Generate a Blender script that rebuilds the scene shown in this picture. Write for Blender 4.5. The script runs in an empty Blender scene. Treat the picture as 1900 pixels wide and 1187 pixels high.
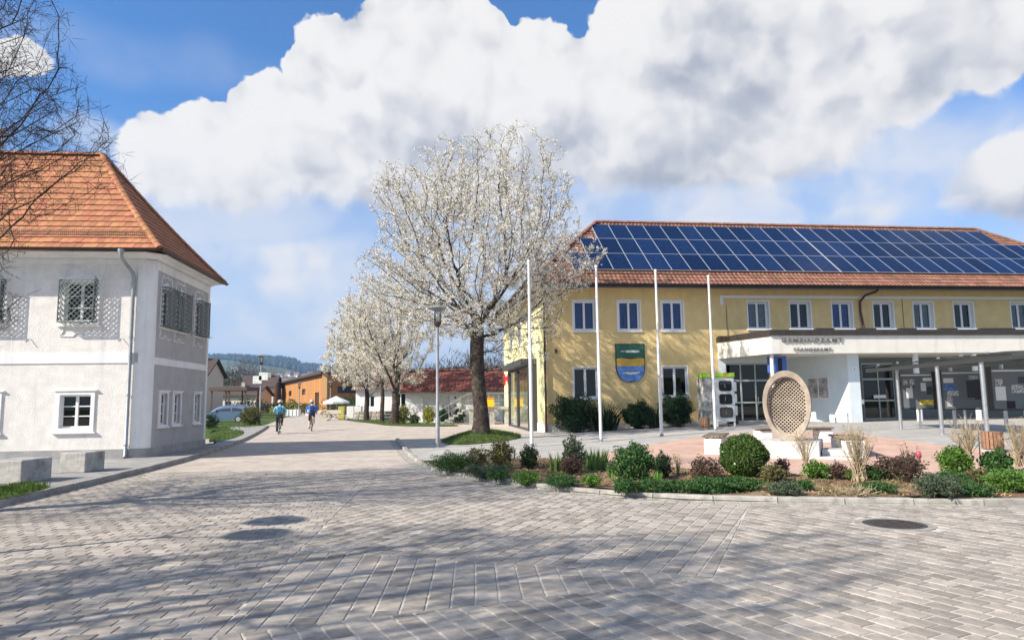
import bpy, bmesh, math, random
import numpy as np
from mathutils import Vector, Matrix, Quaternion
random.seed(7); rng = np.random.default_rng(7)
scene = bpy.context.scene
COL = scene.collection
# ------------------------------------------------------------------ camera
F, CX, CY, H = 1290.0, 950.0, 593.5, 1.62          # photo pixels (1900 x 1187)
_p = math.atan((742.0 - CY) / F); _r = math.radians(0.8)
_fw = np.array([0, math.cos(_p), math.sin(_p)]); _up = np.array([0, -math.sin(_p), math.cos(_p)]); _rt = np.array([1., 0, 0])
RT = _rt * math.cos(_r) - _up * math.sin(_r); UP = _rt * math.sin(_r) + _up * math.cos(_r)
cd = bpy.data.cameras.new("camera"); cam = bpy.data.objects.new("camera", cd); COL.objects.link(cam)
cd.sensor_width = 36.0; cd.lens = 36.0 * F / 1900.0; cd.clip_start = 0.1; cd.clip_end = 12000
cam.matrix_world = Matrix(((RT[0], UP[0], -_fw[0], 0), (RT[1], UP[1], -_fw[1], 0), (RT[2], UP[2], -_fw[2], H), (0, 0, 0, 1)))
scene.camera = cam
# ------------------------------------------------------------------ light
SUN_EL, SUN_DIR = math.radians(35), math.radians(29)      # light travels towards +X, turned 29 deg to +Y
sd = bpy.data.lights.new("sun", 'SUN'); sd.energy = 5.0; sd.angle = math.radians(0.55); sd.color = (1.0, 0.93, 0.82)
sun = bpy.data.objects.new("sun", sd); COL.objects.link(sun)
LD = Vector((math.cos(SUN_DIR) * math.cos(SUN_EL), math.sin(SUN_DIR) * math.cos(SUN_EL), -math.sin(SUN_EL)))
sun.rotation_euler = LD.to_track_quat('-Z', 'Y').to_euler(); sun.location = (-30, -10, 40)
vs = scene.view_settings
vs.view_transform = 'Standard'; vs.look = 'None'; vs.exposure = 0.76; vs.gamma = 1.0; vs.use_curve_mapping = False

def ray(x, y): return RT * (x - CX) / F - UP * (y - CY) / F + _fw
def gnd(x, y, z=0.0):
    d = ray(x, y); t = (z - H) / d[2]; return Vector((d[0] * t, d[1] * t, z))
def atY(x, y, Y):
    d = ray(x, y); t = Y / d[1]; return Vector((d[0] * t, Y, H + d[2] * t))
def clamp(a, lo=0., hi=1.): return max(lo, min(hi, a))
def zt(X, Y): return .03 + clamp(.033 * (X - 1.9), 0, .33) * clamp((Y - 13) / 8)
def G(x, y):
    z = .03
    for i in range(12):
        p = gnd(x, y, z); z = zt(p.x, p.y)
    return Vector((p.x, p.y, z))

# ------------------------------------------------------------------ world: sky with cumulus
W = bpy.data.worlds.new("World"); scene.world = W; W.use_nodes = True
nt = W.node_tree; nt.nodes.clear()
class NT:
    def __init__(s, t): s.t = t
    def n(s, typ, ins=(), **kw):
        nd = s.t.nodes.new(typ)
        for k, v in kw.items(): setattr(nd, k, v)
        for k, v in (ins.items() if isinstance(ins, dict) else enumerate(ins)):
            if v is None: continue
            if isinstance(v, bpy.types.NodeSocket): s.t.links.new(v, nd.inputs[k])
            else: nd.inputs[k].default_value = v
        return nd
    def m(s, op, a, b=None, c=None, cl=False):
        return s.n('ShaderNodeMath', (a, b, c), operation=op, use_clamp=cl).outputs[0]
    def vm(s, op, a, b=None):
        nd = s.n('ShaderNodeVectorMath', (a, b), operation=op); return nd.outputs[0]
    def mix(s, f, a, b, bt='MIX'):
        nd = s.n('ShaderNodeMix', data_type='RGBA', blend_type=bt)
        for k, v in ((0, f), (6, a), (7, b)):
            if isinstance(v, bpy.types.NodeSocket): s.t.links.new(v, nd.inputs[k])
            else: nd.inputs[k].default_value = v
        return nd.outputs[2]
    def ss(s, v, a, b, lo=0., hi=1.):
        nd = s.n('ShaderNodeMapRange', {0: v, 1: a, 2: b, 3: lo, 4: hi}, interpolation_type='SMOOTHSTEP'); return nd.outputs[0]
w = g = NT(nt)
tc = w.n('ShaderNodeTexCoord'); sp = w.n('ShaderNodeSeparateXYZ', (w.vm('NORMALIZE', tc.outputs['Generated']),))
az = w.m('ARCTAN2', sp.outputs[0], sp.outputs[1]); el = w.m('ARCSINE', sp.outputs[2])
p0 = w.n('ShaderNodeCombineXYZ', (az, el, 0.)).outputs[0]
w1 = g.n('ShaderNodeTexNoise', {'Vector': p0, 'Scale': 4.5, 'Detail': 2.0, 'Roughness': .55})
wv = g.vm('SUBTRACT', w1.outputs['Color'], (.5, .5, .5))
p1 = g.vm('ADD', p0, g.vm('MULTIPLY', wv, (.16, .10, 0)))      # strongly stirred, for the soft layer
w2 = g.n('ShaderNodeTexNoise', {'Vector': p0, 'Scale': 17., 'Detail': 3.0, 'Roughness': .6})
p2 = g.vm('ADD', g.vm('ADD', p0, g.vm('MULTIPLY', wv, (.05, .045, 0))), g.vm('MULTIPLY', g.vm('SUBTRACT', w2.outputs['Color'], (.5, .5, .5)), (.045, .045, 0)))
def azel(x, y):
    d = Vector(ray(x, y)); d.normalize(); return math.atan2(d.x, d.y), math.asin(d.z)
def blob(px, py, rx, ry, amp, v0, e0=1.25, e1=.35):
    a, e = azel(px, py)
    v = g.n('ShaderNodeVectorMath', (v0, (F / rx, F / ry, 0), (-a * F / rx, -e * F / ry, 0)), operation='MULTIPLY_ADD').outputs[0]
    l = g.n('ShaderNodeVectorMath', (v,), operation='LENGTH').outputs['Value']
    return g.ss(l, e0, e1, 0., amp)
def union(bs, v0, e0=1.25, e1=.35):
    acc = None
    for b in bs:
        o = blob(*b, v0, e0, e1); acc = o if acc is None else g.m('MAXIMUM', acc, o)
    return acc
# crisp cumulus heads
acc = union([(320, 305, 105, 85, 1), (430, 300, 130, 105, 1), (540, 250, 130, 130, 1), (640, 175, 140, 150, 1), (770, 130, 160, 150, 1), (870, 130, 110, 125, 1),
             (1020, 190, 170, 150, 1), (1250, 130, 220, 200, 1), (1500, 80, 260, 220, 1), (1760, 30, 240, 150, 1), (760, 310, 380, 110, 1), (1330, 240, 400, 130, .95), (1880, 340, 120, 80, .9), (45, 110, 60, 45, .5)], p2, 1.15, .55)
far = g.n('ShaderNodeTexNoise', {'Vector': g.vm('ADD', p0, (4.3, 1.2, 0)), 'Scale': 2.3, 'Detail': 1.0})
outs = g.ss(g.m('ABSOLUTE', az), .72, .95)
acc = g.m('MAXIMUM', acc, g.m('MULTIPLY', g.ss(far.outputs[0], .46, .66, 0., .9), outs))
hi = g.n('ShaderNodeTexNoise', {'Vector': p2, 'Scale': 13.0, 'Detail': 6.0, 'Roughness': .6}).outputs[0]
def lo(v): return g.n('ShaderNodeTexNoise', {'Vector': v, 'Scale': 6.5, 'Detail': 3.0, 'Roughness': .55}).outputs[0]
l0 = lo(p2); l1 = lo(g.vm('ADD', p2, (-.024, .036, 0)))
d0 = g.m('SUBTRACT', g.m('ADD', g.m('MULTIPLY', acc, 1.2), g.m('ADD', g.m('MULTIPLY', g.m('SUBTRACT', hi, .5), .9), g.m('MULTIPLY', g.m('SUBTRACT', l0, .5), .7))), .40)
alpha = w.ss(d0, .0, w.ss(el, .40, .27, .11, .7))
shade = union([(1190, 330, 400, 130, 1.), (620, 390, 330, 70, .8), (790, 250, 200, 80, .75), (1390, 100, 230, 110, .9), (1700, 180, 260, 70, .6), (1900, 400, 160, 40, .7)], p1)
relief = w.m('ADD', w.m('MULTIPLY', w.m('SUBTRACT', l0, l1), 1.7), w.m('MULTIPLY', w.m('SUBTRACT', hi, .5), .5))
lum = w.m('ADD', w.m('SUBTRACT', .86, w.m('MULTIPLY', shade, .38)), relief)
lum = w.m('MINIMUM', w.m('MAXIMUM', lum, .0), 1.0)
cc = w.mix(w.ss(lum, .15, .95), (5.2, 5.6, 6.6, 1), (11.2, 11.0, 10.8, 1))
# soft thin layer lower down
soft = union([(1100, 400, 560, 140, .85), (540, 500, 300, 80, .95), (420, 420, 300, 90, .6), (1520, 330, 460, 130, .8), (700, 590, 560, 90, .8), (900, 500, 620, 90, .7), (1300, 450, 420, 70, .8), (180, 90, 420, 60, .16), (1860, 480, 300, 60, .7), (1560, 400, 150, 45, 1.), (200, 275, 70, 35, .8), (560, 480, 190, 50, 1.)], p1, 1.2, .2)
sa = w.m('MULTIPLY', soft, w.ss(l0, .28, .58, .45, 1.))
sc_ = w.mix(w.ss(w.m('ADD', l0, w.m('MULTIPLY', hi, .4)), .5, .85), (8.2, 9.0, 10.4, 1), (11.0, 10.8, 10.6, 1))
sky = w.n('ShaderNodeTexSky', sky_type='NISHITA'); sky.sun_disc = False
sky.sun_elevation = SUN_EL; sky.sun_rotation = math.atan2(-LD.x, -LD.y); sky.altitude = 300; sky.air_density = 1.0; sky.dust_density = .6; sky.ozone_density = 2.2
low = w.ss(el, .0, .42, .78, .05)          # thin pale veil towards the horizon
skc = w.mix(low, w.mix(1.0, sky.outputs[0], (.60, 1.5, 2.3, 1), 'MULTIPLY'), (8.2, 9.0, 10.3, 1))
fin = w.mix(w.m('MULTIPLY', alpha, w.ss(el, -.01, .10, .35, 1.)), w.mix(sa, skc, sc_), cc)
bgn = w.n('ShaderNodeBackground', (fin, .05)); wo = w.n('ShaderNodeOutputWorld', (bgn.outputs[0],))

# ------------------------------------------------------------------ materials
MATS = {}
def mat(name, col, rough=.75, var=.0, vs=3., bump=0., bs=40., metal=0., isl=0., stain=None, ss=(1.2, .52, .62), spec=.4, trans=0., hue=0., emit=0., ior=1.45, coat=0., pos=False, streak=None, bst=1.):
    if name in MATS: return MATS[name]
    m = bpy.data.materials.new(name); m.use_nodes = True; t = NT(m.node_tree); b = m.node_tree.nodes['Principled BSDF']
    tcn = t.n('ShaderNodeTexCoord'); gpos = t.n('ShaderNodeNewGeometry').outputs['Position'] if pos else tcn.outputs['Object']
    c = (col[0], col[1], col[2], 1)
    out = c
    if var:
        n = t.n('ShaderNodeTexNoise', {'Vector': tcn.outputs['Object'], 'Scale': vs, 'Detail': 6., 'Roughness': .65})
        lo = tuple(x * (1 - var) for x in col) + (1,); hi = tuple(min(1, x * (1 + var)) for x in col) + (1,)
        out = t.mix(t.ss(n.outputs[0], .3, .7), lo, hi)
    if isl or hue:
        gn = t.n('ShaderNodeNewGeometry'); oi = t.n('ShaderNodeObjectInfo')
        rn = t.m('FRACT', t.m('ADD', gn.outputs['Random Per Island'], oi.outputs['Random']))
        hs = t.n('ShaderNodeHueSaturation', {'Hue': t.m('ADD', .5 - hue / 2, t.m('MULTIPLY', t.m('FRACT', t.m('MULTIPLY', rn, 7.31)), hue)), 'Value': t.m('ADD', 1 - isl, t.m('MULTIPLY', rn, 2 * isl)), 'Color': out})
        out = hs.outputs[0]
    if stain:
        n = t.n('ShaderNodeTexNoise', {'Vector': gpos, 'Scale': ss[0], 'Detail': 7., 'Roughness': .7})
        out = t.mix(t.ss(n.outputs[0], ss[1], ss[2]), out, (stain[0], stain[1], stain[2], 1))
    if pos:     # tyre marks and dirt drawn along the street, across many stones
        n = t.n('ShaderNodeTexNoise', {'Vector': t.n('ShaderNodeMapping', {'Vector': gpos, 'Rotation': (0, 0, .35), 'Scale': (.16, .9, 1)}).outputs[0], 'Scale': 1., 'Detail': 5., 'Roughness': .6})
        out = t.mix(t.ss(n.outputs[0], .50, .72, 0., .38), out, (.13, .12, .11, 1))
    if streak:  # rain streaks running down the wall
        n = t.n('ShaderNodeTexNoise', {'Vector': t.n('ShaderNodeMapping', {'Vector': tcn.outputs['Object'], 'Scale': (2.6, 2.6, .16)}).outputs[0], 'Scale': 1., 'Detail': 5., 'Roughness': .65})
        out = t.mix(t.ss(n.outputs[0], .50, .74, 0., .38), out, (streak[0], streak[1], streak[2], 1))
    if isinstance(out, tuple): b.inputs['Base Color'].default_value = out
    else: m.node_tree.links.new(out, b.inputs['Base Color'])
    b.inputs['Roughness'].default_value = rough; b.inputs['Metallic'].default_value = metal
    b.inputs['Specular IOR Level'].default_value = spec; b.inputs['Coat Weight'].default_value = coat
    if trans: b.inputs['Subsurface Weight'].default_value = 0
    if bump:
        n = t.n('ShaderNodeTexNoise', {'Vector': t.n('ShaderNodeMapping', {'Vector': tcn.outputs['Object'], 'Scale': (1, 1, bst)}).outputs[0] if bst != 1. else tcn.outputs['Object'], 'Scale': bs, 'Detail': 5., 'Roughness': .6})
        bp = t.n('ShaderNodeBump', {'Strength': 1.0, 'Distance': bump, 'Height': n.outputs[0]})
        m.node_tree.links.new(bp.outputs[0], b.inputs['Normal'])
    if trans:   # thin leaf: some light passes through
        tr = t.n('ShaderNodeBsdfTranslucent'); mx = t.n('ShaderNodeMixShader', {0: trans, 1: b.outputs[0], 2: tr.outputs[0]})
        if isinstance(out, tuple): tr.inputs[0].default_value = out
        else: m.node_tree.links.new(out, tr.inputs[0])
        m.node_tree.links.new(mx.outputs[0], m.node_tree.nodes['Material Output'].inputs[0])
    MATS[name] = m; return m
def glassmat(name, tint=(.75, .8, .8), refl=.12, trs=.9, rough=.02):
    if name in MATS: return MATS[name]
    m = bpy.data.materials.new(name); m.use_nodes = True; t = NT(m.node_tree); m.node_tree.nodes.remove(m.node_tree.nodes['Principled BSDF'])
    fr = t.n('ShaderNodeFresnel', {'IOR': 1.5}); gl = t.n('ShaderNodeBsdfGlossy', {'Color': (1, 1, 1, 1), 'Roughness': rough}); tr = t.n('ShaderNodeBsdfTransparent', {'Color': tint + (1,)})
    mx = t.n('ShaderNodeMixShader', {0: t.m('ADD', fr.outputs[0], refl, cl=True), 1: tr.outputs[0], 2: gl.outputs[0]})
    m.node_tree.links.new(mx.outputs[0], m.node_tree.nodes['Material Output'].inputs[0]); MATS[name] = m; return m
def brickmat(name, c1, c2, mortar, bw, rh, ms=.008, rot=0., bump=.006, off=.5):
    m = bpy.data.materials.new(name); m.use_nodes = True; t = NT(m.node_tree); b = m.node_tree.nodes['Principled BSDF']
    tcn = t.n('ShaderNodeTexCoord'); mp = t.n('ShaderNodeMapping', {'Vector': tcn.outputs['Object'], 'Rotation': (0, 0, rot)})
    br = t.n('ShaderNodeTexBrick', {'Vector': mp.outputs[0], 'Color1': c1 + (1,), 'Color2': c2 + (1,), 'Mortar': mortar + (1,), 'Scale': 1., 'Mortar Size': ms, 'Mortar Smooth': .2, 'Brick Width': bw, 'Row Height': rh}, offset=off)
    n = t.n('ShaderNodeTexNoise', {'Vector': tcn.outputs['Object'], 'Scale': 1.1, 'Detail': 8., 'Roughness': .7})
    out = t.mix(.55, br.outputs[0], t.mix(t.ss(n.outputs[0], .3, .7), (.38, .38, .38, 1), (.66, .64, .62, 1)), 'OVERLAY')
    m.node_tree.links.new(out, b.inputs['Base Color']); b.inputs['Roughness'].default_value = .85; b.inputs['Specular IOR Level'].default_value = .25
    bp = t.n('ShaderNodeBump', {'Strength': 1., 'Distance': bump, 'Height': t.m('SUBTRACT', 1., br.outputs['Fac'])}); m.node_tree.links.new(bp.outputs[0], b.inputs['Normal'])
    return m

# ------------------------------------------------------------------ mesh helpers
class MB:
    def __init__(s): s.v = []; s.f = []; s.mi = []
    def add(s, vs, fs, mi=0):
        o = len(s.v); s.v.extend([tuple(v) for v in vs]); s.f.extend([tuple(i + o for i in f) for f in fs]); s.mi.extend([mi] * len(fs)); return s
    def box(s, x0, x1, y0, y1, z0, z1, mi=0, M=None):
        vs = [Vector((x, y, z)) for z in (z0, z1) for y in (y0, y1) for x in (x0, x1)]
        if M is not None: vs = [M @ v for v in vs]
        return s.add(vs, [(0, 2, 3, 1), (4, 5, 7, 6), (0, 1, 5, 4), (2, 6, 7, 3), (0, 4, 6, 2), (1, 3, 7, 5)], mi)
    def bar(s, a, b, wd, ht, mi=0):
        a = Vector(a); b = Vector(b); d = (b - a); L = d.length; q = d.to_track_quat('X', 'Z').to_matrix().to_4x4(); M = Matrix.Translation(a) @ q
        return s.box(0, L, -wd / 2, wd / 2, -ht / 2, ht / 2, mi, M)
    def tube(s, pts, r, n=8, mi=0, caps=True):
        pts = [Vector(p) for p in pts]; k = len(pts); rr = r if hasattr(r, '__len__') else [r] * k
        o = len(s.v); up = None
        for i, p in enumerate(pts):
            d = (pts[min(i + 1, k - 1)] - pts[max(i - 1, 0)]).normalized()
            if up is None: up = d.orthogonal().normalized()
            else: up = (up - d * up.dot(d)); up = up.normalized() if up.length > 1e-6 else d.orthogonal().normalized()
            bb = d.cross(up)
            for j in range(n):
                a = 2 * math.pi * j / n; s.v.append(tuple(p + (up * math.cos(a) + bb * math.sin(a)) * rr[i]))
        for i in range(k - 1):
            for j in range(n):
                s.f.append((o + i * n + j, o + i * n + (j + 1) % n, o + (i + 1) * n + (j + 1) % n, o + (i + 1) * n + j)); s.mi.append(mi)
        if caps:
            s.f.append(tuple(o + j for j in reversed(range(n)))); s.f.append(tuple(o + (k - 1) * n + j for j in range(n))); s.mi += [mi, mi]
        return s
    def lathe(s, prof, n=16, c=(0, 0, 0), mi=0, sx=1., sy=1.):
        o = len(s.v)
        for r, z in prof:
            for j in range(n):
                a = 2 * math.pi * j / n; s.v.append((c[0] + r * math.cos(a) * sx, c[1] + r * math.sin(a) * sy, c[2] + z))
        for i in range(len(prof) - 1):
            for j in range(n):
                s.f.append((o + i * n + j, o + i * n + (j + 1) % n, o + (i + 1) * n + (j + 1) % n, o + (i + 1) * n + j)); s.mi.append(mi)
        s.f.append(tuple(o + j for j in reversed(range(n)))); s.f.append(tuple(o + (len(prof) - 1) * n + j for j in range(n))); s.mi += [mi, mi]
        return s
    def prism(s, poly, a, b, axis='z', mi=0, M=None):
        n = len(poly)
        def P(u, v, w):
            q = Vector((u, v, w)) if axis == 'z' else (Vector((u, w, v)) if axis == 'y' else Vector((w, u, v)))
            return M @ q if M is not None else q
        vs = [P(u, v, a) for u, v in poly] + [P(u, v, b) for u, v in poly]
        fs = [tuple(reversed(range(n))), tuple(range(n, 2 * n))] + [(i, (i + 1) % n, n + (i + 1) % n, n + i) for i in range(n)]
        if axis == 'y': fs = [tuple(reversed(f)) for f in fs]
        return s.add(vs, fs, mi)
    def build(s, name, parent=None, mats=(), smooth=False, loc=None, rz=None, bevel=0.):
        me = bpy.data.meshes.new(name); me.from_pydata(s.v, [], s.f)
        for m in (mats if isinstance(mats, (list, tuple)) else [mats]): me.materials.append(m)
        if any(s.mi): me.polygons.foreach_set('material_index', s.mi)
        if smooth:
            me.polygons.foreach_set('use_smooth', [True] * len(s.f))
            if smooth != 'all': me.set_sharp_from_angle(angle=math.radians(40))
        me.update()
        return link(name, me, parent, loc, rz, bevel)
def link(name, me, parent=None, loc=None, rz=None, bevel=0.):
    o = bpy.data.objects.new(name, me); COL.objects.link(o)
    if parent is not None: o.parent = parent
    if loc is not None: o.location = loc
    if rz is not None: o.rotation_euler = (0, 0, rz)
    if bevel:
        bv = o.modifiers.new('bevel', 'BEVEL'); bv.width = bevel; bv.segments = 2; bv.limit_method = 'ANGLE'
    return o
LABELS = set()
def tag(o, label, cat, group=None, kind=None):
    if label: o['label'] = label
    if cat: o['category'] = cat
    if group: o['group'] = group
    if kind: o['kind'] = kind
    return o
def thing(name, label, cat, loc=(0, 0, 0), rz=0., group=None):
    o = bpy.data.objects.new(name, None); COL.objects.link(o); o.empty_display_size = .3
    o.location = loc; o.rotation_euler = (0, 0, rz); return tag(o, label, cat, group)
def struct(o, label=None): o['kind'] = 'structure'; return tag(o, label, None) if label else o
def stuff(o, label=None): o['kind'] = 'stuff'; return tag(o, label, None) if label else o
def copy_tree(o, parent=None):
    c = o.copy(); COL.objects.link(c); c.parent = parent
    for ch in list(o.children): copy_tree(ch, c)
    return c
def quads(C, A, B, name, mats, parent=None, mi=None, pts=4):
    """many small leaf quads: centres C, half-axes A and B (N,3)"""
    N = len(C); V = np.empty((N, 4, 3)); V[:, 0] = C - A; V[:, 1] = C - B * .9 + A * .05; V[:, 2] = C + A; V[:, 3] = C + B * .9 + A * .05
    me = bpy.data.meshes.new(name); me.vertices.add(N * 4); me.loops.add(N * 4); me.polygons.add(N)
    me.vertices.foreach_set('co', V.reshape(-1).astype(np.float32)); me.loops.foreach_set('vertex_index', np.arange(N * 4, dtype=np.int32))
    me.polygons.foreach_set('loop_start', np.arange(0, N * 4, 4, dtype=np.int32)); me.polygons.foreach_set('loop_total', np.full(N, 4, dtype=np.int32))
    for m in (mats if isinstance(mats, (list, tuple)) else [mats]): me.materials.append(m)
    if mi is not None: me.polygons.foreach_set('material_index', np.asarray(mi, dtype=np.int32))
    me.update(calc_edges=True); me.validate()
    return link(name, me, parent)
def rdir(n):
    v = rng.normal(size=(n, 3)); return v / np.linalg.norm(v, axis=1)[:, None]
def rleaves(C, size, name, mats, parent=None, up=0., mi=None, asp=.5, jit=.35):
    N = len(C); a = rdir(N); a[:, 2] += up; a /= np.linalg.norm(a, axis=1)[:, None]; b = np.cross(a, rdir(N)); b /= np.linalg.norm(b, axis=1)[:, None] + 1e-9
    s = size * (1 + jit * rng.uniform(-1, 1, N))[:, None] / 2
    return quads(np.asarray(C), a * s, b * s * asp, name, mats, parent, mi)
def loft(A, B, n, zf, name, m, lift=0., parent=None):
    """sheet between two matched polylines"""
    mb = MB(); k = len(A)
    for i in range(k):
        for j in range(n + 1):
            t = j / n; x = A[i][0] * (1 - t) + B[i][0] * t; y = A[i][1] * (1 - t) + B[i][1] * t; mb.v.append((x, y, zf(x, y) + lift))
    for i in range(k - 1):
        for j in range(n):
            a = i * (n + 1) + j; mb.f.append((a, a + n + 1, a + n + 2, a + 1)); mb.mi.append(0)
    o = mb.build(name, parent, m)
    me = o.data; up = sum(p.normal.z for p in me.polygons)
    if up < 0: me.flip_normals()
    return o
def resample(P, step):
    P = [Vector((p[0], p[1], 0)) for p in P]; out = [P[0]]; carry = 0.
    L = [0.]
    for a, b in zip(P, P[1:]): L.append(L[-1] + (b - a).length)
    n = max(1, round(L[-1] / step)); res = []
    for i in range(n + 1):
        d = L[-1] * i / n; j = 0
        while j < len(L) - 2 and L[j + 1] < d: j += 1
        t = (d - L[j]) / max(1e-9, L[j + 1] - L[j]); res.append(P[j].lerp(P[j + 1], t))
    return res
def smoothline(P, it=2):
    P = [Vector((p[0], p[1], 0)) for p in P]
    for _ in range(it):
        Q = [P[0]]
        for a, b in zip(P, P[1:]): Q += [a.lerp(b, .25), a.lerp(b, .75)]
        P = Q + [P[-1]]
    return P
def wall_holes(mb, x0, x1, z0, z1, holes, y=0., depth=.2, M=None, mi=0, mir=0):
    """wall in the plane y with rectangular holes (a,b,c,d)=(x0,x1,z0,z1) and reveals going to y+depth"""
    xs = sorted({x0, x1, *[h[0] for h in holes], *[h[1] for h in holes]}); zs = sorted({z0, z1, *[h[2] for h in holes], *[h[3] for h in holes]})
    T = (lambda v: M @ Vector(v)) if M is not None else (lambda v: Vector(v))
    for a, b in zip(xs, xs[1:]):
        for c, d in zip(zs, zs[1:]):
            xm, zm = (a + b) / 2, (c + d) / 2
            if any(h[0] < xm < h[1] and h[2] < zm < h[3] for h in holes): continue
            mb.add([T((a, y, c)), T((b, y, c)), T((b, y, d)), T((a, y, d))], [(0, 1, 2, 3)], mi)
    for a, b, c, d in holes:
        e = y + depth
        mb.add([T((a, y, c)), T((b, y, c)), T((b, y, d)), T((a, y, d)), T((a, e, c)), T((b, e, c)), T((b, e, d)), T((a, e, d))],
               [(0, 4, 5, 1), (1, 5, 6, 2), (2, 6, 7, 3), (3, 7, 4, 0)], mir)

# ================================================================== SETTING
M_paver = mat('concrete_paver', (.335, .295, .252), .85, var=.16, vs=9., bump=.002, bs=90., isl=.26, hue=.006, stain=(.225, .20, .175), ss=(.9, .56, .78), spec=.25, pos=True)
M_sand = mat('joint_sand', (.53, .48, .42), .95, var=.22, vs=20., bump=.004, bs=120., spec=.1)
M_farpave = brickmat('far_paving', (.40, .345, .295), (.48, .42, .36), (.38, .335, .285), .21, .165, .008, math.radians(-8), .003)  # same stones as the near pavers, view-angle brightening put into the paler colour
M_grass = mat('grass', (.075, .11, .03), .9, var=.5, vs=2.5, bump=.03, bs=30., stain=(.15, .16, .05), ss=(.5, .55, .7), spec=.1)
M_blade = mat('grass_blade', (.075, .125, .025), .8, isl=.45, hue=.05, trans=.3, spec=.2)
M_kerb = mat('kerb_stone', (.33, .31, .275), .85, var=.2, vs=6., bump=.004, bs=60., isl=.14, stain=(.21, .20, .17), ss=(2.2, .52, .68), spec=.2)
M_walk = brickmat('sidewalk_slabs', (.36, .345, .32), (.42, .40, .37), (.27, .26, .24), .42, .30, .010, math.radians(-12), .004)
M_asph = mat('old_asphalt_walk', (.30, .29, .275), .9, var=.25, vs=2., bump=.004, bs=150., stain=(.24, .225, .20), ss=(1.0, .5, .7), spec=.2)
M_red = brickmat('red_clay_paving', (.47, .30, .235), (.55, .37, .29), (.44, .33, .27), .22, .11, .006, math.radians(7), .003)
M_soil = mat('bark_mulch', (.22, .135, .085), .95, var=.5, vs=14., bump=.03, bs=40., stain=(.30, .22, .13), ss=(2.2, .5, .6), spec=.1)
M_conc = mat('concrete', (.42, .40, .365), .85, var=.22, vs=4., bump=.005, bs=50., stain=(.22, .20, .175), ss=(2.6, .50, .66), spec=.2)

# huge ground sheet
mb = MB(); R = 3200
mb.add([(-R, -300, -.06), (R, -300, -.06), (R, R, -.06), (-R, R, -.06)], [(0, 1, 2, 3)])
struct(mb.build('ground', None, M_grass))

# ---- road
road_r = smoothline([gnd(734, 817), gnd(716, 803), gnd(690, 789), gnd(660, 778), gnd(628, 768.5), gnd(600, 763), gnd(575, 760)], 2)
kerbL_px = [(0, 940), (150, 905), (350, 855), (440, 825), (485, 801), (497, 792)]
kerbL = [Vector((-8.05, 3.0, 0)), Vector((-8.25, 8.0, 0))] + [gnd(*p) for p in kerbL_px]
kerbR_px = [(734, 817), (742, 828), (756, 846), (790, 870), (830, 882), (900, 893), (1000, 907), (1100, 918), (1250, 928), (1400, 932.5), (1640, 936.5), (1880, 938)]
kerbR = [gnd(*p) for p in kerbR_px] + [Vector((11, 9.9, 0)), Vector((22, 8.6, 0))]
kerbRs = smoothline(kerbR, 2); kerbLs = smoothline(kerbL, 2)
roadmb = MB()
roadmb.add([(-60, -60, -.0072), (60, -60, -.0072), (60, 14.2, -.0072), (-60, 14.2, -.0072)], [(0, 1, 2, 3)])
ROAD = struct(roadmb.build('road', None, M_sand))
# far part of the street and the forecourt: laid stones too small to tell apart
far = MB()
far.add([(-14.5, 14.2, -.0045), (12, 14.2, -.0045), (3, 30, -.0045), (-1.5, 56, -.0045), (-9, 56, -.0045), (-14.2, 80, -.0045), (-31, 118, -.0045), (-36, 118, -.0045), (-26, 80, -.0045), (-18.6, 52.5, -.0045), (-17.2, 49.5, -.0045), (-14.5, 40, -.0045)], [tuple(range(12))])
far.build('far_paving', ROAD, M_farpave)
# ---- pavers, real stones in the foreground
def clip(poly, n, c):
    out = []
    for i in range(len(poly)):
        a, b = poly[i], poly[(i + 1) % len(poly)]; da = a[0] * n[0] + a[1] * n[1] - c; db = b[0] * n[0] + b[1] * n[1] - c
        if da >= 0: out.append(a)
        if (da >= 0) != (db >= 0):
            t = da / (da - db); out.append((a[0] + (b[0] - a[0]) * t, a[1] + (b[1] - a[1]) * t))
    return out
def area(p): return .5 * abs(sum(p[i][0] * p[(i + 1) % len(p)][1] - p[(i + 1) % len(p)][0] * p[i][1] for i in range(len(p))))
def half(a, b, keep):
    n = (-(b[1] - a[1]), b[0] - a[0]); L = math.hypot(*n); n = (n[0] / L, n[1] / L); c = n[0] * a[0] + n[1] * a[1]
    if n[0] * keep[0] + n[1] * keep[1] - c < 0: n = (-n[0], -n[1]); c = -c
    return n, c
def kr_y(x):   # front edge of the planting bed kerb / street edge at x
    for a, b in zip(kerbRs, kerbRs[1:]):
        if min(a.x, b.x) <= x <= max(a.x, b.x): 
            if a.y < 17.5 or b.y < 17.5: return a.y + (b.y - a.y) * (x - a.x) / (b.x - a.x + 1e-9)
    return 99
B0, B1 = (-2.03, 4.0), (-3.12, 16.0)
SA, S2 = (-1.24, 7.58), (1.80, 6.55)          # upper seam
Q0, Q1 = (-1.98, 5.19), (1.80, 6.55)                            # lower seam
R0, R1 = (1.80, 6.55), (3.52, 10.7)
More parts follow.
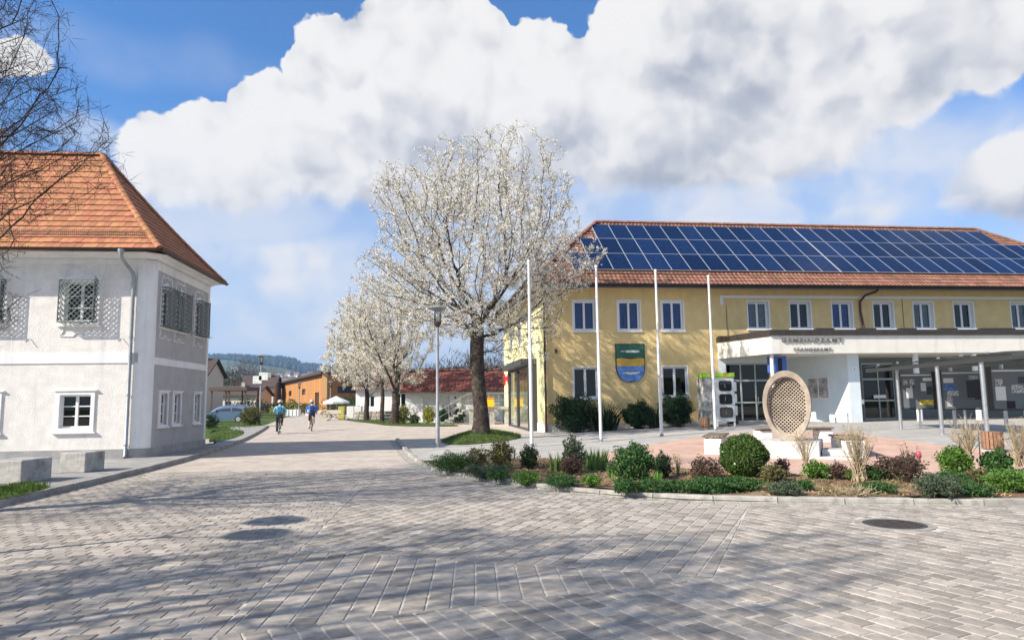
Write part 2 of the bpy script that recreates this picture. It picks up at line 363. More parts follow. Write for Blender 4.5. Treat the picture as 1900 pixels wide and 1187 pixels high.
def zone(ang, along, across, halves, bbox, stagger, jitter=.0):
    ca, sa = math.cos(math.radians(ang)), math.sin(math.radians(ang)); res = []
    cs = [(bbox[0], bbox[1]), (bbox[2], bbox[1]), (bbox[0], bbox[3]), (bbox[2], bbox[3])]
    us = [x * ca + y * sa for x, y in cs]; ws = [-x * sa + y * ca for x, y in cs]
    for j in range(int(min(ws) / across) - 1, int(max(ws) / across) + 2):
        sh = (j % 2) * stagger * along + random.uniform(-.15, .15) * jitter * along
        for i in range(int(min(us) / along) - 2, int(max(us) / along) + 2):
            u, wv_ = i * along + sh, j * across; gp = .0055 if ang == 5 else .0075
            q = [(u + gp, wv_ + gp), (u + along - gp, wv_ + gp), (u + along - gp, wv_ + across - gp), (u + gp, wv_ + across - gp)]
            P = [(a * ca - b * sa, a * sa + b * ca) for a, b in q]; c0 = (sum(p[0] for p in P) / 4, sum(p[1] for p in P) / 4)
            if not (bbox[0] <= c0[0] <= bbox[2] and bbox[1] <= c0[1] <= bbox[3]): continue
            if abs(c0[0]) > .80 * c0[1] + 1.3: continue
            full = True
            for n, c in halves:
                d = [p[0] * n[0] + p[1] * n[1] - c for p in P]
                if min(d) < .006: full = False; P = clip(P, n, c + .006)
                if len(P) < 3: break
            if len(P) < 3 or area(P) < .12 * along * across: continue
            if c0[0] > -3.2 and c0[1] > kr_y(c0[0]) - .12: continue
            if c0[0] < -7.5:
                kx = None
                for a, b in zip(kerbLs, kerbLs[1:]):
                    if a.y <= c0[1] <= b.y: kx = a.x + (b.x - a.x) * (c0[1] - a.y) / (b.y - a.y + 1e-9)
                if kx is not None and c0[0] < kx + .08: continue
            res.append((c0, P, full, ang))
    return res
hB_l = half(B0, B1, (-6, 8)); hB_r = half(B0, B1, (0, 8))
stones = []
stones += zone(5, .21, .165, [hB_l], (-13, 4.2, -1.9, 17.2), .5, 1.)
stones += zone(93.2, .235, .197, [hB_r, half(Q0, Q1, (0, 7)), half(SA, S2, (0, 6))], (-2.6, 5.0, 2, 8.1), .35, 1.2)
stones += zone(65.5, .225, .175, [hB_r, half(SA, S2, (0, 9)), half(R0, R1, (0, 10))], (-3.2, 6.5, 3.6, 17.2), .5, 1.)
stones += zone(-62, .225, .175, [half(Q0, (14, 5.19 + 15.98 * .36), (0, 4)), hB_r], (-2.1, 4.2, 1.8, 6.6), .5, .8)
stones += zone(-62, .225, .175, [half(R0, R1, (6, 7))], (1.8, 4.2, 12.5, 11.4), .5, .8)
stones = [s for s in stones if not (s[3] == -62 and s[0][0] > 1.8 and half(R0, R1, (6, 7))[0] is None)]
MAN = gnd(1660, 972)
stones = [s for s in stones if (Vector((s[0][0], s[0][1], 0)) - MAN).length > .47]
def stone_mesh(mb, P, z):
    n = len(P); cx = sum(p[0] for p in P) / n; cy = sum(p[1] for p in P) / n
    if (P[1][0] - P[0][0]) * (P[2][1] - P[1][1]) - (P[1][1] - P[0][1]) * (P[2][0] - P[1][0]) < 0: P = P[::-1]
    o = len(mb.v)
    for p in P: mb.v.append((p[0], p[1], z - .016))
    for p in P: mb.v.append((p[0], p[1], z - .005))
    for p in P:
        d = math.hypot(cx - p[0], cy - p[1]) + 1e-6; k = min(.010, d * .3) / d; mb.v.append((p[0] + (cx - p[0]) * k, p[1] + (cy - p[1]) * k, z))
    mb.f.append(tuple(o + 2 * n + i for i in range(n))); mb.mi.append(0)
    for r in (0, n):
        for i in range(n):
            j = (i + 1) % n; mb.f.append((o + r + i, o + r + j, o + r + n + j, o + r + n + i)); mb.mi.append(0)
def inview(c): 
    d = Vector((c[0], c[1], 0)) - Vector((0, 0, H)); x = d.dot(Vector(RT)); y = d.dot(Vector(UP)); z = d.dot(Vector(_fw))
    return z > .1 and abs(x / z) < 950 / F and -y / z < 594 / F
order = sorted([i for i, s in enumerate(stones) if inview(s[0])], key=lambda i: stones[i][0][0] ** 2 + stones[i][0][1] ** 2)
single = set(order[:300]); shared = {}
rest = MB()
for i, (c, P, full, ang) in enumerate(stones):
    z = random.uniform(-.002, .002)
    if i not in single: stone_mesh(rest, P, z); continue
    if full:
        if ang not in shared:
            k = MB(); ca, sa = math.cos(math.radians(-ang)), math.sin(math.radians(-ang))
            stone_mesh(k, [((p[0] - c[0]) * ca - (p[1] - c[1]) * sa, (p[0] - c[0]) * sa + (p[1] - c[1]) * ca) for p in P], 0); o = k.build('paver', ROAD, M_paver); shared[ang] = o.data
        else: o = link('paver', shared[ang], ROAD)
        o.location = (c[0], c[1], z); o.rotation_euler = (random.uniform(-.006, .006), random.uniform(-.006, .006), math.radians(ang))
    else:
        k = MB(); stone_mesh(k, [(p[0] - c[0], p[1] - c[1]) for p in P], 0); o = k.build('paver', ROAD, M_paver); o.location = (c[0], c[1], z)
o = rest.build('paver_field', ROAD, M_paver); o['kind'] = 'stuff'

# ---- kerbs (each stone its own piece)
def kerb(name, line, w_, z1, side, step=1.0, z0=-.05, parent=None):
    root = MB(); root.box(0, .01, 0, .01, -.3, -.29); pts = resample(line, step)
    K = None
    for a, b in zip(pts, pts[1:]):
        d = (b - a).normalized(); nrm = Vector((-d.y, d.x, 0)) * side; k = MB(); g_ = .006
        a2 = a + d * g_; b2 = b - d * g_; q = [a2, b2, b2 + nrm * w_, a2 + nrm * w_]; mid = (a + b) / 2
        ch = .015; qi = [a2 + nrm * ch, b2 + nrm * ch, b2 + nrm * (w_ - ch), a2 + nrm * (w_ - ch)]
        dz = random.uniform(-.006, .006)
        vs_ = [v + Vector((0, 0, z0)) - mid for v in q] + [v + Vector((0, 0, z1 - ch + dz)) - mid for v in q] + [v + Vector((0, 0, z1 + dz)) - mid for v in qi]
        fs_ = [(0, 1, 5, 4), (1, 2, 6, 5), (2, 3, 7, 6), (3, 0, 4, 7), (4, 5, 9, 8), (5, 6, 10, 9), (6, 7, 11, 10), (7, 4, 8, 11), (8, 9, 10, 11)]
        if side < 0: fs_ = [tuple(reversed(f)) for f in fs_]
        k.add(vs_, fs_); o = k.build('kerb_stone', parent, M_kerb); o.location = mid
# left pavement
def zl(x, y): return .10
wall_l = [Vector((-30, 3, 0)), Vector((-26, 8, 0)), Vector((-20, 20.5, 0)), Vector((-16, 20.3, 0)), Vector((-12, 20.6, 0)), Vector((-11.5, 27, 0)), Vector((-16, 40, 0)), Vector((-19, 47, 0))]
WLK = loft(resample(kerbLs, .8), [p for p in resample(wall_l, 100)] if False else resample(wall_l, .8)[:0] or [wall_l[min(7, int(i * 7.999 / (len(resample(kerbLs, .8))))) ].lerp(wall_l[min(7, int(i * 7.999 / (len(resample(kerbLs, .8)))) + 1)], (i * 7.999 / (len(resample(kerbLs, .8)))) % 1) for i in range(len(resample(kerbLs, .8)))], 6, zl, 'left_pavement', M_asph)
struct(WLK)
kerb('left_kerb', kerbLs, .16, .115, 1, 1.0, parent=WLK)
# right pavement / plaza
kk = resample(kerbRs, .5); nK = len(kk)
GHC = Vector((1.56, 34.5, 0)); GHK = .13; GHR = math.atan(GHK)
GU = Vector((math.cos(GHR), math.sin(GHR), 0)); GV = Vector((-math.sin(GHR), math.cos(GHR), 0))
def gh(x, y, z=0.): return GHC + GU * x + GV * y + Vector((0, 0, z))
back = [kerbR[0] + Vector((0.1, .4, 0)), Vector((-2.6, 30.4, 0)), Vector((.3, 33.2, 0)), gh(1, 1), gh(9, 1), gh(18, 1), gh(34, 1)]
bk = resample(back, .3); bks = [bk[round(i * (len(bk) - 1) / (nK - 1))] for i in range(nK)]
PLZ = struct(loft(kk, bks, 26, zt, 'plaza_pavement', M_walk))
kerb('right_kerb', resample(kerbRs[:], .9), .15, .09, 1, .95, parent=PLZ)
# gutter row of small setts along the right kerb
gl = resample([p for p in kerbRs if p.y < 33], .18)
gt = MB()
for a, b in zip(gl, gl[1:]):
    d = (b - a).normalized(); n_ = Vector((d.y, -d.x, 0))
    for r in range(2):
        q = [a + d * .008 + n_ * (.01 + r * .13), b - d * .008 + n_ * (.01 + r * .13), b - d * .008 + n_ * (.125 + r * .13), a + d * .008 + n_ * (.125 + r * .13)]
        stone_mesh(gt, [(v.x, v.y) for v in q], .003 + random.uniform(-.003, .003))
o = gt.build('gutter_setts', ROAD, M_kerb); o['kind'] = 'stuff'
# red clay area on the plaza
lo_px = [(1085, 853), (1150, 862), (1250, 868), (1350, 874), (1480, 882), (1600, 888), (1760, 893), (1900, 897), (2200, 905)]
hi_px = [(1120, 840), (1180, 829), (1250, 817), (1330, 806), (1430, 801), (1560, 802), (1690, 817), (1800, 833), (2200, 850)]
A_ = smoothline([G(*p) for p in lo_px], 2); B_ = smoothline([G(*p) for p in hi_px], 2)
struct(loft(A_, B_, 14, zt, 'red_paving', M_red, .006))
# planting bed
bedb_px = [(795, 862), (830, 857), (930, 853), (1050, 853), (1200, 866), (1350, 876), (1500, 884), (1640, 890), (1900, 898)]
kb = [p for p in kerbRs if p.x > -2.4 and p.y < 18]
inner = [p + Vector((.10, .14, 0)) for p in kb]
bb = smoothline([G(*p) for p in bedb_px] + [Vector((11.5, 13.5, 0)), Vector((22, 12.5, 0))], 2)
ib = resample(inner, .25); bb2 = resample(bb, .05); bbs = [bb2[round(i * (len(bb2) - 1) / (len(ib) - 1))] for i in range(len(ib))]
def zb(x, y): return zt(x, y) + .055 + .03 * math.sin(x * 2.1 + y) * math.sin(y * 1.7) + .02 * math.sin(5 * x) * math.sin(4.1 * y + x)
BED = struct(loft(ib, bbs, 14, zb, 'planting_bed', M_soil)); BED['kind'] = 'structure'
# bark chips
NC = 9000; ii = rng.integers(0, len(ib) - 1, NC); tt = rng.uniform(0.02, .98, NC)
cpos = np.array([[ib[i].x * (1 - t) + bbs[i].x * t + rng.normal() * .05, ib[i].y * (1 - t) + bbs[i].y * t, 0] for i, t in zip(ii, tt)])
cpos[:, 2] = [zb(x, y) + .012 for x, y, _ in cpos]
# weeds and fallen leaves between the plants
sel = rng.random(NC) < .5; wd_ = cpos[sel]; wd_ = wd_[np.sin(wd_[:, 0] * 3.1 + 1) * np.sin(wd_[:, 1] * 4.3) + rng.normal(size=len(wd_)) * .35 > -.1]; wd_ = np.repeat(wd_, 3, axis=0) + rng.normal(size=(len(wd_) * 3, 3)) * np.array([.05, .05, .012]) + np.array([0, 0, .015])
rleaves(wd_, .055, 'weeds', mat('weed_leaf', (.11, .15, .045), .8, isl=.5, hue=.08, trans=.2), BED, .3, asp=.45)['kind'] = 'stuff'
rleaves(cpos, .07, 'bark_chips', mat('bark_chip', (.30, .19, .11), .9, isl=.5, hue=.04), BED, 0., asp=.35)['kind'] = 'stuff'
# manhole
mh = thing('manhole_cover', 'round dark iron manhole cover set in the grey paving at right', 'manhole', (MAN.x, MAN.y, 0))
M_iron = mat('cast_iron', (.10, .085, .075), .55, var=.3, vs=20., bump=.004, bs=60., metal=.6)
k = MB(); k.lathe([(.36, -.012), (.36, .004), (.34, .006), (.0, .006)], 40); 
k.build('cover', mh, M_iron)
k = MB()
for i in range(-6, 7):
    for j in range(-6, 7):
        if i * i + j * j < 36: k.box(i * .05 - .016, i * .05 + .016, j * .05 - .016, j * .05 + .016, .006, .011)
k.build('studs', mh, M_iron)
k = MB(); n = 40; o_ = []
for r, z in ((.37, -.012), (.37, .005), (.46, .004), (.46, -.012)):
    for j in range(n): k.v.append((r * math.cos(2 * math.pi * j / n), r * math.sin(2 * math.pi * j / n), z))
for i in range(3):
    for j in range(n): k.f.append((i * n + j, i * n + (j + 1) % n, (i + 1) * n + (j + 1) % n, (i + 1) * n + j)); k.mi.append(0)
k.build('frame', mh, M_kerb)
# grass patches with real blades
def blades(name, pts, h, n, parent=None, spread=.0):
    P = np.array(pts)[rng.integers(0, len(pts), n)] if not callable(pts) else np.array([pts() for _ in range(n)])
    hh = h * rng.uniform(.5, 1.25, n)[:, None]; a = rng.normal(size=(n, 3)) * .35; a[:, 2] = 1; a = a / np.linalg.norm(a, axis=1)[:, None] * hh / 2
    b = rng.normal(size=(n, 3)); b[:, 2] = 0; b = b / np.linalg.norm(b, axis=1)[:, None] * .007
    o = quads(P + a, a, b, name, M_blade, parent); return o
def patch(name, px, zf, h, n, lift=.02, m=None, label=None):
    poly = [gnd(x, y, .08) for x, y in px]; mb_ = MB(); c = sum(poly, Vector()) / len(poly); ring = smoothline(poly + [poly[0]], 2)[:-1]
    L = 6; 
    for r in range(L + 1):
        for p in ring: q = c.lerp(p, r / L); mb_.v.append((q.x, q.y, zf(q.x, q.y, 1 - r / L) + lift))
    k_ = len(ring)
    for r in range(L):
        for j in range(k_): mb_.f.append((r * k_ + j, (r + 1) * k_ + j, (r + 1) * k_ + (j + 1) % k_, r * k_ + (j + 1) % k_)); mb_.mi.append(0)
    o = mb_.build(name, None, m or M_grass, 'all'); struct(o)
    def s():
        t = math.sqrt(random.random()); p = c.lerp(ring[random.randrange(k_)], t); return (p.x, p.y, zf(p.x, p.y, 1 - t) + lift)
    if n: blades('grass_blades', s, h, n, o)['kind'] = 'stuff'
    return o
patch('tree_mound', [(818, 818), (850, 806), (885, 800), (930, 803), (968, 806), (965, 812), (900, 820), (840, 824)], lambda x, y, t: zt(x, y) + .34 * t ** .9, .13, 5000)
patch('grass_verge', [(0, 912), (30, 903), (70, 902), (100, 905), (60, 918), (0, 930), (-60, 940), (-60, 915)], lambda x, y, t: .105, .10, 1800, .012)
patch('grass_strip', [(388, 822), (390, 801), (440, 797), (458, 803), (430, 816)], lambda x, y, t: .10 + .02 * t, .12, 1200, .012)
patch('parking_lawn', [(384, 799), (390, 789), (440, 784), (490, 786), (480, 793), (440, 796)], lambda x, y, t: .08, .14, 1500, .012)
patch('tree_verge', [(640, 777), (700, 776), (770, 783), (850, 786), (850, 789), (720, 788), (690, 783), (655, 780)], lambda x, y, t: .02, .14, 2500, .01)

# ================================================================== BUILDING MATERIALS
M_white = mat('white_lime_paint', (.80, .785, .765), .85, var=.05, vs=2., bump=.002, bs=60., stain=(.60, .585, .565), ss=(.8, .56, .78), spec=.2, streak=(.56, .54, .51))
M_rough = mat('cream_roughcast', (.77, .725, .675), .92, var=.08, vs=3., bump=.018, bs=26., stain=(.68, .64, .595), ss=(.7, .52, .72), spec=.1, streak=(.52, .49, .45))
M_greyplaster = mat('grey_shaded_side_plaster', (.44, .42, .415), .9, var=.08, vs=2.5, bump=.01, bs=25., spec=.1)  # grey plaster, set darker than the front with this side's shade in the colour
M_plinth = mat('grey_plinth', (.34, .33, .325), .9, var=.15, vs=2., bump=.006, bs=40., stain=(.45, .42, .37), ss=(1.3, .5, .7), spec=.15)
M_tile = mat('orange_roof_tile', (.40, .175, .09), .8, var=.15, vs=6., isl=.17, hue=.02, stain=(.30, .13, .075), ss=(1.6, .60, .80), spec=.2)
M_tile2 = mat('brown_red_roof_tile', (.235, .115, .078), .82, var=.2, vs=5., isl=.25, hue=.02, stain=(.15, .085, .065), ss=(.8, .52, .72), spec=.2)
M_tile3 = mat('dark_red_roof_tile', (.21, .075, .055), .75, var=.15, vs=5., isl=.2, spec=.3)
M_zinc = mat('zinc_sheet', (.33, .35, .36), .5, var=.15, vs=3., metal=.5)
M_dkmetal = mat('dark_brown_metal', (.055, .045, .04), .5, metal=.3, var=.2, vs=4.)
M_black = mat('black_gap', (.02, .02, .022), .8)
M_wframe = mat('white_window_frame', (.76, .76, .75), .45, spec=.4)
M_glass = glassmat('window_glass', (.62, .68, .72), .0)
M_glassdk = glassmat('dark_window_glass', (.30, .34, .36), .0)
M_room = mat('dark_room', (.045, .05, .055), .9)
M_curt = mat('blue_curtain', (.05, .15, .46), .9, var=.2, vs=8.)
M_curtg = mat('pale_curtain', (.36, .38, .39), .9, var=.2, vs=8.)
M_yellow = mat('yellow_roughcast', (.75, .56, .265), .92, var=.07, vs=2., bump=.03, bs=22., stain=(.66, .50, .26), ss=(.5, .54, .8), spec=.1, streak=(.50, .40, .25))
M_iron2 = mat('grey_green_iron', (.17, .20, .19), .6, metal=.3)
M_wood_bar = mat('weathered_oak', (.20, .15, .105), .8, var=.3, vs=10., isl=.25, bump=.003, bs=60.)
M_steel = mat('brushed_steel', (.56, .56, .55), .35, metal=.85, var=.1, vs=10.)
M_pole = mat('white_lacquered_pole', (.66, .645, .63), .4, var=.08, vs=2., spec=.5)
M_galv = mat('galvanised_grey', (.30, .31, .31), .5, metal=.4, var=.15, vs=5.)

def window(par, x0, x1, z0, z1, yglass, frame=.07, cols=2, rows=1, m=M_wframe, glass=M_glass, curtain=None, sill=.0, fw=.05, dep=.06, M=None, room=.35):
    """frame in the plane y=yglass with mullions; each pane is its own piece"""
    T = M if M is not None else Matrix.Identity(4)
    k = MB(); y0, y1 = yglass - dep / 2, yglass + dep / 2
    k.box(x0, x1, y0, y1, z1 - frame, z1, 0, T); k.box(x0, x1, y0, y1, z0, z0 + frame, 0, T)
    k.box(x0, x0 + frame, y0, y1, z0 + frame, z1 - frame, 0, T); k.box(x1 - frame, x1, y0, y1, z0 + frame, z1 - frame, 0, T)
    W_, H_ = x1 - x0 - 2 * frame, z1 - z0 - 2 * frame
    for c in range(1, cols):
        xc = x0 + frame + W_ * c / cols; wdt = fw * (1. if c * 2 == cols else .5); k.box(xc - wdt, xc + wdt, y0 - .004, y1 - .01, z0 + frame, z1 - frame, 0, T)
    for r in range(1, rows):
        zc = z0 + frame + H_ * r / rows; k.box(x0 + frame, x1 - frame, y0 + .008, y1 - .014, zc - .016, zc + .016, 0, T)
    if sill: k.box(x0 - .06, x1 + .06, yglass - .30 if M is None else yglass - .22, y0 + .003, z0 - .05, z0 + .003, 0, T)
    win = k.build('window', par, m, bevel=.006)
    for c in range(cols):
        g_ = MB(); xa = x0 + frame + W_ * c / cols + .002; xb = x0 + frame + W_ * (c + 1) / cols - .002
        g_.add([T @ Vector((xa, yglass + .012, z0 + frame)), T @ Vector((xb, yglass + .012, z0 + frame)), T @ Vector((xb, yglass + .012, z1 - frame)), T @ Vector((xa, yglass + .012, z1 - frame))], [(0, 1, 2, 3)])
        g_.build('pane', win, glass)
    if curtain:
        cu = MB(); n = 40; ys = [yglass + .10 + .02 * math.sin(i * 1.3) for i in range(n + 1)]
        for i in range(n):
            if abs(i - n / 2) < 1: continue
            xa = x0 + (x1 - x0) * i / n; xb = x0 + (x1 - x0) * (i + 1) / n
            cu.add([T @ Vector((xa, ys[i], z0)), T @ Vector((xb, ys[i + 1], z0)), T @ Vector((xb, ys[i + 1], z1)), T @ Vector((xa, ys[i], z1))], [(0, 1, 2, 3)])
        cu.build('curtain', win, curtain, 'all')
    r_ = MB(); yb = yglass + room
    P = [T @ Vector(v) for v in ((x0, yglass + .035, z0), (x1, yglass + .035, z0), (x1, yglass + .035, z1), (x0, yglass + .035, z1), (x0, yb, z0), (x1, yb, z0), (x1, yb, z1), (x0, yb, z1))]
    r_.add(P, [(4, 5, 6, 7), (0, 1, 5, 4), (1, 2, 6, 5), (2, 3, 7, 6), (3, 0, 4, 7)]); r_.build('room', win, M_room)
    return win

# ================================================================== OLD WHITE HOUSE (left)
HR = math.atan(.10)
HS = thing('old_house', 'old white two storey house with steep orange tiled hip roof beside the street', 'house', (-11.09, 20.62, 0), HR)
XL, D = -9.5, 5.1          # left end, depth
zTop = 6.0
up_w = [(-2.17, -1.29, 4.12, 5.28), (-4.75, -3.87, 4.12, 5.28), (-7.3, -6.42, 4.12, 5.28)]; lo_w = [(-2.14, -1.28, .99, 1.95), (-4.7, -3.84, .99, 1.95)]
k = MB(); wall_holes(k, XL, -.13, -.2, zTop, up_w + lo_w, 0., .16, None, 0, 1)
o = k.build('wall', HS, [M_rough, M_white])
# white frame strips (bands) proud of the roughcast
k = MB(); k.box(XL, .0, -.025, 0., 2.87, 3.17); k.box(XL, 0., -.025, 0., 5.84, 6.0); k.box(-.13, 0., -.025, .1, .36, 5.84); k.build('plaster_band', HS, M_white)
# rounded corner
k = MB(); cp = [(0., -.025), (.14, .035), (.265, .13), (.30, .22)]
k.prism(cp + [(.2, .3), (0, .3)], .36, zTop); k.build('corner_pilaster', HS, M_white)
k = MB(); k.box(.128, .145, .018, .05, .36, 5.7); k.box(-.01, .012, -.04, .01, .36, 5.7); k.build('corner_bead', HS, M_white)
# side wall (faces the street)
MS = Matrix.Translation((.30, .22, 0)) @ Matrix.Rotation(math.radians(90), 4, 'Z')   # local x runs back along +Y, local y runs into the house
L = D - .22
s_up = [(.45, 1.22, 4.08, 5.2), (1.62, 2.38, 4.08, 5.2), (3.4, 4.2, 4.08, 5.2)]; s_lo = [(.62, 1.24, 1.02, 1.98), (1.72, 2.36, 1.02, 1.98), (3.62, 4.22, 1.02, 1.98)]
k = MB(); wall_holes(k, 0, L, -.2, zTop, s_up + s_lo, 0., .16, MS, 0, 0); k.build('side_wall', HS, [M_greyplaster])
k = MB()
for a, b, c, d in ((0, L, 5.72, 6.0), (0, L, 2.84, 3.06), (0, .10, .36, 2.84), (0, .10, 3.06, 5.72), (L - .16, L, .36, 2.84), (L - .16, L, 3.06, 5.72)): k.box(a, b, -.02, 0., c, d, 0, MS)
k.build('side_plaster_band', HS, M_white)
k = MB(); k.box(XL, 0, -.045, 0, -.2, .36); k.prism([(0, -.045), (.15, .02), (.28, .115), (.33, .22), (.2, .3), (0, .3)], -.2, .355); k.build('plinth', HS, M_plinth)
k = MB(); k.box(0, L, -.035, 0., -.2, .36, 0, MS); k.build('side_plinth', HS, M_plinth)
k = MB(); k.box(XL, .30, D, D + .02, -.2, zTop); k.box(XL - .02, XL, 0, D, -.2, zTop); k.build('rear_wall', HS, M_white)
# cornice: stepped moulding under the eave
k = MB(); EX, EY0, EY1 = .30 + .40, -.62, D + .45; zE = 6.17
prof = [(.04, 6.0), (.10, 6.03), (.14, 6.07), (.26, 6.10), (.32, 6.14), (.32, 6.16)]
ringp = []
for dx, z in prof: ringp.append([(XL - dx, -dx, z), (.16, -dx, z), (.30 + dx, .12, z), (.30 + dx, D + dx, z), (XL - dx, D + dx, z)])
for i in range(len(ringp) - 1):
    for j in range(4): k.add([ringp[i][j], ringp[i][j + 1], ringp[i + 1][j + 1], ringp[i + 1][j]], [(0, 1, 2, 3)])
k.add([ringp[-1][j] for j in range(5)], [(0, 1, 2, 3, 4)]); k.build('cornice', HS, M_white)
# window surrounds with baroque plaster ornament, windows and grilles
def surround(Mx, a, b, c, d, fwid, orn, par):
    k = MB(); y = -.035
    k.box(a - fwid, b + fwid, y, 0, d, d + fwid, 0, Mx); k.box(a - fwid, b + fwid, y, 0, c - fwid, c, 0, Mx); k.box(a - fwid, a, y, 0, c, d, 0, Mx); k.box(b, b + fwid, y, 0, c, d, 0, Mx)
    k.box(a - fwid - .06, b + fwid + .06, y - .03, 0, d + fwid, d + fwid + .035, 0, Mx); k.box(a - fwid - .06, b + fwid + .06, y - .04, 0, c - fwid - .05, c - fwid, 0, Mx)
    if orn:
        m_ = (a + b) / 2; w_ = (b - a) / 2
        top = d + fwid + .035
        P = [(-1.12, .02), (-1.05, .12), (-1.0, .26), (-.72, .34), (-.55, .27), (-.3, .25), (-.12, .33), (0, .3), (.12, .33), (.3, .25), (.55, .27), (.72, .34), (1.0, .26), (1.05, .12), (1.12, .02)]
        pts = [Mx @ Vector((m_ + u * w_, -.012, top + v * 1.0)) for u, v in P]; k.tube(pts, .02, 6)
        k.prism([(m_ - .85 * w_, top), (m_ + .85 * w_, top), (m_ + .6 * w_, top + .07), (m_ + .2 * w_, top + .09), (m_, top + .16), (m_ - .2 * w_, top + .09), (m_ - .6 * w_, top + .07)], -.03, 0, 'y', 0, Mx)
        bo = c - fwid - .05
        P = [(-1.05, -.02), (-.98, -.12), (-1.1, -.22), (-1.2, -.28), (-.35, -.29), (-.25, -.24), (-.12, -.18), (0, -.2), (.12, -.18), (.25, -.24), (.35, -.29), (1.2, -.28)]
        pts = [Mx @ Vector((m_ + u * w_, -.012, bo + v)) for u, v in P]; k.tube(pts, .016, 6)
    return k.build('window_surround', par, M_white)
def grille(Mx, a, b, c, d, proj, par):
    k = MB(); e = .05; x0, x1, z0, z1 = a - e, b + e, c - e, d + e; y = -proj
    def bar(p, q, r=.011): k.tube([Mx @ Vector(p), Mx @ Vector(q)], r, 5, 0, False)
    for p, q in (((x0, y, z0), (x1, y, z0)), ((x0, y, z1), (x1, y, z1)), ((x0, y, z0), (x0, y, z1)), ((x1, y, z0), (x1, y, z1)), ((x0, 0, z0), (x0, y, z0)), ((x1, 0, z0), (x1, y, z0)), ((x0, 0, z1), (x0, y, z1)), ((x1, 0, z1), (x1, y, z1))): bar(p, q, .017)
    st = .155
    def lattice(O, U, V, lu, lv):
        n = int((lu + lv) / st) + 1
        for s_ in (1, -1):
            for i in range(n + 1):
                t = i * st
                if s_ > 0: p = (max(0, t - lv), min(t, lv)); q = (min(t, lu), max(0, t - lu))
                else: p = (max(0, t - lv), lv - min(t, lv)); q = (min(t, lu), lv - max(0, t - lu))
                P, Q = O + U * p[0] + V * p[1], O + U * q[0] + V * q[1]
                if (P - Q).length > .02: bar(P, Q)
    lattice(Vector((x0, y, z0)), Vector((1, 0, 0)), Vector((0, 0, 1)), x1 - x0, z1 - z0)
    for xx in (x0, x1): lattice(Vector((xx, y, z0)), Vector((0, 1, 0)), Vector((0, 0, 1)), proj, z1 - z0)
    lattice(Vector((x0, y, z0)), Vector((1, 0, 0)), Vector((0, 1, 0)), x1 - x0, proj)
    return k.build('window_grille', par, M_iron2)
I4 = Matrix.Identity(4)
for a, b, c, d in up_w:
    surround(I4, a, b, c, d, .115, True, HS); window(HS, a, b, c, d, .12, .045, 2, 3, glass=M_glassdk, fw=.04); grille(I4, a, b, c, d, .27, HS)
for a, b, c, d in lo_w:
    surround(I4, a, b, c, d, .11, False, HS); window(HS, a, b, c, d, .12, .05, 2, 3, glass=M_glassdk, fw=.04)
for a, b, c, d in s_up:
    surround(MS, a, b, c, d, .07, True, HS); window(HS, a, b, c, d, .12, .045, 2, 3, glass=M_glassdk, M=MS); grille(MS, a, b, c, d, .24, HS)
for a, b, c, d in s_lo:
    surround(MS, a, b, c, d, .06, False, HS); window(HS, a, b, c, d, .10, .05, 2, 3, glass=M_glassdk, M=MS)
# roof: hip with flared foot.  courses of single tiles
RX, RY, RZ = -2.55, D / 2, 10.08            # ridge end towards the street
def fl(t):   # profile along slope: t 0 eave -> 1 ridge ; returns horizontal and vertical fraction (flare)
    return t, (t * .86 + .14 * t * t) if t > 0 else 0
def front(x, t): return Vector((x, EY0 + (RY - EY0) * t, zE + (RZ - zE) * fl(t)[1]))
def hipx(t): return EX + (RX - EX) * t
k = MB(); n = 14
def slope_grid(k, f, a0, a1):
    for i in range(n):
        t0, t1 = i / n, (i + 1) / n
        k.add([f(a0(t0), t0), f(a1(t0), t0), f(a1(t1), t1), f(a0(t1), t1)], [(0, 1, 2, 3)])
slope_grid(k, lambda x, t: front(x, t) - Vector((0, 0, .02)), lambda t: XL - .6, hipx)
def side(y, t): return Vector((EX + (RX - EX) * t, y, zE + (RZ - zE) * fl(t)[1]))
sy0 = lambda t: EY0 + (RY - EY0) * t; sy1 = lambda t: EY1 + (RY - EY1) * t
slope_grid(k, lambda y, t: side(y, t) - Vector((0, 0, .02)), sy0, sy1)
def backf(x, t): return Vector((x, EY1 + (RY - EY1) * t, zE + (RZ - zE) * fl(t)[1] - .02))
slope_grid(k, backf, hipx, lambda t: XL - .6)
ROOF = k.build('roof', HS, M_tile)
tiles = []
rows = 17; tw = .205
def tile(f, u0, u1, t0, t1, th=.022):
    """one flat tile lying on slope f(u,t): lower edge lifted"""
    a, b = f(u0, t0), f(u1, t0); c, d = f(u1, t1), f(u0, t1); nn_ = (b - a).cross(d - a).normalized()
    if nn_.z < 0: nn_ = -nn_
    lo, hi = nn_ * .045, nn_ * .012
    V_ = [a + lo, b + lo, c + hi, d + hi, a + lo - nn_ * th, b + lo - nn_ * th, c + hi - nn_ * th, d + hi - nn_ * th]
    return V_
TF = [(0, 1, 2, 3), (4, 7, 6, 5), (0, 4, 5, 1), (1, 5, 6, 2), (3, 2, 6, 7), (0, 3, 7, 4)]
singles = []; restm = MB()
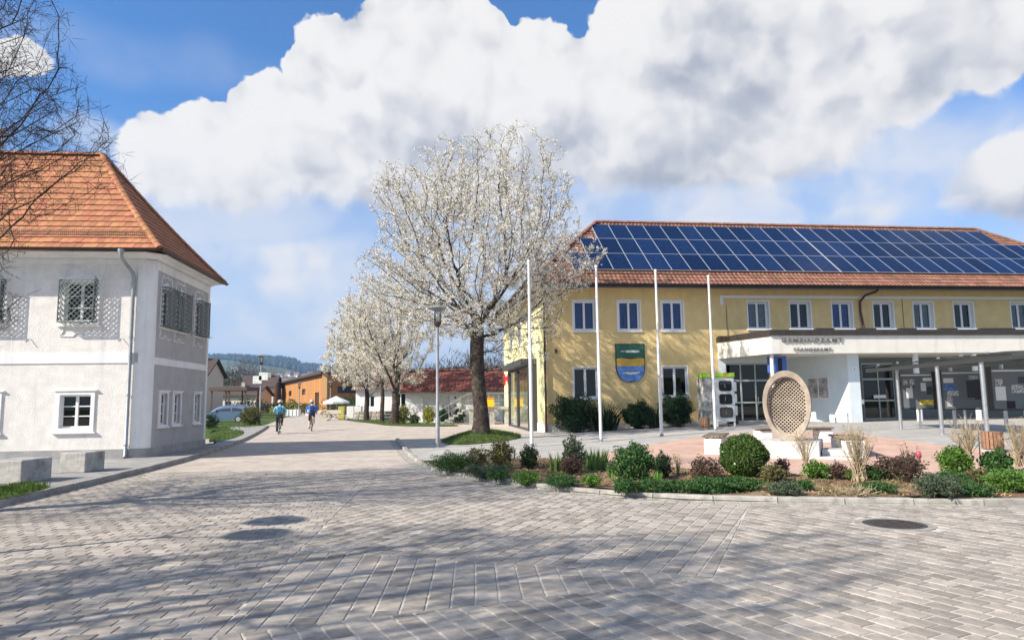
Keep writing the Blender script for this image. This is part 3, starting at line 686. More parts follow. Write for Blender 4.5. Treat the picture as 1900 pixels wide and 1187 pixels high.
for r in range(rows):
    t0, t1 = r / rows, min(1, (r + 1.12) / rows); off = (r % 2) * tw / 2
    x = XL - .6 + off; xe = hipx((r + .5) / rows)
    while x < xe:
        x1 = min(x + tw - .006, xe)
        if x1 - x > .04:
            V_ = tile(front, x, x1, t0, t1); jj = random.uniform(-.006, .006); V_ = [v + Vector((0, 0, jj)) for v in V_]
            (singles if x > -5.7 else tiles).append(V_)
        x += tw
    y = sy0((r + .5) / rows); ye = sy1((r + .5) / rows)
    while y < ye:
        y1 = min(y + tw - .006, ye)
        if y1 - y > .04: tiles.append(tile(side, y, y1, t0, t1))
        y += tw
random.shuffle(singles) if False else None
for i, V_ in enumerate(singles):
    if i < 300:
        c = sum(V_, Vector()) / 8; q = MB(); q.add([v - c for v in V_], TF); o = q.build('roof_tile', ROOF, M_tile); o.location = c
    else: restm.add(V_, TF)
for V_ in tiles: restm.add(V_, TF)
restm.build('roof_tile_field', ROOF, M_tile)['kind'] = 'stuff'
# hip and ridge cap tiles
def caps(line, n, r, par, m, r2=None):
    for i in range(n):
        a = line(i / n); b = line((i + 1.15) / n if i < n - 1 else 1.0)
        d = (b - a); q = MB(); X = d.normalized(); Y = X.cross(Vector((0, 0, 1))).normalized(); Z = Y.cross(X)
        ns = 7
        for s_, (P, rr) in enumerate(((Vector((0, 0, 0)), r * 1.12), (d, r))):
            for j in range(ns):
                an = math.pi * (-.05 + 1.1 * j / (ns - 1)); q.v.append(tuple(P + Y * math.cos(an) * rr + Z * (math.sin(an) * rr * .8 + .0)))
        for j in range(ns - 1): q.f.append((j, j + 1, ns + j + 1, ns + j)); q.mi.append(0)
        q.f.append(tuple(range(ns))); q.mi.append(0); q.f.append(tuple(range(2 * ns - 1, ns - 1, -1))); q.mi.append(0)
        o = q.build('ridge_tile', par, m, True); o.location = a
caps(lambda t: Vector((hipx(t), EY0 + (RY - EY0) * t, zE + (RZ - zE) * fl(t)[1] + .03)), 22, .105, ROOF, M_tile)
caps(lambda t: Vector((hipx(t), EY1 + (RY - EY1) * t, zE + (RZ - zE) * fl(t)[1] + .03)), 22, .105, ROOF, M_tile)
caps(lambda t: Vector((RX + (XL - RX) * t, RY, RZ + .03)), 22, .10, ROOF, M_tile)
# snow guard fence
k = MB(); t = 2.3 / rows; base = front(0, t)
for zz in (.05, .12, .19): k.tube([(XL, base.y - .03, base.z + zz), (hipx(t) - .12, base.y - .03, base.z + zz)], .008, 5)
x = XL
while x < hipx(t) - .15:
    k.bar((x, base.y - .03, base.z + .03), (x, base.y - .03, base.z + .20), .008, .012); x += .055
x = XL + .2
while x < hipx(t): k.bar((x, base.y - .02, base.z), (x, base.y + .14, base.z + .22), .03, .01); x += 1.1
k.build('snow_guard', ROOF, mat('rusty_iron', (.14, .085, .06), .7, var=.3, vs=8.))
# gutter and downpipe
k = MB()
def halfpipe(k, a, b, r):
    a, b = Vector(a), Vector(b); d = (b - a).normalized(); Yv = d.cross(Vector((0, 0, 1))).normalized(); n_ = 7
    o_ = len(k.v)
    for P in (a, b):
        for j in range(n_): an = math.pi + math.pi * j / (n_ - 1); k.v.append(tuple(P + Yv * math.cos(an) * r + Vector((0, 0, math.sin(an) * r))))
    for j in range(n_ - 1): k.f.append((o_ + j, o_ + j + 1, o_ + n_ + j + 1, o_ + n_ + j)); k.mi.append(0)
halfpipe(k, (XL - .6, EY0 - .05, zE + .02), (EX + .05, EY0 - .05, zE + .02), .075); halfpipe(k, (EX + .05, EY0 - .05, zE + .02), (EX + .05, EY1 + .05, zE + .02), .075)
k.build('gutter', HS, M_dkmetal, 'all')
k = MB(); k.lathe([(.05, 0), (.06, .06), (.095, .16), (.095, .2)], 12, (-.36, EY0 - .05, zE - .22))
k.tube([(-.36, EY0 - .05, zE - .2), (-.34, EY0 + .0, zE - .30), (-.24, -.12, zE - .62), (-.22, -.085, zE - .75), (-.22, -.085, .2), (-.22, -.14, .12)], .052, 12)
for z in (1.9, 3.6, 5.2, .45): k.lathe([(.062, 0), (.062, .05)], 12, (-.22, -.085, z))
k.build('downpipe', HS, M_zinc, True)
# chimney
k = MB(); k.box(-6.75, -6.0, RY - .25, RY + .45, 9.6, 10.95); k.box(-6.82, -5.93, RY - .32, RY + .52, 10.95, 11.05)
ch = k.build('chimney', ROOF, M_white, bevel=.02)
k = MB(); k.lathe([(.12, 11.05), (.12, 11.3), (.16, 11.32), (.16, 11.36), (.06, 11.45)], 12, (-6.3, RY + .1, 0)); k.build('chimney_pot', ROOF, M_black)

# concrete blocks on the pavement
for (xa, xb, yb_, hpx, dep, lab) in ((110, 157, 877, 36, .75, 'weathered concrete block at the kerb nearest the downpipe of the white house'), (-30, 38, 898, 42, .9, 'long stained concrete block at the left picture edge in front of the white house')):
    p = gnd((xa + xb) / 2, yb_, .10); sc = p.y / F; wd = (xb - xa) * sc; ht = hpx * sc
    t_ = MB(); hw = wd / 2
    t_.box(-hw, hw, 0, dep, 0, ht); o = t_.build('concrete_block', None, M_conc, loc=(p.x, p.y, .10), rz=HR - .12, bevel=.018)
    tag(o, lab, 'concrete block', 'concrete blocks on the left pavement')
    q = MB(); q.box(-hw + .08, hw - .08, .1, dep - .1, ht - .01, ht + .004); q.build('top_recess', o, M_plinth)

# ================================================================== TOWN HALL
TH = thing('town_hall', 'yellow two storey town hall with solar panel roof and white entrance canopy', 'town hall', GHC, GHR)
M_pale = mat('pale_blue_render', (.66, .72, .74), .9, var=.04, vs=2., bump=.006, bs=40., spec=.1)
M_cream = mat('cream_canopy_render', (.74, .70, .62), .85, var=.04, vs=2., stain=(.66, .62, .54), ss=(.6, .55, .8), spec=.2, streak=(.5, .47, .42))
M_facade2 = mat('light_yellow_render', (.80, .72, .38), .9, var=.05, vs=1.5, bump=.004, bs=40., spec=.1)
LW = 33.6; DW = 17.; zE2 = 7.24
usx = [1.53, 3.85, 6.15, 10.81, 13.14, 15.51, 17.87, 20.2, 22.59, 26.03, 28.4, 30.75]
uw = [(x, x + 1.13, 5.04 if i < 3 else 5.12, 6.54) for i, x in enumerate(usx)]; lw = [(1.47, 2.70, 1.68, 3.18), (6.07, 7.38, 1.68, 3.18)]
k = MB(); wall_holes(k, 0, 9.05, -.3, 7.25, [u for u in uw[:3]] + lw, 0., .20, None, 0, 1); wall_holes(k, 9.05, LW, 3.9, 7.25, uw[3:], 0., .24, None, 0, 1)
k.build('wall', TH, [M_yellow, M_wframe])
def casing(a, b, c, d, w_, par=TH):
    k = MB(); y = -.02
    k.box(a - w_, b + w_, y, 0, d, d + w_); k.box(a - w_, a, y, 0, c, d); k.box(b, b + w_, y, 0, c, d); k.box(a - w_ - .03, b + w_ + .03, y - .05, .0, c - .09, c); k.build('window_casing', par, M_wframe, bevel=.004)
for i, (a, b, c, d) in enumerate(uw):
    casing(a, b, c, d, .07)
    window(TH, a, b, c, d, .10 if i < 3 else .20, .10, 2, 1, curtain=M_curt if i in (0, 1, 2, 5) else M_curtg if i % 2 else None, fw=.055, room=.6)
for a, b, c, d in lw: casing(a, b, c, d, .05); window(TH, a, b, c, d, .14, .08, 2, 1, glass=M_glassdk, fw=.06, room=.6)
k = MB(); k.box(-.03, 9.05, -.04, 0., -.3, .42); k.build('plinth', TH, mat('pale_plinth', (.58, .57, .54), .9, var=.12, vs=2., stain=(.42, .40, .36), ss=(1.4, .52, .7)))
k = MB(); k.box(9.3, LW, -.05, 0, 6.72, 6.86); k.box(9.3, 9.46, -.05, 0, 6.36, 6.72); k.build('string_course', TH, M_wframe)
# left facade
ML = Matrix(((0, -1, 0, 0), (1, 0, 0, 0), (0, 0, 1, 0), (0, 0, 0, 1)))  # placeholder axes
k = MB(); k.add([(0, 0, -.3), (0, 0, 7.25), (0, DW, 7.25), (0, DW, -.3)], [(0, 1, 2, 3)]); k.add([(LW, 0, -.3), (LW, DW, -.3), (LW, DW, 7.25), (LW, 0, 7.25)], [(0, 1, 2, 3)]); k.add([(0, DW, -.3), (0, DW, 7.25), (LW, DW, 7.25), (LW, DW, -.3)], [(0, 1, 2, 3)])
k.build('side_wall', TH, M_facade2)
k = MB(); k.box(-.03, 0, 0, DW, -.3, .42); k.build('side_plinth', TH, M_wframe)
MLw = Matrix.Translation((0, 0, 0)) @ Matrix.Rotation(math.radians(-90), 4, 'Z')   # local x -> -Y, local y -> +X
for yy, z0, z1 in ((4.6, 5.0, 6.4), (8.4, 5.0, 6.4), (12.4, 5.0, 6.4), (13.2, 2.0, 3.4)):
    k = MB(); k.box(-.03, .0, yy - .6, yy + .6, z0 - .06, z1 + .06); w_ = k.build('window', TH, M_wframe)
    g_ = MB(); g_.box(-.036, -.031, yy - .5, yy - .04, z0 + .04, z1 - .04); g_.build('pane', w_, mat('opaque_dark_glass', (.03, .04, .05), .08, spec=.6)); g_ = MB(); g_.box(-.036, -.031, yy + .04, yy + .5, z0 + .04, z1 - .04); g_.build('pane', w_, MATS['opaque_dark_glass'])
# ---- roof
OV = 1.0; RYv, RZv, RXl, RXr = 5.0, 11.9, 4.15, 28.7
eL, eR, eF, eB = -OV, LW + OV, -OV, DW + OV
def tf(x, t): return Vector((x, eF + (RYv - eF) * t, zE2 + (RZv - zE2) * t))
k = MB()
A = [(eL, eF, zE2), (eR, eF, zE2), (RXr, RYv, RZv), (RXl, RYv, RZv), (eL, eB, zE2), (RXl, eB - 5, RZv), (eR, 2 * RYv - eF, zE2), (9.5, eB, zE2), (9.5, 2 * RYv - eF, zE2)]
k.add(A, [(0, 1, 2, 3), (4, 0, 3, 5), (1, 6, 2), (2, 6, 8, 3), (3, 8, 7, 5), (4, 5, 7)])
RF = k.build('roof', TH, M_tile2)
tl = MB()
tw2, th2 = .225, .335; nR = int(math.hypot(RYv - eF, RZv - zE2) / th2)
nv = Vector((0, -(RZv - zE2), RYv - eF)).normalized()
prof6 = [0, .35, .65, .5, .15, 0]
def wave_tile(P0, U, V, nrm, wd, ln, lift=.05):
    o_ = len(tl.v); n_ = 4
    for j in range(n_ + 1):
        h_ = [.0, .028, .034, .012, .0][j]; tl.v.append(tuple(P0 + U * (wd * j / n_) + nrm * (lift + h_)))
    for j in range(n_ + 1):
        h_ = [.0, .028, .034, .012, .0][j]; tl.v.append(tuple(P0 + U * (wd * j / n_) + V * ln + nrm * (.012 + h_)))
    for j in range(n_ + 1): tl.v.append(tuple(P0 + U * (wd * j / n_) + nrm * .0))
    for j in range(n_):
        tl.f.append((o_ + j, o_ + j + 1, o_ + n_ + 2 + j, o_ + n_ + 1 + j)); tl.f.append((o_ + 2 * n_ + 2 + j, o_ + 2 * n_ + 3 + j, o_ + j + 1, o_ + j)); tl.mi += [0, 0]
Vf = (tf(0, 1) - tf(0, 0)).normalized(); step = 1 / nR
for r in range(nR):
    t0 = r * step; xl = eL + (RXl - eL) * t0; xr = min(30.5, eR + (RXr - eR) * t0)
    inside = .22 < t0 < .93
    x = xl
    while x < xr:
        if not (inside and x > 3.4 + 0.0 * t0 + 1.2 and x < RXr - 2 + (1 - t0) * 5): wave_tile(tf(x, t0), Vector((1, 0, 0)), Vf, nv, tw2, th2 * 1.08)
        x += tw2
# left slope
def lf(y, t): return Vector((eL + (RXl - eL) * t, y, zE2 + (RZv - zE2) * t))
Vl = (lf(0, 1) - lf(0, 0)).normalized(); nl = Vector((-(RZv - zE2), 0, RXl - eL)).normalized()
nR2 = int((lf(0, 1) - lf(0, 0)).length / th2)
for r in range(nR2):
    t0 = r / nR2; y = eB - 5 * t0
    while y > eF + (RYv - eF) * t0: y -= tw2 * 1.3; wave_tile(lf(y + tw2 * 1.3, t0), Vector((0, -1, 0)), Vl, nl, tw2 * 1.3, th2 * 1.08)
tl.build('roof_tile_field', RF, M_tile2)['kind'] = 'stuff'
caps(lambda t: tf(eL + (RXl - eL) * t, t) + Vector((0, 0, .05)), 24, .13, RF, M_tile2)
caps(lambda t: Vector((RXl + (RXr - RXl) * t, RYv, RZv + .05)), 66, .13, RF, M_tile2)
caps(lambda t: tf(eR + (RXr - eR) * (1 - t), 1 - t) + Vector((0, 0, .05)), 24, .13, RF, M_tile2)
# solar panels: three rows
M_cell = bpy.data.materials.new('solar_cells'); M_cell.use_nodes = True; t_ = NT(M_cell.node_tree); b_ = M_cell.node_tree.nodes['Principled BSDF']
tcn = t_.n('ShaderNodeTexCoord'); br = t_.n('ShaderNodeTexBrick', {'Vector': tcn.outputs['Object'], 'Color1': (.004, .013, .048, 1), 'Color2': (.006, .019, .066, 1), 'Mortar': (.03, .045, .08, 1), 'Scale': 1., 'Mortar Size': .0045, 'Brick Width': .16, 'Row Height': .16}, offset=0.)
oi = t_.n('ShaderNodeObjectInfo'); hs = t_.n('ShaderNodeHueSaturation', {'Value': t_.m('ADD', .75, t_.m('MULTIPLY', oi.outputs['Random'], .6)), 'Color': br.outputs[0]})
M_cell.node_tree.links.new(hs.outputs[0], b_.inputs['Base Color']); b_.inputs['Roughness'].default_value = .16; b_.inputs['Specular IOR Level'].default_value = .18
M_alu = mat('aluminium_frame', (.55, .58, .63), .45, metal=.3)
slL = math.hypot(RYv - eF, RZv - zE2); pw, ph = 1.035, 1.89; t_lo = .30 / 6.0 * 1.0
q = MB(); q.box(.0, pw - .012, 0, ph - .012, -.02, .018, 1); fr_ = .013; q.box(fr_, pw - .012 - fr_, fr_, ph - .012 - fr_, .018, .0195, 0)
me = q.build('solar_panel', RF, [M_cell, M_alu]).data; first = bpy.data.objects['solar_panel']
angR = math.atan2(RZv - zE2, RYv - eF)
s0 = .385 / math.cos(angR) + 1.0 / math.cos(angR) * .62          # distance up the slope of the lower panel edge
cnt = 0
for r in range(3):
    sr = s0 + r * (ph + .006); st_ = [2.15, 2.15, 3.185][r]; en_ = [31.0, 30.0, 28.4][r]; x = st_ if r != 1 else 2.15 + pw * .0
    x = [1.60, 2.64, 3.67][r]
    while x < en_:
        o = first if cnt == 0 else link('solar_panel', me, RF); cnt += 1
        P = Vector((0, eF, zE2)) + Vf * sr + nv * .15; o.location = (x + (.05 if x > 15.2 else 0), P.y, P.z); o.rotation_euler = (angR, 0, 0); x += pw
k = MB()
for r in range(3):
    for dd in (.35, 1.35):
        P = Vector((0, eF, zE2)) + Vf * (s0 + r * (ph + .006) + dd) + nv * .10; k.bar((1.6 + r, P.y, P.z), (30.5 - r, P.y, P.z), .04, .05)
k.build('panel_rail', RF, M_alu)
# snow guard and lightning rods
k = MB()
for i in range(9):
    xa = -.2 + i * .98; P = Vector((0, eF, zE2)) + Vf * .95 + nv * .08; [k.tube([(xa, P.y, P.z + h_), (xa + .93, P.y, P.z + h_)], .012, 4) for h_ in (.04, .12, .2)]; [k.bar((xa + j * .09, P.y, P.z), (xa + j * .09, P.y, P.z + .21), .012, .012) for j in range(11)]
k.build('snow_guard', RF, mat('rusty_iron', (.14, .085, .06), .7, var=.3, vs=8.))
for (x, zz) in ((RXl, .8), (11.5, .9), (20.5, .9), (27.2, 1.0)):
    k = MB(); k.tube([(x, RYv, RZv), (x, RYv, RZv + zz)], .012, 5); k.build('lightning_rod', RF, M_galv)
# eave box, gutter, downpipes
k = MB(); k.box(eL + .1, eR, eF + .06, .0, 7.17, 7.22); k.box(eL + .06, .0, eF + .06, DW, 7.165, 7.215); k.build('soffit', TH, mat('pale_soffit', (.50, .46, .40), .8))
k = MB(); halfpipe(k, (eL - .05, eF - .06, zE2 + .03), (eR, eF - .06, zE2 + .03), .085); halfpipe(k, (eL - .06, eB, zE2 + .03), (eL - .06, eF - .06, zE2 + .03), .085); k.box(eL, eR, eF, eF + .06, 7.08, 7.27); k.box(eL, eL + .06, eF + .06, eB, 7.08, 7.27)
k.build('gutter', TH, M_dkmetal)
k = MB(); k.tube([(-.05, eF - .06, 7.15), (-.05, eF + .1, 6.95), (.02, -.12, 6.55), (.03, -.10, 6.4), (.03, -.10, .0)], .055, 10)
k.tube([(17.55, eF - .06, 7.15), (17.5, eF + .15, 6.98), (17.2, -.35, 6.85), (17.05, -.12, 6.55), (17.05, -.1, 6.0), (17.25, -.1, 4.7)], .06, 10)
k.build('downpipe', TH, mat('brown_pipe', (.075, .035, .03), .5), True)
for x, z0_, z1_ in ((9.62, 4.75, 6.36), (18.95 + .6, 4.75, 6.7)):
    k = MB(); k.tube([(x, -.03, z0_), (x, -.03, z1_)], .012, 6); k.build('cable', TH, M_dkmetal)
k = MB(); k.tube([(0.62, -.04, 3.95), (0.62, -.04, 4.12)], .05, 8); k.box(.56, .68, -.05, 0, 3.92, 4.0); k.build('wall_lamp', TH, M_dkmetal)
# ---- coat of arms
CA = Vector((4.40, -.06, 2.42)); cw, chh = .76, 1.94
def shield(s, z0f=0., z1f=1.):
    pts = []
    def edge(z):  # half width at height fraction z
        return cw * s if z > .42 else cw * s * math.sqrt(max(0, 1 - ((.42 - z) / .42) ** 2)) ** .8
    return pts, edge
_, ed = shield(1.)
def band(z0f, z1f, sc, wavy=0.):
    L_, R_ = [], []
    for i in range(13):
        z = z0f + (z1f - z0f) * i / 12; wd = ed(z) * sc; L_.append((-wd, z)); R_.append((wd, z))
    top = [(R_[-1][0] * (1 - 2 * j / 10), z1f + wavy * math.sin(j / 10 * 2 * math.pi * 1.5)) for j in range(1, 10)] if wavy else []
    return [(CA.x + u, CA.z + v * chh) for u, v in R_ + top + L_[::-1]]
EM = MB(); EM.prism([(CA.x + u * 1.0, CA.z + v * chh) for u, v in [(ed(i / 24.), i / 24.) for i in range(25)] + [(-ed(i / 24.), i / 24.) for i in range(24, -1, -1)]], -.06, 0., 'y')
em = EM.build('coat_of_arms', TH, mat('emblem_outline', (.02, .025, .03), .6))
EMI = MB().prism(band(.03, .42, .94), -.072, -.06, 'y').build('blue_field', em, mat('emblem_blue', (.12, .26, .62), .6, var=.3, vs=5.))
MB().prism(band(.42, .615, .94, .012), -.072, -.06, 'y').build('gold_field', em, mat('emblem_gold', (.62, .38, .06), .6, var=.15, vs=5.))
MB().prism([(CA.x - cw * .94, CA.z + .63 * chh), (CA.x + cw * .94, CA.z + .63 * chh), (CA.x + cw * .94, CA.z + .975 * chh), (CA.x - cw * .94, CA.z + .975 * chh)], -.072, -.06, 'y').build('green_field', em, mat('emblem_green', (.03, .12, .075), .6, var=.2, vs=5.))
M_ew = mat('emblem_white', (.70, .70, .66), .6)
def em_shape(name, P): MB().prism([(CA.x + u * cw, CA.z + v * chh) for u, v in P], -.084, -.073, 'y').build(name, em, M_ew)
em_shape('boat_mark', [(-.28, .77), (.55, .77), (.66, .80), (.55, .83), (-.28, .83)]); em_shape('oar_mark', [(-.62, .79), (-.3, .795), (-.3, .81), (-.62, .815), (-.68, .80)])
em_shape('fish_mark', [(-.62, .21), (-.45, .235), (-.3, .22), (0, .20), (.35, .215), (.55, .235), (.66, .28), (.5, .27), (.2, .27), (-.1, .265), (-.35, .275), (-.5, .255)])
MB().prism([(CA.x + u * cw, CA.z + v * chh) for u, v in [(-.5, .265), (.45, .28), (.6, .31), (.45, .292), (-.45, .278), (-.68, .225)]], -.088, -.085, 'y').build('fish_back', em, MATS['emblem_outline'])
# ---- canopy
CB, CT, CR = 3.57, 4.40, 4.66
fas = [(9.05, 0.), (9.88, -4.0), (36., -4.0), (36., 0.)]
CAN = MB().prism(fas, CB, CT).build('canopy', TH, M_cream)
ins = [(9.0, 0.), (9.80, -4.1), (36., -4.1), (36., 0.)]
MB().prism(ins, CT + .003, CR).build('canopy_roof_edge', CAN, M_dkmetal)
k = MB()
for i in range(3, 11): MB().box(usx[i] + 1.25, usx[i + 1] - .13, -.30, -.003, 4.67, 5.12 if i > 3 else 4.9).build('canopy_parapet', CAN, M_dkmetal)
MB().box(9.1, 10.7, -.3, -.003, 4.67, 4.72).build('canopy_parapet', CAN, M_dkmetal)
def text_mesh(txt, size, ext):
    cu = bpy.data.curves.new('txt', 'FONT'); cu.body = txt; cu.size = size; cu.extrude = ext; cu.offset = size * .012; cu.space_character = 1.28
    ob = bpy.data.objects.new('txt', cu); COL.objects.link(ob); dg = bpy.context.evaluated_depsgraph_get(); me = bpy.data.meshes.new_from_object(ob.evaluated_get(dg)); bpy.data.objects.remove(ob); return me
M_let = mat('bronze_letters', (.20, .18, .15), .45, metal=.4)
for txt, x0, x1, z, sz in (('GEMEINDEAMT', 10.37, 13.38, 4.10, .27), ('STANDESAMT', 10.93, 12.80, 3.71, .185)):
    me = text_mesh(txt, sz, .02); me.materials.append(M_let); xs = [v.co.x for v in me.vertices]; sc = (x1 - x0) / (max(xs) - min(xs))
    for v in me.vertices: v.co = Vector(((v.co.x - min(xs)) * sc, v.co.y, v.co.z))
    o = link('lettering', me, CAN); o.location = (x0, -4.045, z - .02); o.rotation_euler = (math.radians(90), 0, 0)
# slanted wall with pier
zg = .22
k = MB(); k.prism([(14.02, -3.3), (14.60, -3.3), (14.60, 0), (12.75, 0)], zg - .5, CB); PW = k.build('entrance_pier', TH, M_pale)
a0, a1 = Vector((14.02, -3.3, 0)), Vector((12.75, 0, 0)); du = (a1 - a0).normalized(); nout = Vector((du.y, -du.x, 0)); nout = nout if nout.x < 0 else -nout
MP = Matrix.Translation(a0) @ Matrix(((du.x, -nout.x, 0, 0), (du.y, -nout.y, 0, 0), (0, 0, 1, 0), (0, 0, 0, 1)))
k = MB(); k.box(1.05, 2.3, -.06, -.004, 1.45, 2.55, 0, MP); nb = k.build('notice_case', TH, M_wframe)
for xa, xb in ((1.1, 1.62), (1.68, 2.24)):
    g_ = MB(); g_.box(xa, xb, -.068, -.061, 1.52, 2.48, 0, MP); g_.build('pinboard', nb, mat('notice_paper_grey', (.38, .36, .33), .8, var=.5, vs=4.))
k = MB(); k.box(14.2, 14.46, -3.325, -3.302, 2.72, 2.98); hn = k.build('house_number_plate', TH, M_wframe)
me = text_mesh('1', .16, .004); me.materials.append(M_black); o = link('number', me, hn); o.location = (14.31, -3.33, 2.79); o.rotation_euler = (math.radians(90), 0, 0)
k = MB(); k.box(14.55, 14.66, -3.4, -3.3, 1.2, 1.42); k.box(14.56, 14.65, -3.44, -3.4, 1.25, 1.32); k.build('wall_bell_box', TH, M_steel)
k = MB(); k.box(12.9, 13.9, -3.05, -2.95, 0, .0) if False else k.box(13.15, 13.2, -3.42, -3.37, .2, .62); k.build('pier_post', TH, M_galv)
# ground floor wall: glazed entrance left, door right, dark recess
GF = [(9.45, 12.6, .34, 3.35), (16.95, 18.75, .34, 3.30), (21.6, 22.5, 1.0, 1.75)]
k = MB(); wall_holes(k, 9.05, 13.6, -.3, 3.9, GF[:1], 0., .10); k.build('ground_floor_wall', TH, M_pale)
k = MB(); wall_holes(k, 13.6, 36, -.3, 3.9, GF[1:], 0., .10); k.build('recess_wall', TH, mat('shaded_recess_render', (.17, .19, .195), .9, var=.1, vs=2.))  # shade of the deep recess is put into this dark wall colour
k = MB(); k.box(26.5, 27.6, -.03, 0., .0, 1.9); k.build('painted_sun_patch', TH, M_wframe)  # white board stands in for a sunlit patch of this wall
M_fr = mat('grey_green_door_frame', (.44, .48, .47), .5, spec=.4)
def glazed(x0, x1, z0, z1, cols, transom, y=.06, name='entrance_door'):
    k = MB(); f_ = .07
    for c in range(cols + 1): xc = x0 + (x1 - x0) * c / cols; k.box(max(x0, xc - f_ / 2), min(x1, xc + f_ / 2), y - .04, y + .04, z0, z1)
    for z in (z0 + .04, transom, z1 - .04, z0 + (transom - z0) * .47): k.box(x0, x1, y - .034, y + .034, z - .045, z + .045)
    d = k.build(name, TH, M_fr)
    for c in range(cols):
        xa = x0 + (x1 - x0) * c / cols + f_ / 2; xb = x0 + (x1 - x0) * (c + 1) / cols - f_ / 2
        for za, zb_ in ((z0 + .085, z0 + (transom - z0) * .47 - .045), (z0 + (transom - z0) * .47 + .045, transom - .045), (transom + .045, z1 - .085)):
            g_ = MB(); g_.add([(xa, y, za), (xb, y, za), (xb, y, zb_), (xa, y, zb_)], [(0, 1, 2, 3)]); g_.build('pane', d, M_glassdk)
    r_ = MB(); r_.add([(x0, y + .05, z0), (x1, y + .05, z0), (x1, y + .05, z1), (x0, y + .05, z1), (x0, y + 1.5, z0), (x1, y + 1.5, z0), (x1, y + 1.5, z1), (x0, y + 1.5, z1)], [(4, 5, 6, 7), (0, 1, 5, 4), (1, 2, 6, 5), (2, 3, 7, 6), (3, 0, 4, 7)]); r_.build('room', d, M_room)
    return d
d = glazed(9.45, 12.6, .34, 3.35, 4, 2.45); k = MB(); k.tube([(11.1, -.05, 1.2), (11.1, -.05, 1.6)], .018, 6); k.build('handle', d, M_steel)
d = glazed(16.95, 18.75, .34, 3.30, 2, 2.45); k = MB(); k.box(17.5, 18.2, -.03, .0, 1.45, 1.62); k.build('push_bar', d, M_steel)
d = glazed(21.6, 22.5, 1.0, 1.75, 2, 1.6, name='small_window')
# columns carrying the canopy
for x, y, cr in ((10.12, -3.5, .085), (17.62, -3.2, .13), (20.75, -3.2, .13), (25., -3.2, .13)):
    MB().lathe([(cr, -.1), (cr, CB + .01)], 20, (x, y, 0)).build('column', TH, M_wframe, True)
k = MB(); k.box(10.3, 10.95, -3.3, -2.7, 2.75, 3.5); bs_ = k.build('blue_sign_box', TH, mat('blue_enamel', (.06, .13, .42), .4)); k = MB(); k.box(10.52, 10.72, -3.312, -3.301, 2.8, 3.4); k.build('sign_emblem', bs_, M_black)
# glass porch on the left facade
k = MB(); M_anth = mat('anthracite_frame', (.045, .048, .05), .45)
k.box(-.85, 0, 2.2, 10.8, 3.46, 3.78)
for y in (2.3, 6.5, 10.6): k.box(-.5, -.34, y - .08, y + .08, 0, 3.46)
k.box(-.45, .0, 2.22, 2.4, 0, 3.45); k.box(-.47, -.37, 2.4, 10.6, 0, .12); k.box(-.47, -.37, 2.4, 10.6, 3.3, 3.455)
po = k.build('glass_porch', TH, M_anth)
for ya, yb in ((2.4, 4.4), (4.45, 6.4), (6.6, 8.5), (8.55, 10.5)):
    g_ = MB(); g_.add([(-.42, ya, .12), (-.42, ya, 3.3), (-.42, yb, 3.3), (-.42, yb, .12)], [(0, 1, 2, 3)]); g_.build('pane', po, glassmat('porch_glass', (.6, .65, .62), .22))
# red round signs on the side wall, parcel landing, letter box
for y, z in ((14.2, 3.1), (16.4, 3.1)):
    k = MB(); M_ = Matrix.Translation((-.05, y, z)) @ Matrix.Rotation(math.radians(90), 4, 'Y'); k.lathe([(.0, -.03), (.42, -.03), (.42, .03), (.0, .03)], 24); k.v = [tuple(M_ @ Vector(v)) for v in k.v]; s_ = k.build('round_red_sign', TH, mat('sign_red', (.55, .03, .03), .5))
    k = MB(); k.lathe([(.0, .031), (.22, .031), (.22, .04), (.0, .04)], 20); k.v = [tuple(M_ @ Vector((v[0], v[1], -v[2]))) for v in k.v]; k.build('sign_centre', s_, mat('sign_dark_red', (.18, .02, .02), .5))
k = MB(); k.box(-.06, 0, 14.9, 15.7, 3.0, 3.3); k.build('red_sign_bar', TH, MATS['sign_red'])

# ================================================================== STREET FURNITURE
# flagpoles
FPX = [(0.62, 24.25), (3.17, 25.6), (5.70, 27.1), (8.34, 29.05)]
FLAB = ['leftmost white flagpole, nearest the glass porch', 'second white flagpole from the left, before the big round bush', 'third white flagpole, right of the coat of arms', 'rightmost white flagpole beside the grey cabinet']
pf = None
for i, (x, y) in enumerate(FPX):
    z = zt(x, y)
    if pf is None:
        pf = thing('flagpole', FLAB[0], 'flagpole', (x, y, z), 0, 'white flagpoles in front of the town hall')
        MB().lathe([(.062, 0), (.060, 3.4), (.050, 3.42), (.046, 5.3), (.044, 6.42)], 14).build('pole', pf, M_pole, True)
        MB().lathe([(.055, 5.28), (.055, 5.36)], 14).build('collar', pf, M_pole, True)
        MB().lathe([(.0, 6.40), (.062, 6.42), (.062, 6.50), (.0, 6.53)], 14).build('cap', pf, M_pole, True)
        k = MB(); k.lathe([(.10, 0), (.10, .012), (.07, .02), (.07, .10)], 14); k.build('foot', pf, M_galv)
    else:
        o = copy_tree(pf); o.location = (x, y, z); o['label'] = FLAB[i]
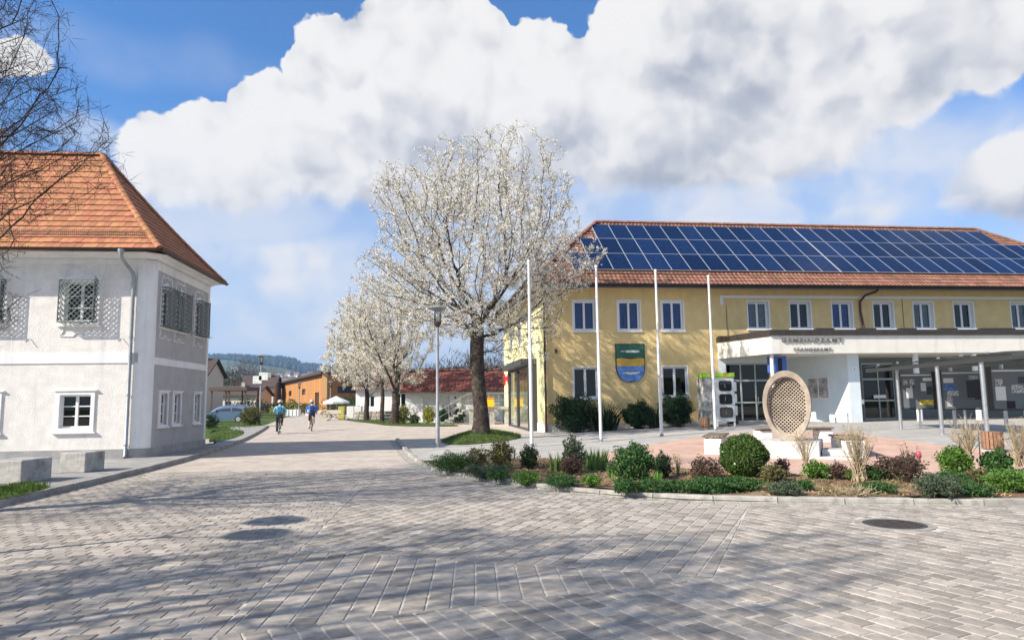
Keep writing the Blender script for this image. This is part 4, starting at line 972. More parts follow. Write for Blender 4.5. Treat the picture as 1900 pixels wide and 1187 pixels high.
# lamp posts with a flat round hat
M_lglass = glassmat('lamp_glass', (.9, .9, .9), .12)
def lamp(loc, label, h=4.95, extra=False, group='street lamps with flat round hats'):
    t = thing('street_lamp', label, 'street lamp', loc, 0, group)
    MB().lathe([(.075, 0), (.072, 1.0), (.055, 1.05), (.05, h - .75)], 14).build('post', t, M_galv, True)
    MB().lathe([(.05, h - .78), (.13, h - .68), (.13, h - .60), (.09, h - .58)], 16).build('socket', t, M_dkmetal, True)
    MB().lathe([(.10, h - .60), (.115, h - .58), (.115, h - .24), (.09, h - .22)], 18).build('lamp_glass', t, M_lglass, True)
    MB().lathe([(.05, h - .56), (.05, h - .26)], 10).build('bulb', t, M_wframe, True)
    MB().lathe([(.0, h - .22), (.12, h - .21), (.33, h - .12), (.34, h - .10), (.30, h - .08), (.10, h), (.0, h + .02)], 28).build('hat', t, M_galv, True)
    for a in range(3): k = MB(); an = a * 2.094; k.tube([(math.cos(an) * .125, math.sin(an) * .125, h - .62), (math.cos(an) * .125, math.sin(an) * .125, h - .19)], .008, 5); k.build('stay', t, M_dkmetal)
    MB().lathe([(.13, 0), (.13, .015), (.08, .04)], 14).build('foot', t, M_galv)
    if extra:
        for zz, dx in ((3.3, -.22), (3.55, .22)):
            k = MB(); k.box(dx - .32, dx + .32, -.14, -.09, zz - .28, zz + .28); b_ = k.build('sign_board', t, mat('sign_back', (.62, .62, .60), .5, var=.2, vs=6.))
            k = MB(); k.box(dx - .3, dx + .3, -.09, -.05, zz - .03, zz + .03); k.build('bracket', b_, M_galv)
    return t
p = G(812, 830); lamp(p, 'grey street lamp with flat round hat in front of the large blossoming tree')
L2 = atY(483, 742, 51.); lamp((L2.x, 51., .05), 'street lamp with two sign boards beside the hedge by the parked car', 5.15, True)
for px, Y, lab in ((555, 88., 'thin far street lamp in front of the wooden hall near its left window'), (613, 84., 'far street lamp in front of the wooden hall near its right corner')):
    q = atY(px, 742, Y); lamp((q.x, Y, 0), lab, 4.2)
# twin lamp outside the frame whose shadow lies on the street
def twin():
    sh = [Vector((-3.32, 9.95, 0)), Vector((-3.21, 8.95, 0))]; hgt = 4.7; up_ = -LD / LD.z * hgt if False else Vector((-LD.x, -LD.y, 0)) / (-LD.z) * hgt
    heads = [s_ + up_ for s_ in sh]; c = (heads[0] + heads[1]) / 2 + Vector((-.75, -.42, 0)); t = thing('twin_street_lamp', 'twin headed street lamp beside the left kerb casting two round shadows', 'street lamp', (c.x, c.y, .1))
    MB().lathe([(.07, 0), (.05, 1.2), (.045, 4.4)], 12).build('post', t, M_galv, True)
    for h_ in heads:
        d = h_ - c; k = MB(); k.tube([(0, 0, 4.3), (d.x * .25, d.y * .9, 4.36), (d.x, d.y, 4.42)], .022, 8); k.build('arm', t, M_galv)
        MB().lathe([(.0, 4.55), (.40, 4.58), (.40, 4.61), (.1, 4.70), (.0, 4.71)], 28, (d.x, d.y, 0)).build('hat', t, M_galv, True)
        MB().lathe([(.05, 4.3), (.08, 4.34), (.08, 4.55)], 12, (d.x, d.y, 0)).build('lamp_glass', t, M_lglass, True)
twin()
# ---- egg shaped lattice sculpture
SP = G(1462, 850); sxs = SP.y / F
EG = thing('egg_sculpture', 'tall egg shaped stone sculpture with a pierced diamond lattice on a white block', 'sculpture', (SP.x, SP.y, SP.z), math.radians(-27))
M_stone = mat('tan_weathered_stone', (.36, .30, .235), .85, var=.22, vs=3., bump=.008, bs=30., stain=(.50, .43, .35), ss=(1.0, .54, .7), spec=.2)
M_lime = mat('pale_limestone', (.52, .495, .47), .8, var=.1, vs=3., bump=.004, bs=40., stain=(.5, .48, .45), ss=(1.4, .55, .7))
k = MB(); k.box(-.72, .72, .02, 1.5, 0, .40); k.build('block', EG, M_lime, bevel=.02)
k = MB(); k.box(-1.0, 1.55, -.12, 1.7, -.05, .055); k.box(.75, 1.5, .35, 1.3, .055, .19); k.build('step_slab', EG, M_lime, bevel=.012)
k = MB(); k.add([(-.55, .18, .40), (-.35, .18, .40), (-.45, .30, .40), (-.45, .20, .50)], [(0, 1, 3), (1, 2, 3), (2, 0, 3)]); k.build('water_spout', EG, M_galv)
ew, eh, ez = .57, .885, .40 + .885 - .02
def egg(u, s_):  # outline, narrower below
    a = u; z = -math.cos(a) * eh; wd = math.sin(a) * ew * (1 + .10 * (z / eh)) ; return s_ * wd, z
def outline(sc, n=64):
    pts = []
    for i in range(n): a = 2 * math.pi * i / n; z = math.cos(a) * eh * sc; x = math.sin(a) * ew * sc * (1 + .08 * z / eh); pts.append((x, z))
    return pts
def ring(name, so, si, y0, y1, y0i=None):
    o_, i_ = outline(so), outline(si); n_ = len(o_); k = MB(); y0i = y0 if y0i is None else y0i
    for (x, z) in o_: k.v.append((x, y0, ez + z))
    for (x, z) in i_: k.v.append((x, y0i, ez + z))
    for (x, z) in i_: k.v.append((x, y1, ez + z))
    for (x, z) in o_: k.v.append((x, y1, ez + z))
    for r in range(4):
        for j in range(n_): a, b = r * n_, ((r + 1) % 4) * n_; k.f.append((a + j, b + j, b + (j + 1) % n_, a + (j + 1) % n_)); k.mi.append(0)
    return k.build(name, EG, M_stone, True, bevel=.012)
ring('rim', 1.0, .82, .40, .64, .43)
# pierced shell: dished lattice plate
k = MB(); st = .064; n_ = 34
import itertools
def inside(u, v, s_): z = v / eh; return abs(z) < s_ and abs(u) < ew * s_ * math.sqrt(max(0, 1 - (z / s_) ** 2)) * (1 + .08 * z)
cosr = math.sqrt(.5)
for i in range(-n_, n_):
    for j in range(-n_, n_):
        cu, cv = (i - j) * st * cosr, (i + j) * st * cosr
        if not inside(cu, cv, .86): continue
        hole = inside(cu, cv, .785); hs = st * .42
        def Y(u, v): return .50 + .16 * max(0, 1 - (u / ew) ** 2 * 1.3 - (v / eh) ** 2 * 1.3)
        O = [(cu + dx * st * cosr, cv + dz * st * cosr) for dx, dz in ((0, -1), (1, 0), (0, 1), (-1, 0))]
        I_ = [(cu + dx * hs * 1.15, cv + dz * hs * 1.15) for dx, dz in ((0, -1), (1, 0), (0, 1), (-1, 0))]
        if hole:
            vs_ = [(u, Y(u, v), ez + v) for u, v in O] + [(u, Y(u, v), ez + v) for u, v in I_] + [(u, Y(u, v) + .05, ez + v) for u, v in I_]
            fs_ = [(a, (a + 1) % 4, 4 + (a + 1) % 4, 4 + a) for a in range(4)] + [(4 + a, 4 + (a + 1) % 4, 8 + (a + 1) % 4, 8 + a) for a in range(4)]
            k.add(vs_, fs_)
        else: k.add([(u, Y(u, v), ez + v) for u, v in O], [(0, 1, 2, 3)])
k.build('lattice', EG, M_stone)
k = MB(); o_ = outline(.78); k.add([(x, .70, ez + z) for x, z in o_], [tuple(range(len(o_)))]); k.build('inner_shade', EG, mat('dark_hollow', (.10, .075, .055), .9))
ring('back_shell', .98, .82, .635, .72)
# ---- benches: white concrete blocks with slatted timber seats
def bench(c, rz, L, label, nb=2):
    t = thing('bench', label, 'bench', c, rz, 'white block benches with timber seats')
    for x in ([-L / 2 + .21, L / 2 - .21] if nb == 2 else [0]):
        k = MB(); k.box(x - .2, x + .2, -.22, .22, -.05, .40); k.build('leg', t, M_wframe, bevel=.012)
    for i in range(7):
        y = -.24 + i * .08; k = MB(); k.box(-L / 2, L / 2, y - .034 + .0, y + .034, .43, .475); k.build('slat', t, M_wood_bar, bevel=.005)
    k = MB(); k.box(-L / 2 + .05, L / 2 - .05, -.2, -.16, .401, .43); k.box(-L / 2 + .05, L / 2 - .05, .16, .2, .401, .43); k.build('bearer', t, M_dkmetal)
p = G(1338, 841); bench((p.x + .1, p.y + .75, p.z), math.radians(68), 1.9, 'bench with timber slats left of the egg sculpture, seen end on')
p = G(1480, 824); bench((p.x, p.y + .3, p.z), math.radians(4), 2.25, 'bench behind the egg sculpture')
p = G(1588, 846); bench((p.x, p.y + .4, p.z), math.radians(78), 1.5, 'bench right of the egg sculpture behind the dry twiggy shrub')
# ---- slatted bins
def bin_(c, r, h, label, rz=.2):
    t = thing('litter_bin', label, 'bin', c, rz, 'timber slatted litter bins')
    k = MB(); k.lathe([(r * 1.0, 0), (r * 1.05, .03), (r * 1.05, .07), (r * .9, .08)], 20); k.build('foot', t, M_conc)
    MB().lathe([(r * .82, .08), (r * .82, h - .02), (r * .74, h - .02), (r * .74, h - .15)], 20).build('liner', t, M_dkmetal)
    n = 18
    for i in range(n):
        a = 2 * math.pi * i / n; k = MB(); M_ = Matrix.Rotation(a, 4, 'Z'); k.box(r * .9, r * .9 + .022, -r * .135, r * .135, .10, h, 0, M_); k.build('slat', t, mat('brown_bin_slat', (.24, .13, .075), .75, var=.25, vs=12., isl=.25))
    return t
p = G(1843, 839); bin_(p, .235, .50, 'brown timber slatted litter bin on the plaza near the notice boards')
p = G(1308, 797); bin_(p, .21, .52, 'brown timber slatted litter bin in front of the grey cabinet')
# ---- vending / recycling cabinet
p = atY(1338, 742, 32.0); p.z = zt(p.x, p.y); VC = thing('vending_cabinet', 'pale cabinet with three black rounded windows and green top beside the entrance', 'cabinet', (p.x + .1, p.y, p.z), GHR)
M_cab = mat('silver_grey_cabinet', (.60, .60, .58), .5, var=.12, vs=3.)
k = MB(); k.box(-.34, .56, 0, .80, .22, 2.22); k.box(-.34, -.26, 0.02, .1, 0, .22); k.box(.48, .56, .02, .1, 0, .22); k.box(.48, .56, .7, .78, 0, .22); k.box(-.34, -.26, .7, .78, 0, .22); k.build('body', VC, M_cab, bevel=.02)
def rrect(x0, x1, z0, z1, r, n=5):
    pts = []
    for cx, cz, a0_ in ((x1 - r, z1 - r, 0), (x0 + r, z1 - r, 90), (x0 + r, z0 + r, 180), (x1 - r, z0 + r, 270)):
        for i in range(n + 1): a = math.radians(a0_ + 90 * i / n); pts.append((cx + r * math.cos(a), cz + r * math.sin(a)))
    return pts
for z in (.42, 1.02, 1.62):
    w_ = MB().prism(rrect(-.19, .42, z, z + .46, .1), -.03, -.001, 'y').build('window', VC, mat('gloss_black', (.012, .013, .015), .12, spec=.6), bevel=.006)
    MB().prism(rrect(-.14, .37, z + .05, z + .41, .07), -.034, -.031, 'y').build('pane', w_, mat('black_glass', (.02, .022, .025), .04, spec=.7))
    MB().box(.08, .10, -.05, -.034, z + .15, z + .35).build('handle', w_, M_galv)
k = MB(); k.box(-.9, -.36, .05, .8, .12, 2.24); k.build('side_unit', VC, mat('birch_print', (.42, .40, .36), .7, var=.75, vs=3.))
k = MB(); k.box(.58, .80, .25, .8, .1, 2.1); dk = k.build('dark_unit', VC, M_dkmetal)
for z in (.5, 1.05, 1.6): MB().prism(rrect(.60, .78, z, z + .44, .05), .243, .249, 'y').build('white_flap', dk, M_wframe)
k = MB(); k.box(-.92, .58, -.03, .6, 2.25, 2.45); gb = k.build('green_top', VC, mat('lime_green_print', (.27, .55, .02), .5))
for xa, cc_ in ((-.75, (.5, .6, .1)), (.02, (.5, .18, .05)), (.3, (.55, .62, .12)), (-.45, (.62, .50, .25))): MB().box(xa, xa + .16, -.035, -.031, 2.28, 2.43).build('print', gb, mat('print%d' % int(xa * 100 + 100), cc_, .5))
# ---- notice board shelter
NS = thing('notice_shelter', 'steel framed glass roofed shelter with three grey notice boards', 'notice boards', (0, 0, 0))
def gpt(px, py): q = G(px, py); return q
fposts = [Vector((14.1, 25.6, 0)), Vector((13.45, 22.1, 0)), Vector((13.25, 19.7, 0))]; bposts = [Vector((16.45, 26.2, 0)), Vector((16.75, 23.9, 0))]
for q in fposts + bposts:
    z = zt(q.x, q.y); MB().lathe([(.06, z - .05), (.06, 2.52 if q in fposts else 2.6)], 14, (q.x, q.y, 0)).build('post', NS, M_steel, True)
    MB().lathe([(.11, z - .02), (.11, z + .015)], 14, (q.x, q.y, 0)).build('foot', NS, M_steel)
k = MB(); k.bar((13.9, 27.4, 2.56), (13.05, 18.2, 2.56), .07, .12); k.bar((16.35, 27.6, 2.66), (17.0, 18.2, 2.66), .07, .12); M_beam = mat('grey_beam', (.20, .215, .20), .5, metal=.3)
for t_ in (0, .25, .5, .75, 1.): k.bar(Vector((13.9, 27.4, 2.62)).lerp(Vector((13.05, 18.2, 2.62)), t_), Vector((16.35, 27.6, 2.72)).lerp(Vector((17.0, 18.2, 2.72)), t_), .05, .07)
k.build('roof_beam', NS, M_beam)
k = MB(); k.add([(13.6, 27.6, 2.70), (12.75, 18.0, 2.70), (17.2, 18.0, 2.80), (16.55, 27.8, 2.80)], [(0, 1, 2, 3)]); k.build('glass_roof', NS, glassmat('roof_glass', (.62, .70, .64), .04))
for t_ in (.1, .28, .42, .6, .75, .9):
    for dd in (0, .12):
        a = Vector((13.88, 27.2, 2.70)).lerp(Vector((13.05, 18.4, 2.70)), t_ + dd * .1); k = MB(); k.lathe([(.018, 0), (.018, .07)], 8, (a.x, a.y, a.z)); k.build('glass_clamp', NS, M_steel)
M_board = mat('slate_grey_board', (.145, .16, .17), .6, var=.08, vs=2.)
M_paper = mat('white_paper', (.72, .72, .70), .7, isl=.1); M_print = mat('printed_sheet', (.42, .41, .40), .7, var=.9, vs=22.); M_dark = mat('dark_photo_print', (.05, .05, .055), .5, var=.6, vs=25.)
M_ypap = mat('yellow_poster', (.66, .47, .05), .6, var=.5, vs=9.); M_bpap = mat('blue_print', (.10, .17, .36), .6, var=.6, vs=12.)
boards = [(14.42, 15.62, 26.0), (14.72, 16.1, 24.0), (15.28, 17.2, 22.3)]
papers = [[(.08, .22, .72, .90, M_print), (.28, .44, .72, .90, M_print), (.16, .36, .30, .62, M_paper), (.62, .78, .52, .78, M_paper), (.80, .97, .40, .66, M_dark), (.70, .98, .84, .94, M_paper), (.55, .98, .08, .24, M_ypap), (.3, .36, .60, .68, M_paper), (.36, .44, .62, .68, M_dark)],
          [(.05, .30, .74, .88, M_paper), (.03, .34, .50, .72, M_bpap), (.12, .40, .36, .50, M_print), (.10, .24, .05, .34, M_print), (.62, .80, .30, .80, M_dark), (.80, .95, .24, .82, M_dark), (.70, .92, .84, .95, M_print)],
          [(.06, .18, .62, .80, M_print), (.05, .22, .22, .60, M_paper), (.44, .58, .68, .86, M_dark), (.32, .52, .42, .64, M_print), (.54, .86, .42, .64, M_ypap), (.22, .36, .0, .20, M_black), (.62, .80, .70, .84, M_paper), (.68, .9, .26, .4, M_paper)]]
for (x0, x1, y), P in zip(boards, papers):
    k = MB(); k.box(x0, x1, y, y + .05, 1.12, 2.40); bd = k.build('notice_board', NS, M_board, bevel=.01)
    k = MB(); k.box(x0 - .10, x0 - .02, y - .05, y + .08, 1.06, 2.46); k.box(x1 + .02, x1 + .10, y - .05, y + .08, 1.06, 2.46); k.box(x0 - .02, x1 + .02, y - .02, y + .07, 1.07, 1.115); k.build('board_frame', bd, M_dkmetal)
    k = MB(); k.box(x0 + .03, x1 - .05, y - .012, y - .001, 2.31, 2.36); k.build('light_strip', bd, M_paper)
    W_, H_ = x1 - x0, 1.16
    for a, b, c, d, m_ in P:
        k = MB(); k.box(x0 + a * W_, x0 + b * W_, y - .006, y - .001, 1.14 + c * H_, 1.14 + d * H_); k.build('poster', bd, m_)
    MB().lathe([(.04, zt(x1, y) - .05), (.04, 1.1)], 10, ((x0 + x1) / 2 + .1, y + .12, 0)).build('board_leg', NS, M_steel, True)
p = G(1698, 787)
# ---- landing, railing and letter box by the side entrance
LZ = thing('entrance_landing', 'raised concrete landing with steps and steel railing by the side wall', 'landing', gh(-2.6, 13.5), GHR)
k = MB(); k.box(-.3, 2.6, 0, 2.6, 1.02, 1.18); k.box(-.2, .1, .1, .3, -.05, 1.02); k.box(1.2, 1.5, .1, .3, -.05, 1.02); k.box(2.2, 2.55, .1, .3, -.05, 1.02); k.build('slab', LZ, M_conc)
for i in range(6): k = MB(); k.box(-.3 - .3 * (i + 1), -.3 - .3 * i, 1.3, 2.4, .86 - i * .17, 1.0 - i * .17); k.build('step', LZ, M_conc)
k = MB(); k.tube([(-2.3, .1, .05), (-2.3, .1, .95), (-.3, .1, 2.1), (2.5, .1, 2.1)], .025, 8)
for x in (-1.6, -.9, -.3, .4, 1.1, 1.8, 2.5): k.tube([(x, .1, 1.15 if x > -.31 else 1.15 + (x + .3) * .57), (x, .1, 2.1 if x > -.31 else 2.1 + (x + .3) * .57)], .014, 6)
k.tube([(-2.3, .1, .5), (-.3, .1, 1.65), (2.5, .1, 1.65)], .014, 6); k.build('railing', LZ, M_steel, True)
LB = thing('letter_box', 'yellow letter box on the landing railing by the side wall', 'letter box', gh(-2.6 + 1.2, 13.55, 1.15), GHR)
k = MB(); k.box(-.27, .27, -.18, .15, .02, .55); k.build('body', LB, mat('post_yellow', (.80, .50, .02), .45), bevel=.04)
k = MB(); k.box(-.29, .29, -.2, .17, .55, .64); k.build('lid', LB, mat('orange_red_lid', (.70, .25, .03), .45), bevel=.03); k = MB(); k.box(-.06, .06, -.05, .07, -.0, .02); k.build('stand', LB, M_galv)

# ================================================================== TREES
def colonize(att, trunk, D=.28, di=2.2, dk=.55, maxit=160, jitter=.12, grav=0.):
    """space colonisation: returns node positions, parents"""
    pos = [np.array(p, float) for p in trunk]; par = [-1] + list(range(len(trunk) - 1))
    att = np.array(att, float); P = np.array(pos); nch = [0] * len(pos)
    d2 = ((att[:, None] - P[None]) ** 2).sum(2); near = d2.argmin(1); nd = d2.min(1)
    for it in range(maxit):
        if len(att) == 0: break
        m = nd < di * di
        if not m.any(): di *= 1.3; continue
        new = []; idx = near[m]; vec = att[m] - np.array(pos)[idx]; vec /= np.linalg.norm(vec, axis=1)[:, None] + 1e-9
        ordr = np.argsort(idx, kind='stable'); idx = idx[ordr]; vec = vec[ordr]; u, st = np.unique(idx, return_index=True)
        sums = np.add.reduceat(vec, st, axis=0); base = len(pos)
        for n_, v in zip(u, sums):
            if nch[n_] >= 3: continue
            nch[n_] += 1
            v = v / (np.linalg.norm(v) + 1e-9) + rng.normal(size=3) * jitter; v[2] += grav; v /= np.linalg.norm(v)
            q = pos[n_] + v * D; new.append(q); pos.append(q); par.append(int(n_)); nch.append(0)
        if not new: break
        Nw = np.array(new); d2 = ((att[:, None] - Nw[None]) ** 2).sum(2); j = d2.argmin(1); dm = d2.min(1); b = dm < nd; near[b] = base + j[b]; nd[b] = dm[b]
        keep = nd > dk * dk; att, near, nd = att[keep], near[keep], nd[keep]
        if len(pos) > 20000: break
    return np.array(pos), par
def radii(pos, par, tip=.008, ex=2.3):
    n = len(pos); acc = np.zeros(n); ch = np.zeros(n, int)
    for i in range(n - 1, -1, -1):
        if ch[i] == 0: acc[i] = tip ** ex
        if par[i] >= 0: acc[par[i]] += acc[i]; ch[par[i]] += 1
    return acc ** (1 / ex), ch
def tree_mesh(pos, par, rad, lo, hi, name, parent, m, scale=1.):
    mb_ = MB(); n = len(pos)
    axis = np.zeros((n, 3)); 
    for i in range(n):
        if par[i] < 0: axis[i] = (0, 0, 1)
        else: d = pos[i] - pos[par[i]]; axis[i] = d / (np.linalg.norm(d) + 1e-9)
    for i in range(n):
        p = par[i]
        if p < 0 or not (lo <= rad[i] < hi): continue
        a, b = pos[p], pos[i]; r0, r1 = min(rad[p], rad[i] * 1.35), rad[i]; k_ = 8 if r1 > .08 else 5 if r1 > .025 else 3
        d0 = axis[p] + axis[i]; d0 /= np.linalg.norm(d0) + 1e-9; d1 = axis[i]
        o_ = len(mb_.v); ref = np.array((.31, .95, .05)) if abs(d1[2]) > .6 else np.array((0, 0, 1.))
        for P_, d_, r_ in ((a, d0, r0), (b, d1, r1)):
            u = np.cross(d_, ref); u /= np.linalg.norm(u) + 1e-9; v = np.cross(d_, u)
            for j in range(k_): an = 2 * math.pi * j / k_; q = P_ + (u * math.cos(an) + v * math.sin(an)) * r_; mb_.v.append((q[0], q[1], q[2]))
        for j in range(k_): mb_.f.append((o_ + j, o_ + (j + 1) % k_, o_ + k_ + (j + 1) % k_, o_ + k_ + j)); mb_.mi.append(0)
    return mb_.build(name, parent, m, 'all')
M_bark = mat('dark_cherry_bark', (.058, .045, .037), .95, var=.5, vs=9., bump=.06, bs=16., bst=.22, stain=(.12, .10, .08), ss=(3., .52, .62), spec=.1)
M_twig = mat('brown_twig', (.085, .062, .048), .9, var=.2, vs=6.)
M_bloss = mat('white_cherry_blossom', (.80, .755, .67), .7, isl=.16, hue=.02, trans=.35, spec=.1)
M_young = mat('bronze_young_leaf', (.24, .19, .07), .7, isl=.3, hue=.05, trans=.3)
def crown_points(n, c, rx, ry, rz, zc=0., shell=.45, low=1.):
    """points in an egg volume; denser to the outside"""
    v = rng.normal(size=(n, 3)); v /= np.linalg.norm(v, axis=1)[:, None]; r = rng.uniform(shell, 1, n) ** .6
    p = v * r[:, None] * np.array([rx, ry, rz]); lowm = p[:, 2] < 0; p[lowm, 2] *= low
    wob = 1 + .16 * np.sin(v[:, 0] * 4 + c[0]) * np.sin(v[:, 1] * 5 + 1) + .10 * np.sin(v[:, 2] * 7 + v[:, 0] * 3)
    return p * wob[:, None] + np.array(c)
def cherry(base, label, trunkpath, c, r, natt, dens_, seed, rtr, D=.26, tip=.0075, bl=.085, low=.9, shell=.25, group='blossoming cherry trees along the street', twigs=True, dk=.42):
    global rng; rng = np.random.default_rng(seed)
    t = thing('cherry_tree', label, 'tree', base, 0, group)
    att = crown_points(natt, c, *r, shell=shell, low=low)
    pos, par = colonize(att, trunkpath, D=D, di=2.2, dk=dk, grav=.06)
    rad, ch = radii(pos, par, tip); rad *= 1.; s_ = rtr / rad[0]; rad = np.where(rad > .03, .028 + (np.maximum(rad - .03, 0) / (rad[0] - .03)) ** 1.35 * (rtr - .028), rad)
    # flare at the foot
    for i in range(min(3, len(rad))): rad[i] *= (1.45, 1.15, 1.03)[i]
    tree_mesh(pos, par, rad, rtr * .62, 9, 'trunk', t, M_bark); tree_mesh(pos, par, rad, 0, rtr * .62, 'branches', t, M_bark)['kind'] = 'stuff'
    # small side twigs
    cand = np.where((rad < .035))[0]
    if twigs:
        nt_ = int(len(cand) * 1.2); ii_ = rng.choice(cand, nt_); dv = rdir(nt_); dv[:, 2] = np.abs(dv[:, 2]) * .8 + .25; dv /= np.linalg.norm(dv, axis=1)[:, None]; ln = rng.uniform(.15, .55, nt_)[:, None]
        a = pos[ii_]; b = a + dv * ln; u = np.cross(dv, rdir(nt_)); u /= np.linalg.norm(u, axis=1)[:, None]
        quads((a + b) / 2, (b - a) / 2, u * .006, 'twigs', M_twig, t)
        src = np.concatenate([a + (b - a) * rng.uniform(.1, 1, (nt_, 1)) for _ in range(2)] + [pos[cand]])
    else: src = pos[cand]
    nb = int(dens_); nc_ = nb // 9; cl_ = src[rng.integers(0, len(src), nc_)] + rng.normal(size=(nc_, 3)) * .05; q = cl_[rng.integers(0, nc_, nb)] + rng.normal(size=(nb, 3)) * bl * .85
    mi = (rng.random(nb) < .17).astype(int)
    o = rleaves(q, bl, 'blossoms', [M_bloss, M_young], t, 0., mi, asp=.8); o['kind'] = 'stuff'
    return t
mz = zt(-1.4, 29) + .30
cherry((-1.35, 29.0, mz - .1), 'large white blossoming cherry tree on the grass mound beside the town hall', [(0, 0, 0), (.02, 0, .5), (.0, 0, 1.1), (-.06, 0, 1.8), (-.12, 0, 2.6), (-.14, 0, 3.4), (-.12, 0, 4.1), (-.1, 0, 4.6)], (.05, .3, 7.5), (5.0, 4.6, 5.2), 5000, 140000, 11, .31, D=.22, low=.80, dk=.28, bl=.056)
cherry((*atY(733, 742, 51)[:2], -.02), 'blossoming tree left of the garage with a dark forked trunk', [(0, 0, 0), (0, 0, .8), (.05, 0, 1.6), (.0, 0, 2.3)], (-.6, 0, 6.6), (4.0, 3.4, 4.9), 1500, 42000, 21, .26, D=.32, tip=.010, bl=.085, low=.75)
cherry((*atY(709, 742, 56)[:2], -.02), 'slim blossoming tree between the stone wall and the forked tree', [(0, 0, 0), (0, 0, 1.), (.05, 0, 2.), (.0, 0, 2.8)], (-.8, 0, 6.0), (3.1, 2.8, 4.0), 800, 26000, 22, .15, D=.36, tip=.010, bl=.09, low=.75)
cherry((*atY(680, 742, 62)[:2], -.02), 'blossoming tree farthest left beside the low stone wall', [(0, 0, 0), (0, 0, .9), (.05, 0, 1.8)], (-.4, 0, 5.8), (3.7, 3.2, 4.4), 1000, 36000, 23, .2, D=.38, tip=.011, bl=.10, low=.8)
# bare trees with dark buds, left
M_bud = mat('dark_red_bud', (.10, .055, .05), .8, isl=.3)
def bare(base, label, trunk, c, r, natt, seed, rtr, shell=.3, D=.22, buds=9000, dk=.36, tip=.005, tw=2, tww=.006):
    global rng; rng = np.random.default_rng(seed)
    t = thing('bare_tree', label, 'tree', base, 0, 'bare budding trees along the left pavement')
    att = crown_points(natt, c, *r, shell=shell); pos, par = colonize(att, trunk, D=D, di=2.2, dk=dk, grav=.03)
    rad, ch = radii(pos, par, tip); rad = np.where(rad > .02, .02 + (rad - .02) * (rtr - .02) / (rad[0] - .02), rad)
    tree_mesh(pos, par, rad, rtr * .6, 9, 'trunk', t, M_bark); tree_mesh(pos, par, rad, 0, rtr * .6, 'branches', t, M_bark)['kind'] = 'stuff'
    cand = np.where(rad < .012)[0]; nt_ = len(cand) * tw; ii_ = rng.choice(cand, nt_); dv = rdir(nt_); ln = rng.uniform(.08, .36, nt_)[:, None]; a = pos[ii_]; b = a + dv * ln; u = np.cross(dv, rdir(nt_)); u /= np.linalg.norm(u, axis=1)[:, None]
    quads((a + b) / 2, (b - a) / 2, u * tww, 'twigs', M_bark, t)
    if buds: rleaves(a + (b - a) * rng.uniform(.3, 1, (nt_, 1)), .022, 'buds', M_bud, t)['kind'] = 'stuff'
    return t
bare((-10.7, 9.9, .1), 'bare budding tree at the left edge, branches hanging before the orange roof', [(0, 0, 0), (0, 0, .8), (.0, 0, 1.6), (.1, 0, 2.4), (.15, 0, 3.0)], (.3, .3, 6.3), (3.9, 3.3, 3.9), 8000, 31, .20, dk=.20, tip=.0042, tw=7, tww=.0042)
bare((-9.2, 1.5, .1), 'bare tree beside the left kerb whose branch shadows lie on the near paving', [(0, 0, 0), (0, 0, .8), (0, 0, 1.6), (0, 0, 2.4)], (0, 0, 5.6), (3.7, 3.2, 3.2), 5000, 33, .26, buds=0, tip=.008, dk=.26, tw=7, tww=.014)
bare((-24.5, 13.2, .1), 'bare tree farther left whose shadow dapples the white house wall', [(0, 0, 0), (0, 0, .9), (0, 0, 1.8), (0, 0, 2.6)], (0, 0, 5.4), (2.6, 2.6, 2.6), 900, 34, .2, buds=0, tip=.008)
rng = np.random.default_rng(99)

# ================================================================== SHRUBS AND BED PLANTS
def leafmat(n, c, h=.03, i=.35, tr=.25): return mat(n, c, .6, isl=i, hue=h, trans=tr, spec=.3)
M_box = leafmat('boxwood_leaf', (.075, .135, .025)); M_dkl = leafmat('dark_evergreen_leaf', (.020, .052, .016)); M_gr = leafmat('fresh_green_leaf', (.10, .20, .03)); M_dkg = leafmat('mid_green_leaf', (.05, .12, .03))
M_grey = leafmat('grey_green_leaf', (.085, .115, .065)); M_br = leafmat('brown_purple_leaf', (.105, .06, .045)); M_iris = leafmat('iris_blade', (.16, .26, .07)); M_dry = mat('dry_straw_stem', (.30, .235, .145), .8, isl=.4); M_olive = leafmat('olive_bronze_leaf', (.13, .12, .045)); M_yel = leafmat('yellow_green_leaf', (.32, .33, .04)); M_wfl = mat('white_flower', (.78, .78, .72), .6)
def ellips(n, rx, ry, h, shell=.5):
    v = rng.normal(size=(n, 3)); v /= np.linalg.norm(v, axis=1)[:, None]; r = rng.uniform(shell ** 3, 1, n) ** (1 / 3.); p = v * r[:, None]
    wob = 1 + rng.normal(size=n) * .035 + .05 * np.sin(v[:, 0] * 9 + v[:, 2] * 7) if shell > .7 else 1 + .22 * np.sin(v[:, 0] * 5 + rx * 99) * np.cos(v[:, 1] * 4 + h * 50) + .16 * np.sin(v[:, 2] * 6 + v[:, 0] * 7 + h * 70) + .10 * np.sin(v[:, 1] * 13 + v[:, 2] * 11 + rx * 40) + rng.normal(size=n) * .05
    p = p * (wob[:, None] if not isinstance(wob, int) else 1); return np.stack([p[:, 0] * rx, p[:, 1] * ry, h * .5 + p[:, 2] * h * .5], 1)
def stems(t, h, r, n, m, rad=.006):
    k = MB()
    for i in range(n):
        a = random.uniform(0, 6.28); q = random.uniform(.2, .9) * r; k.tube([(math.cos(a) * .04, math.sin(a) * .04, -.03), (math.cos(a) * q * .5, math.sin(a) * q * .5, h * .45), (math.cos(a) * q, math.sin(a) * q, h * .85)], [rad, rad * .8, rad * .4], 4)
    k.build('stems', t, m)
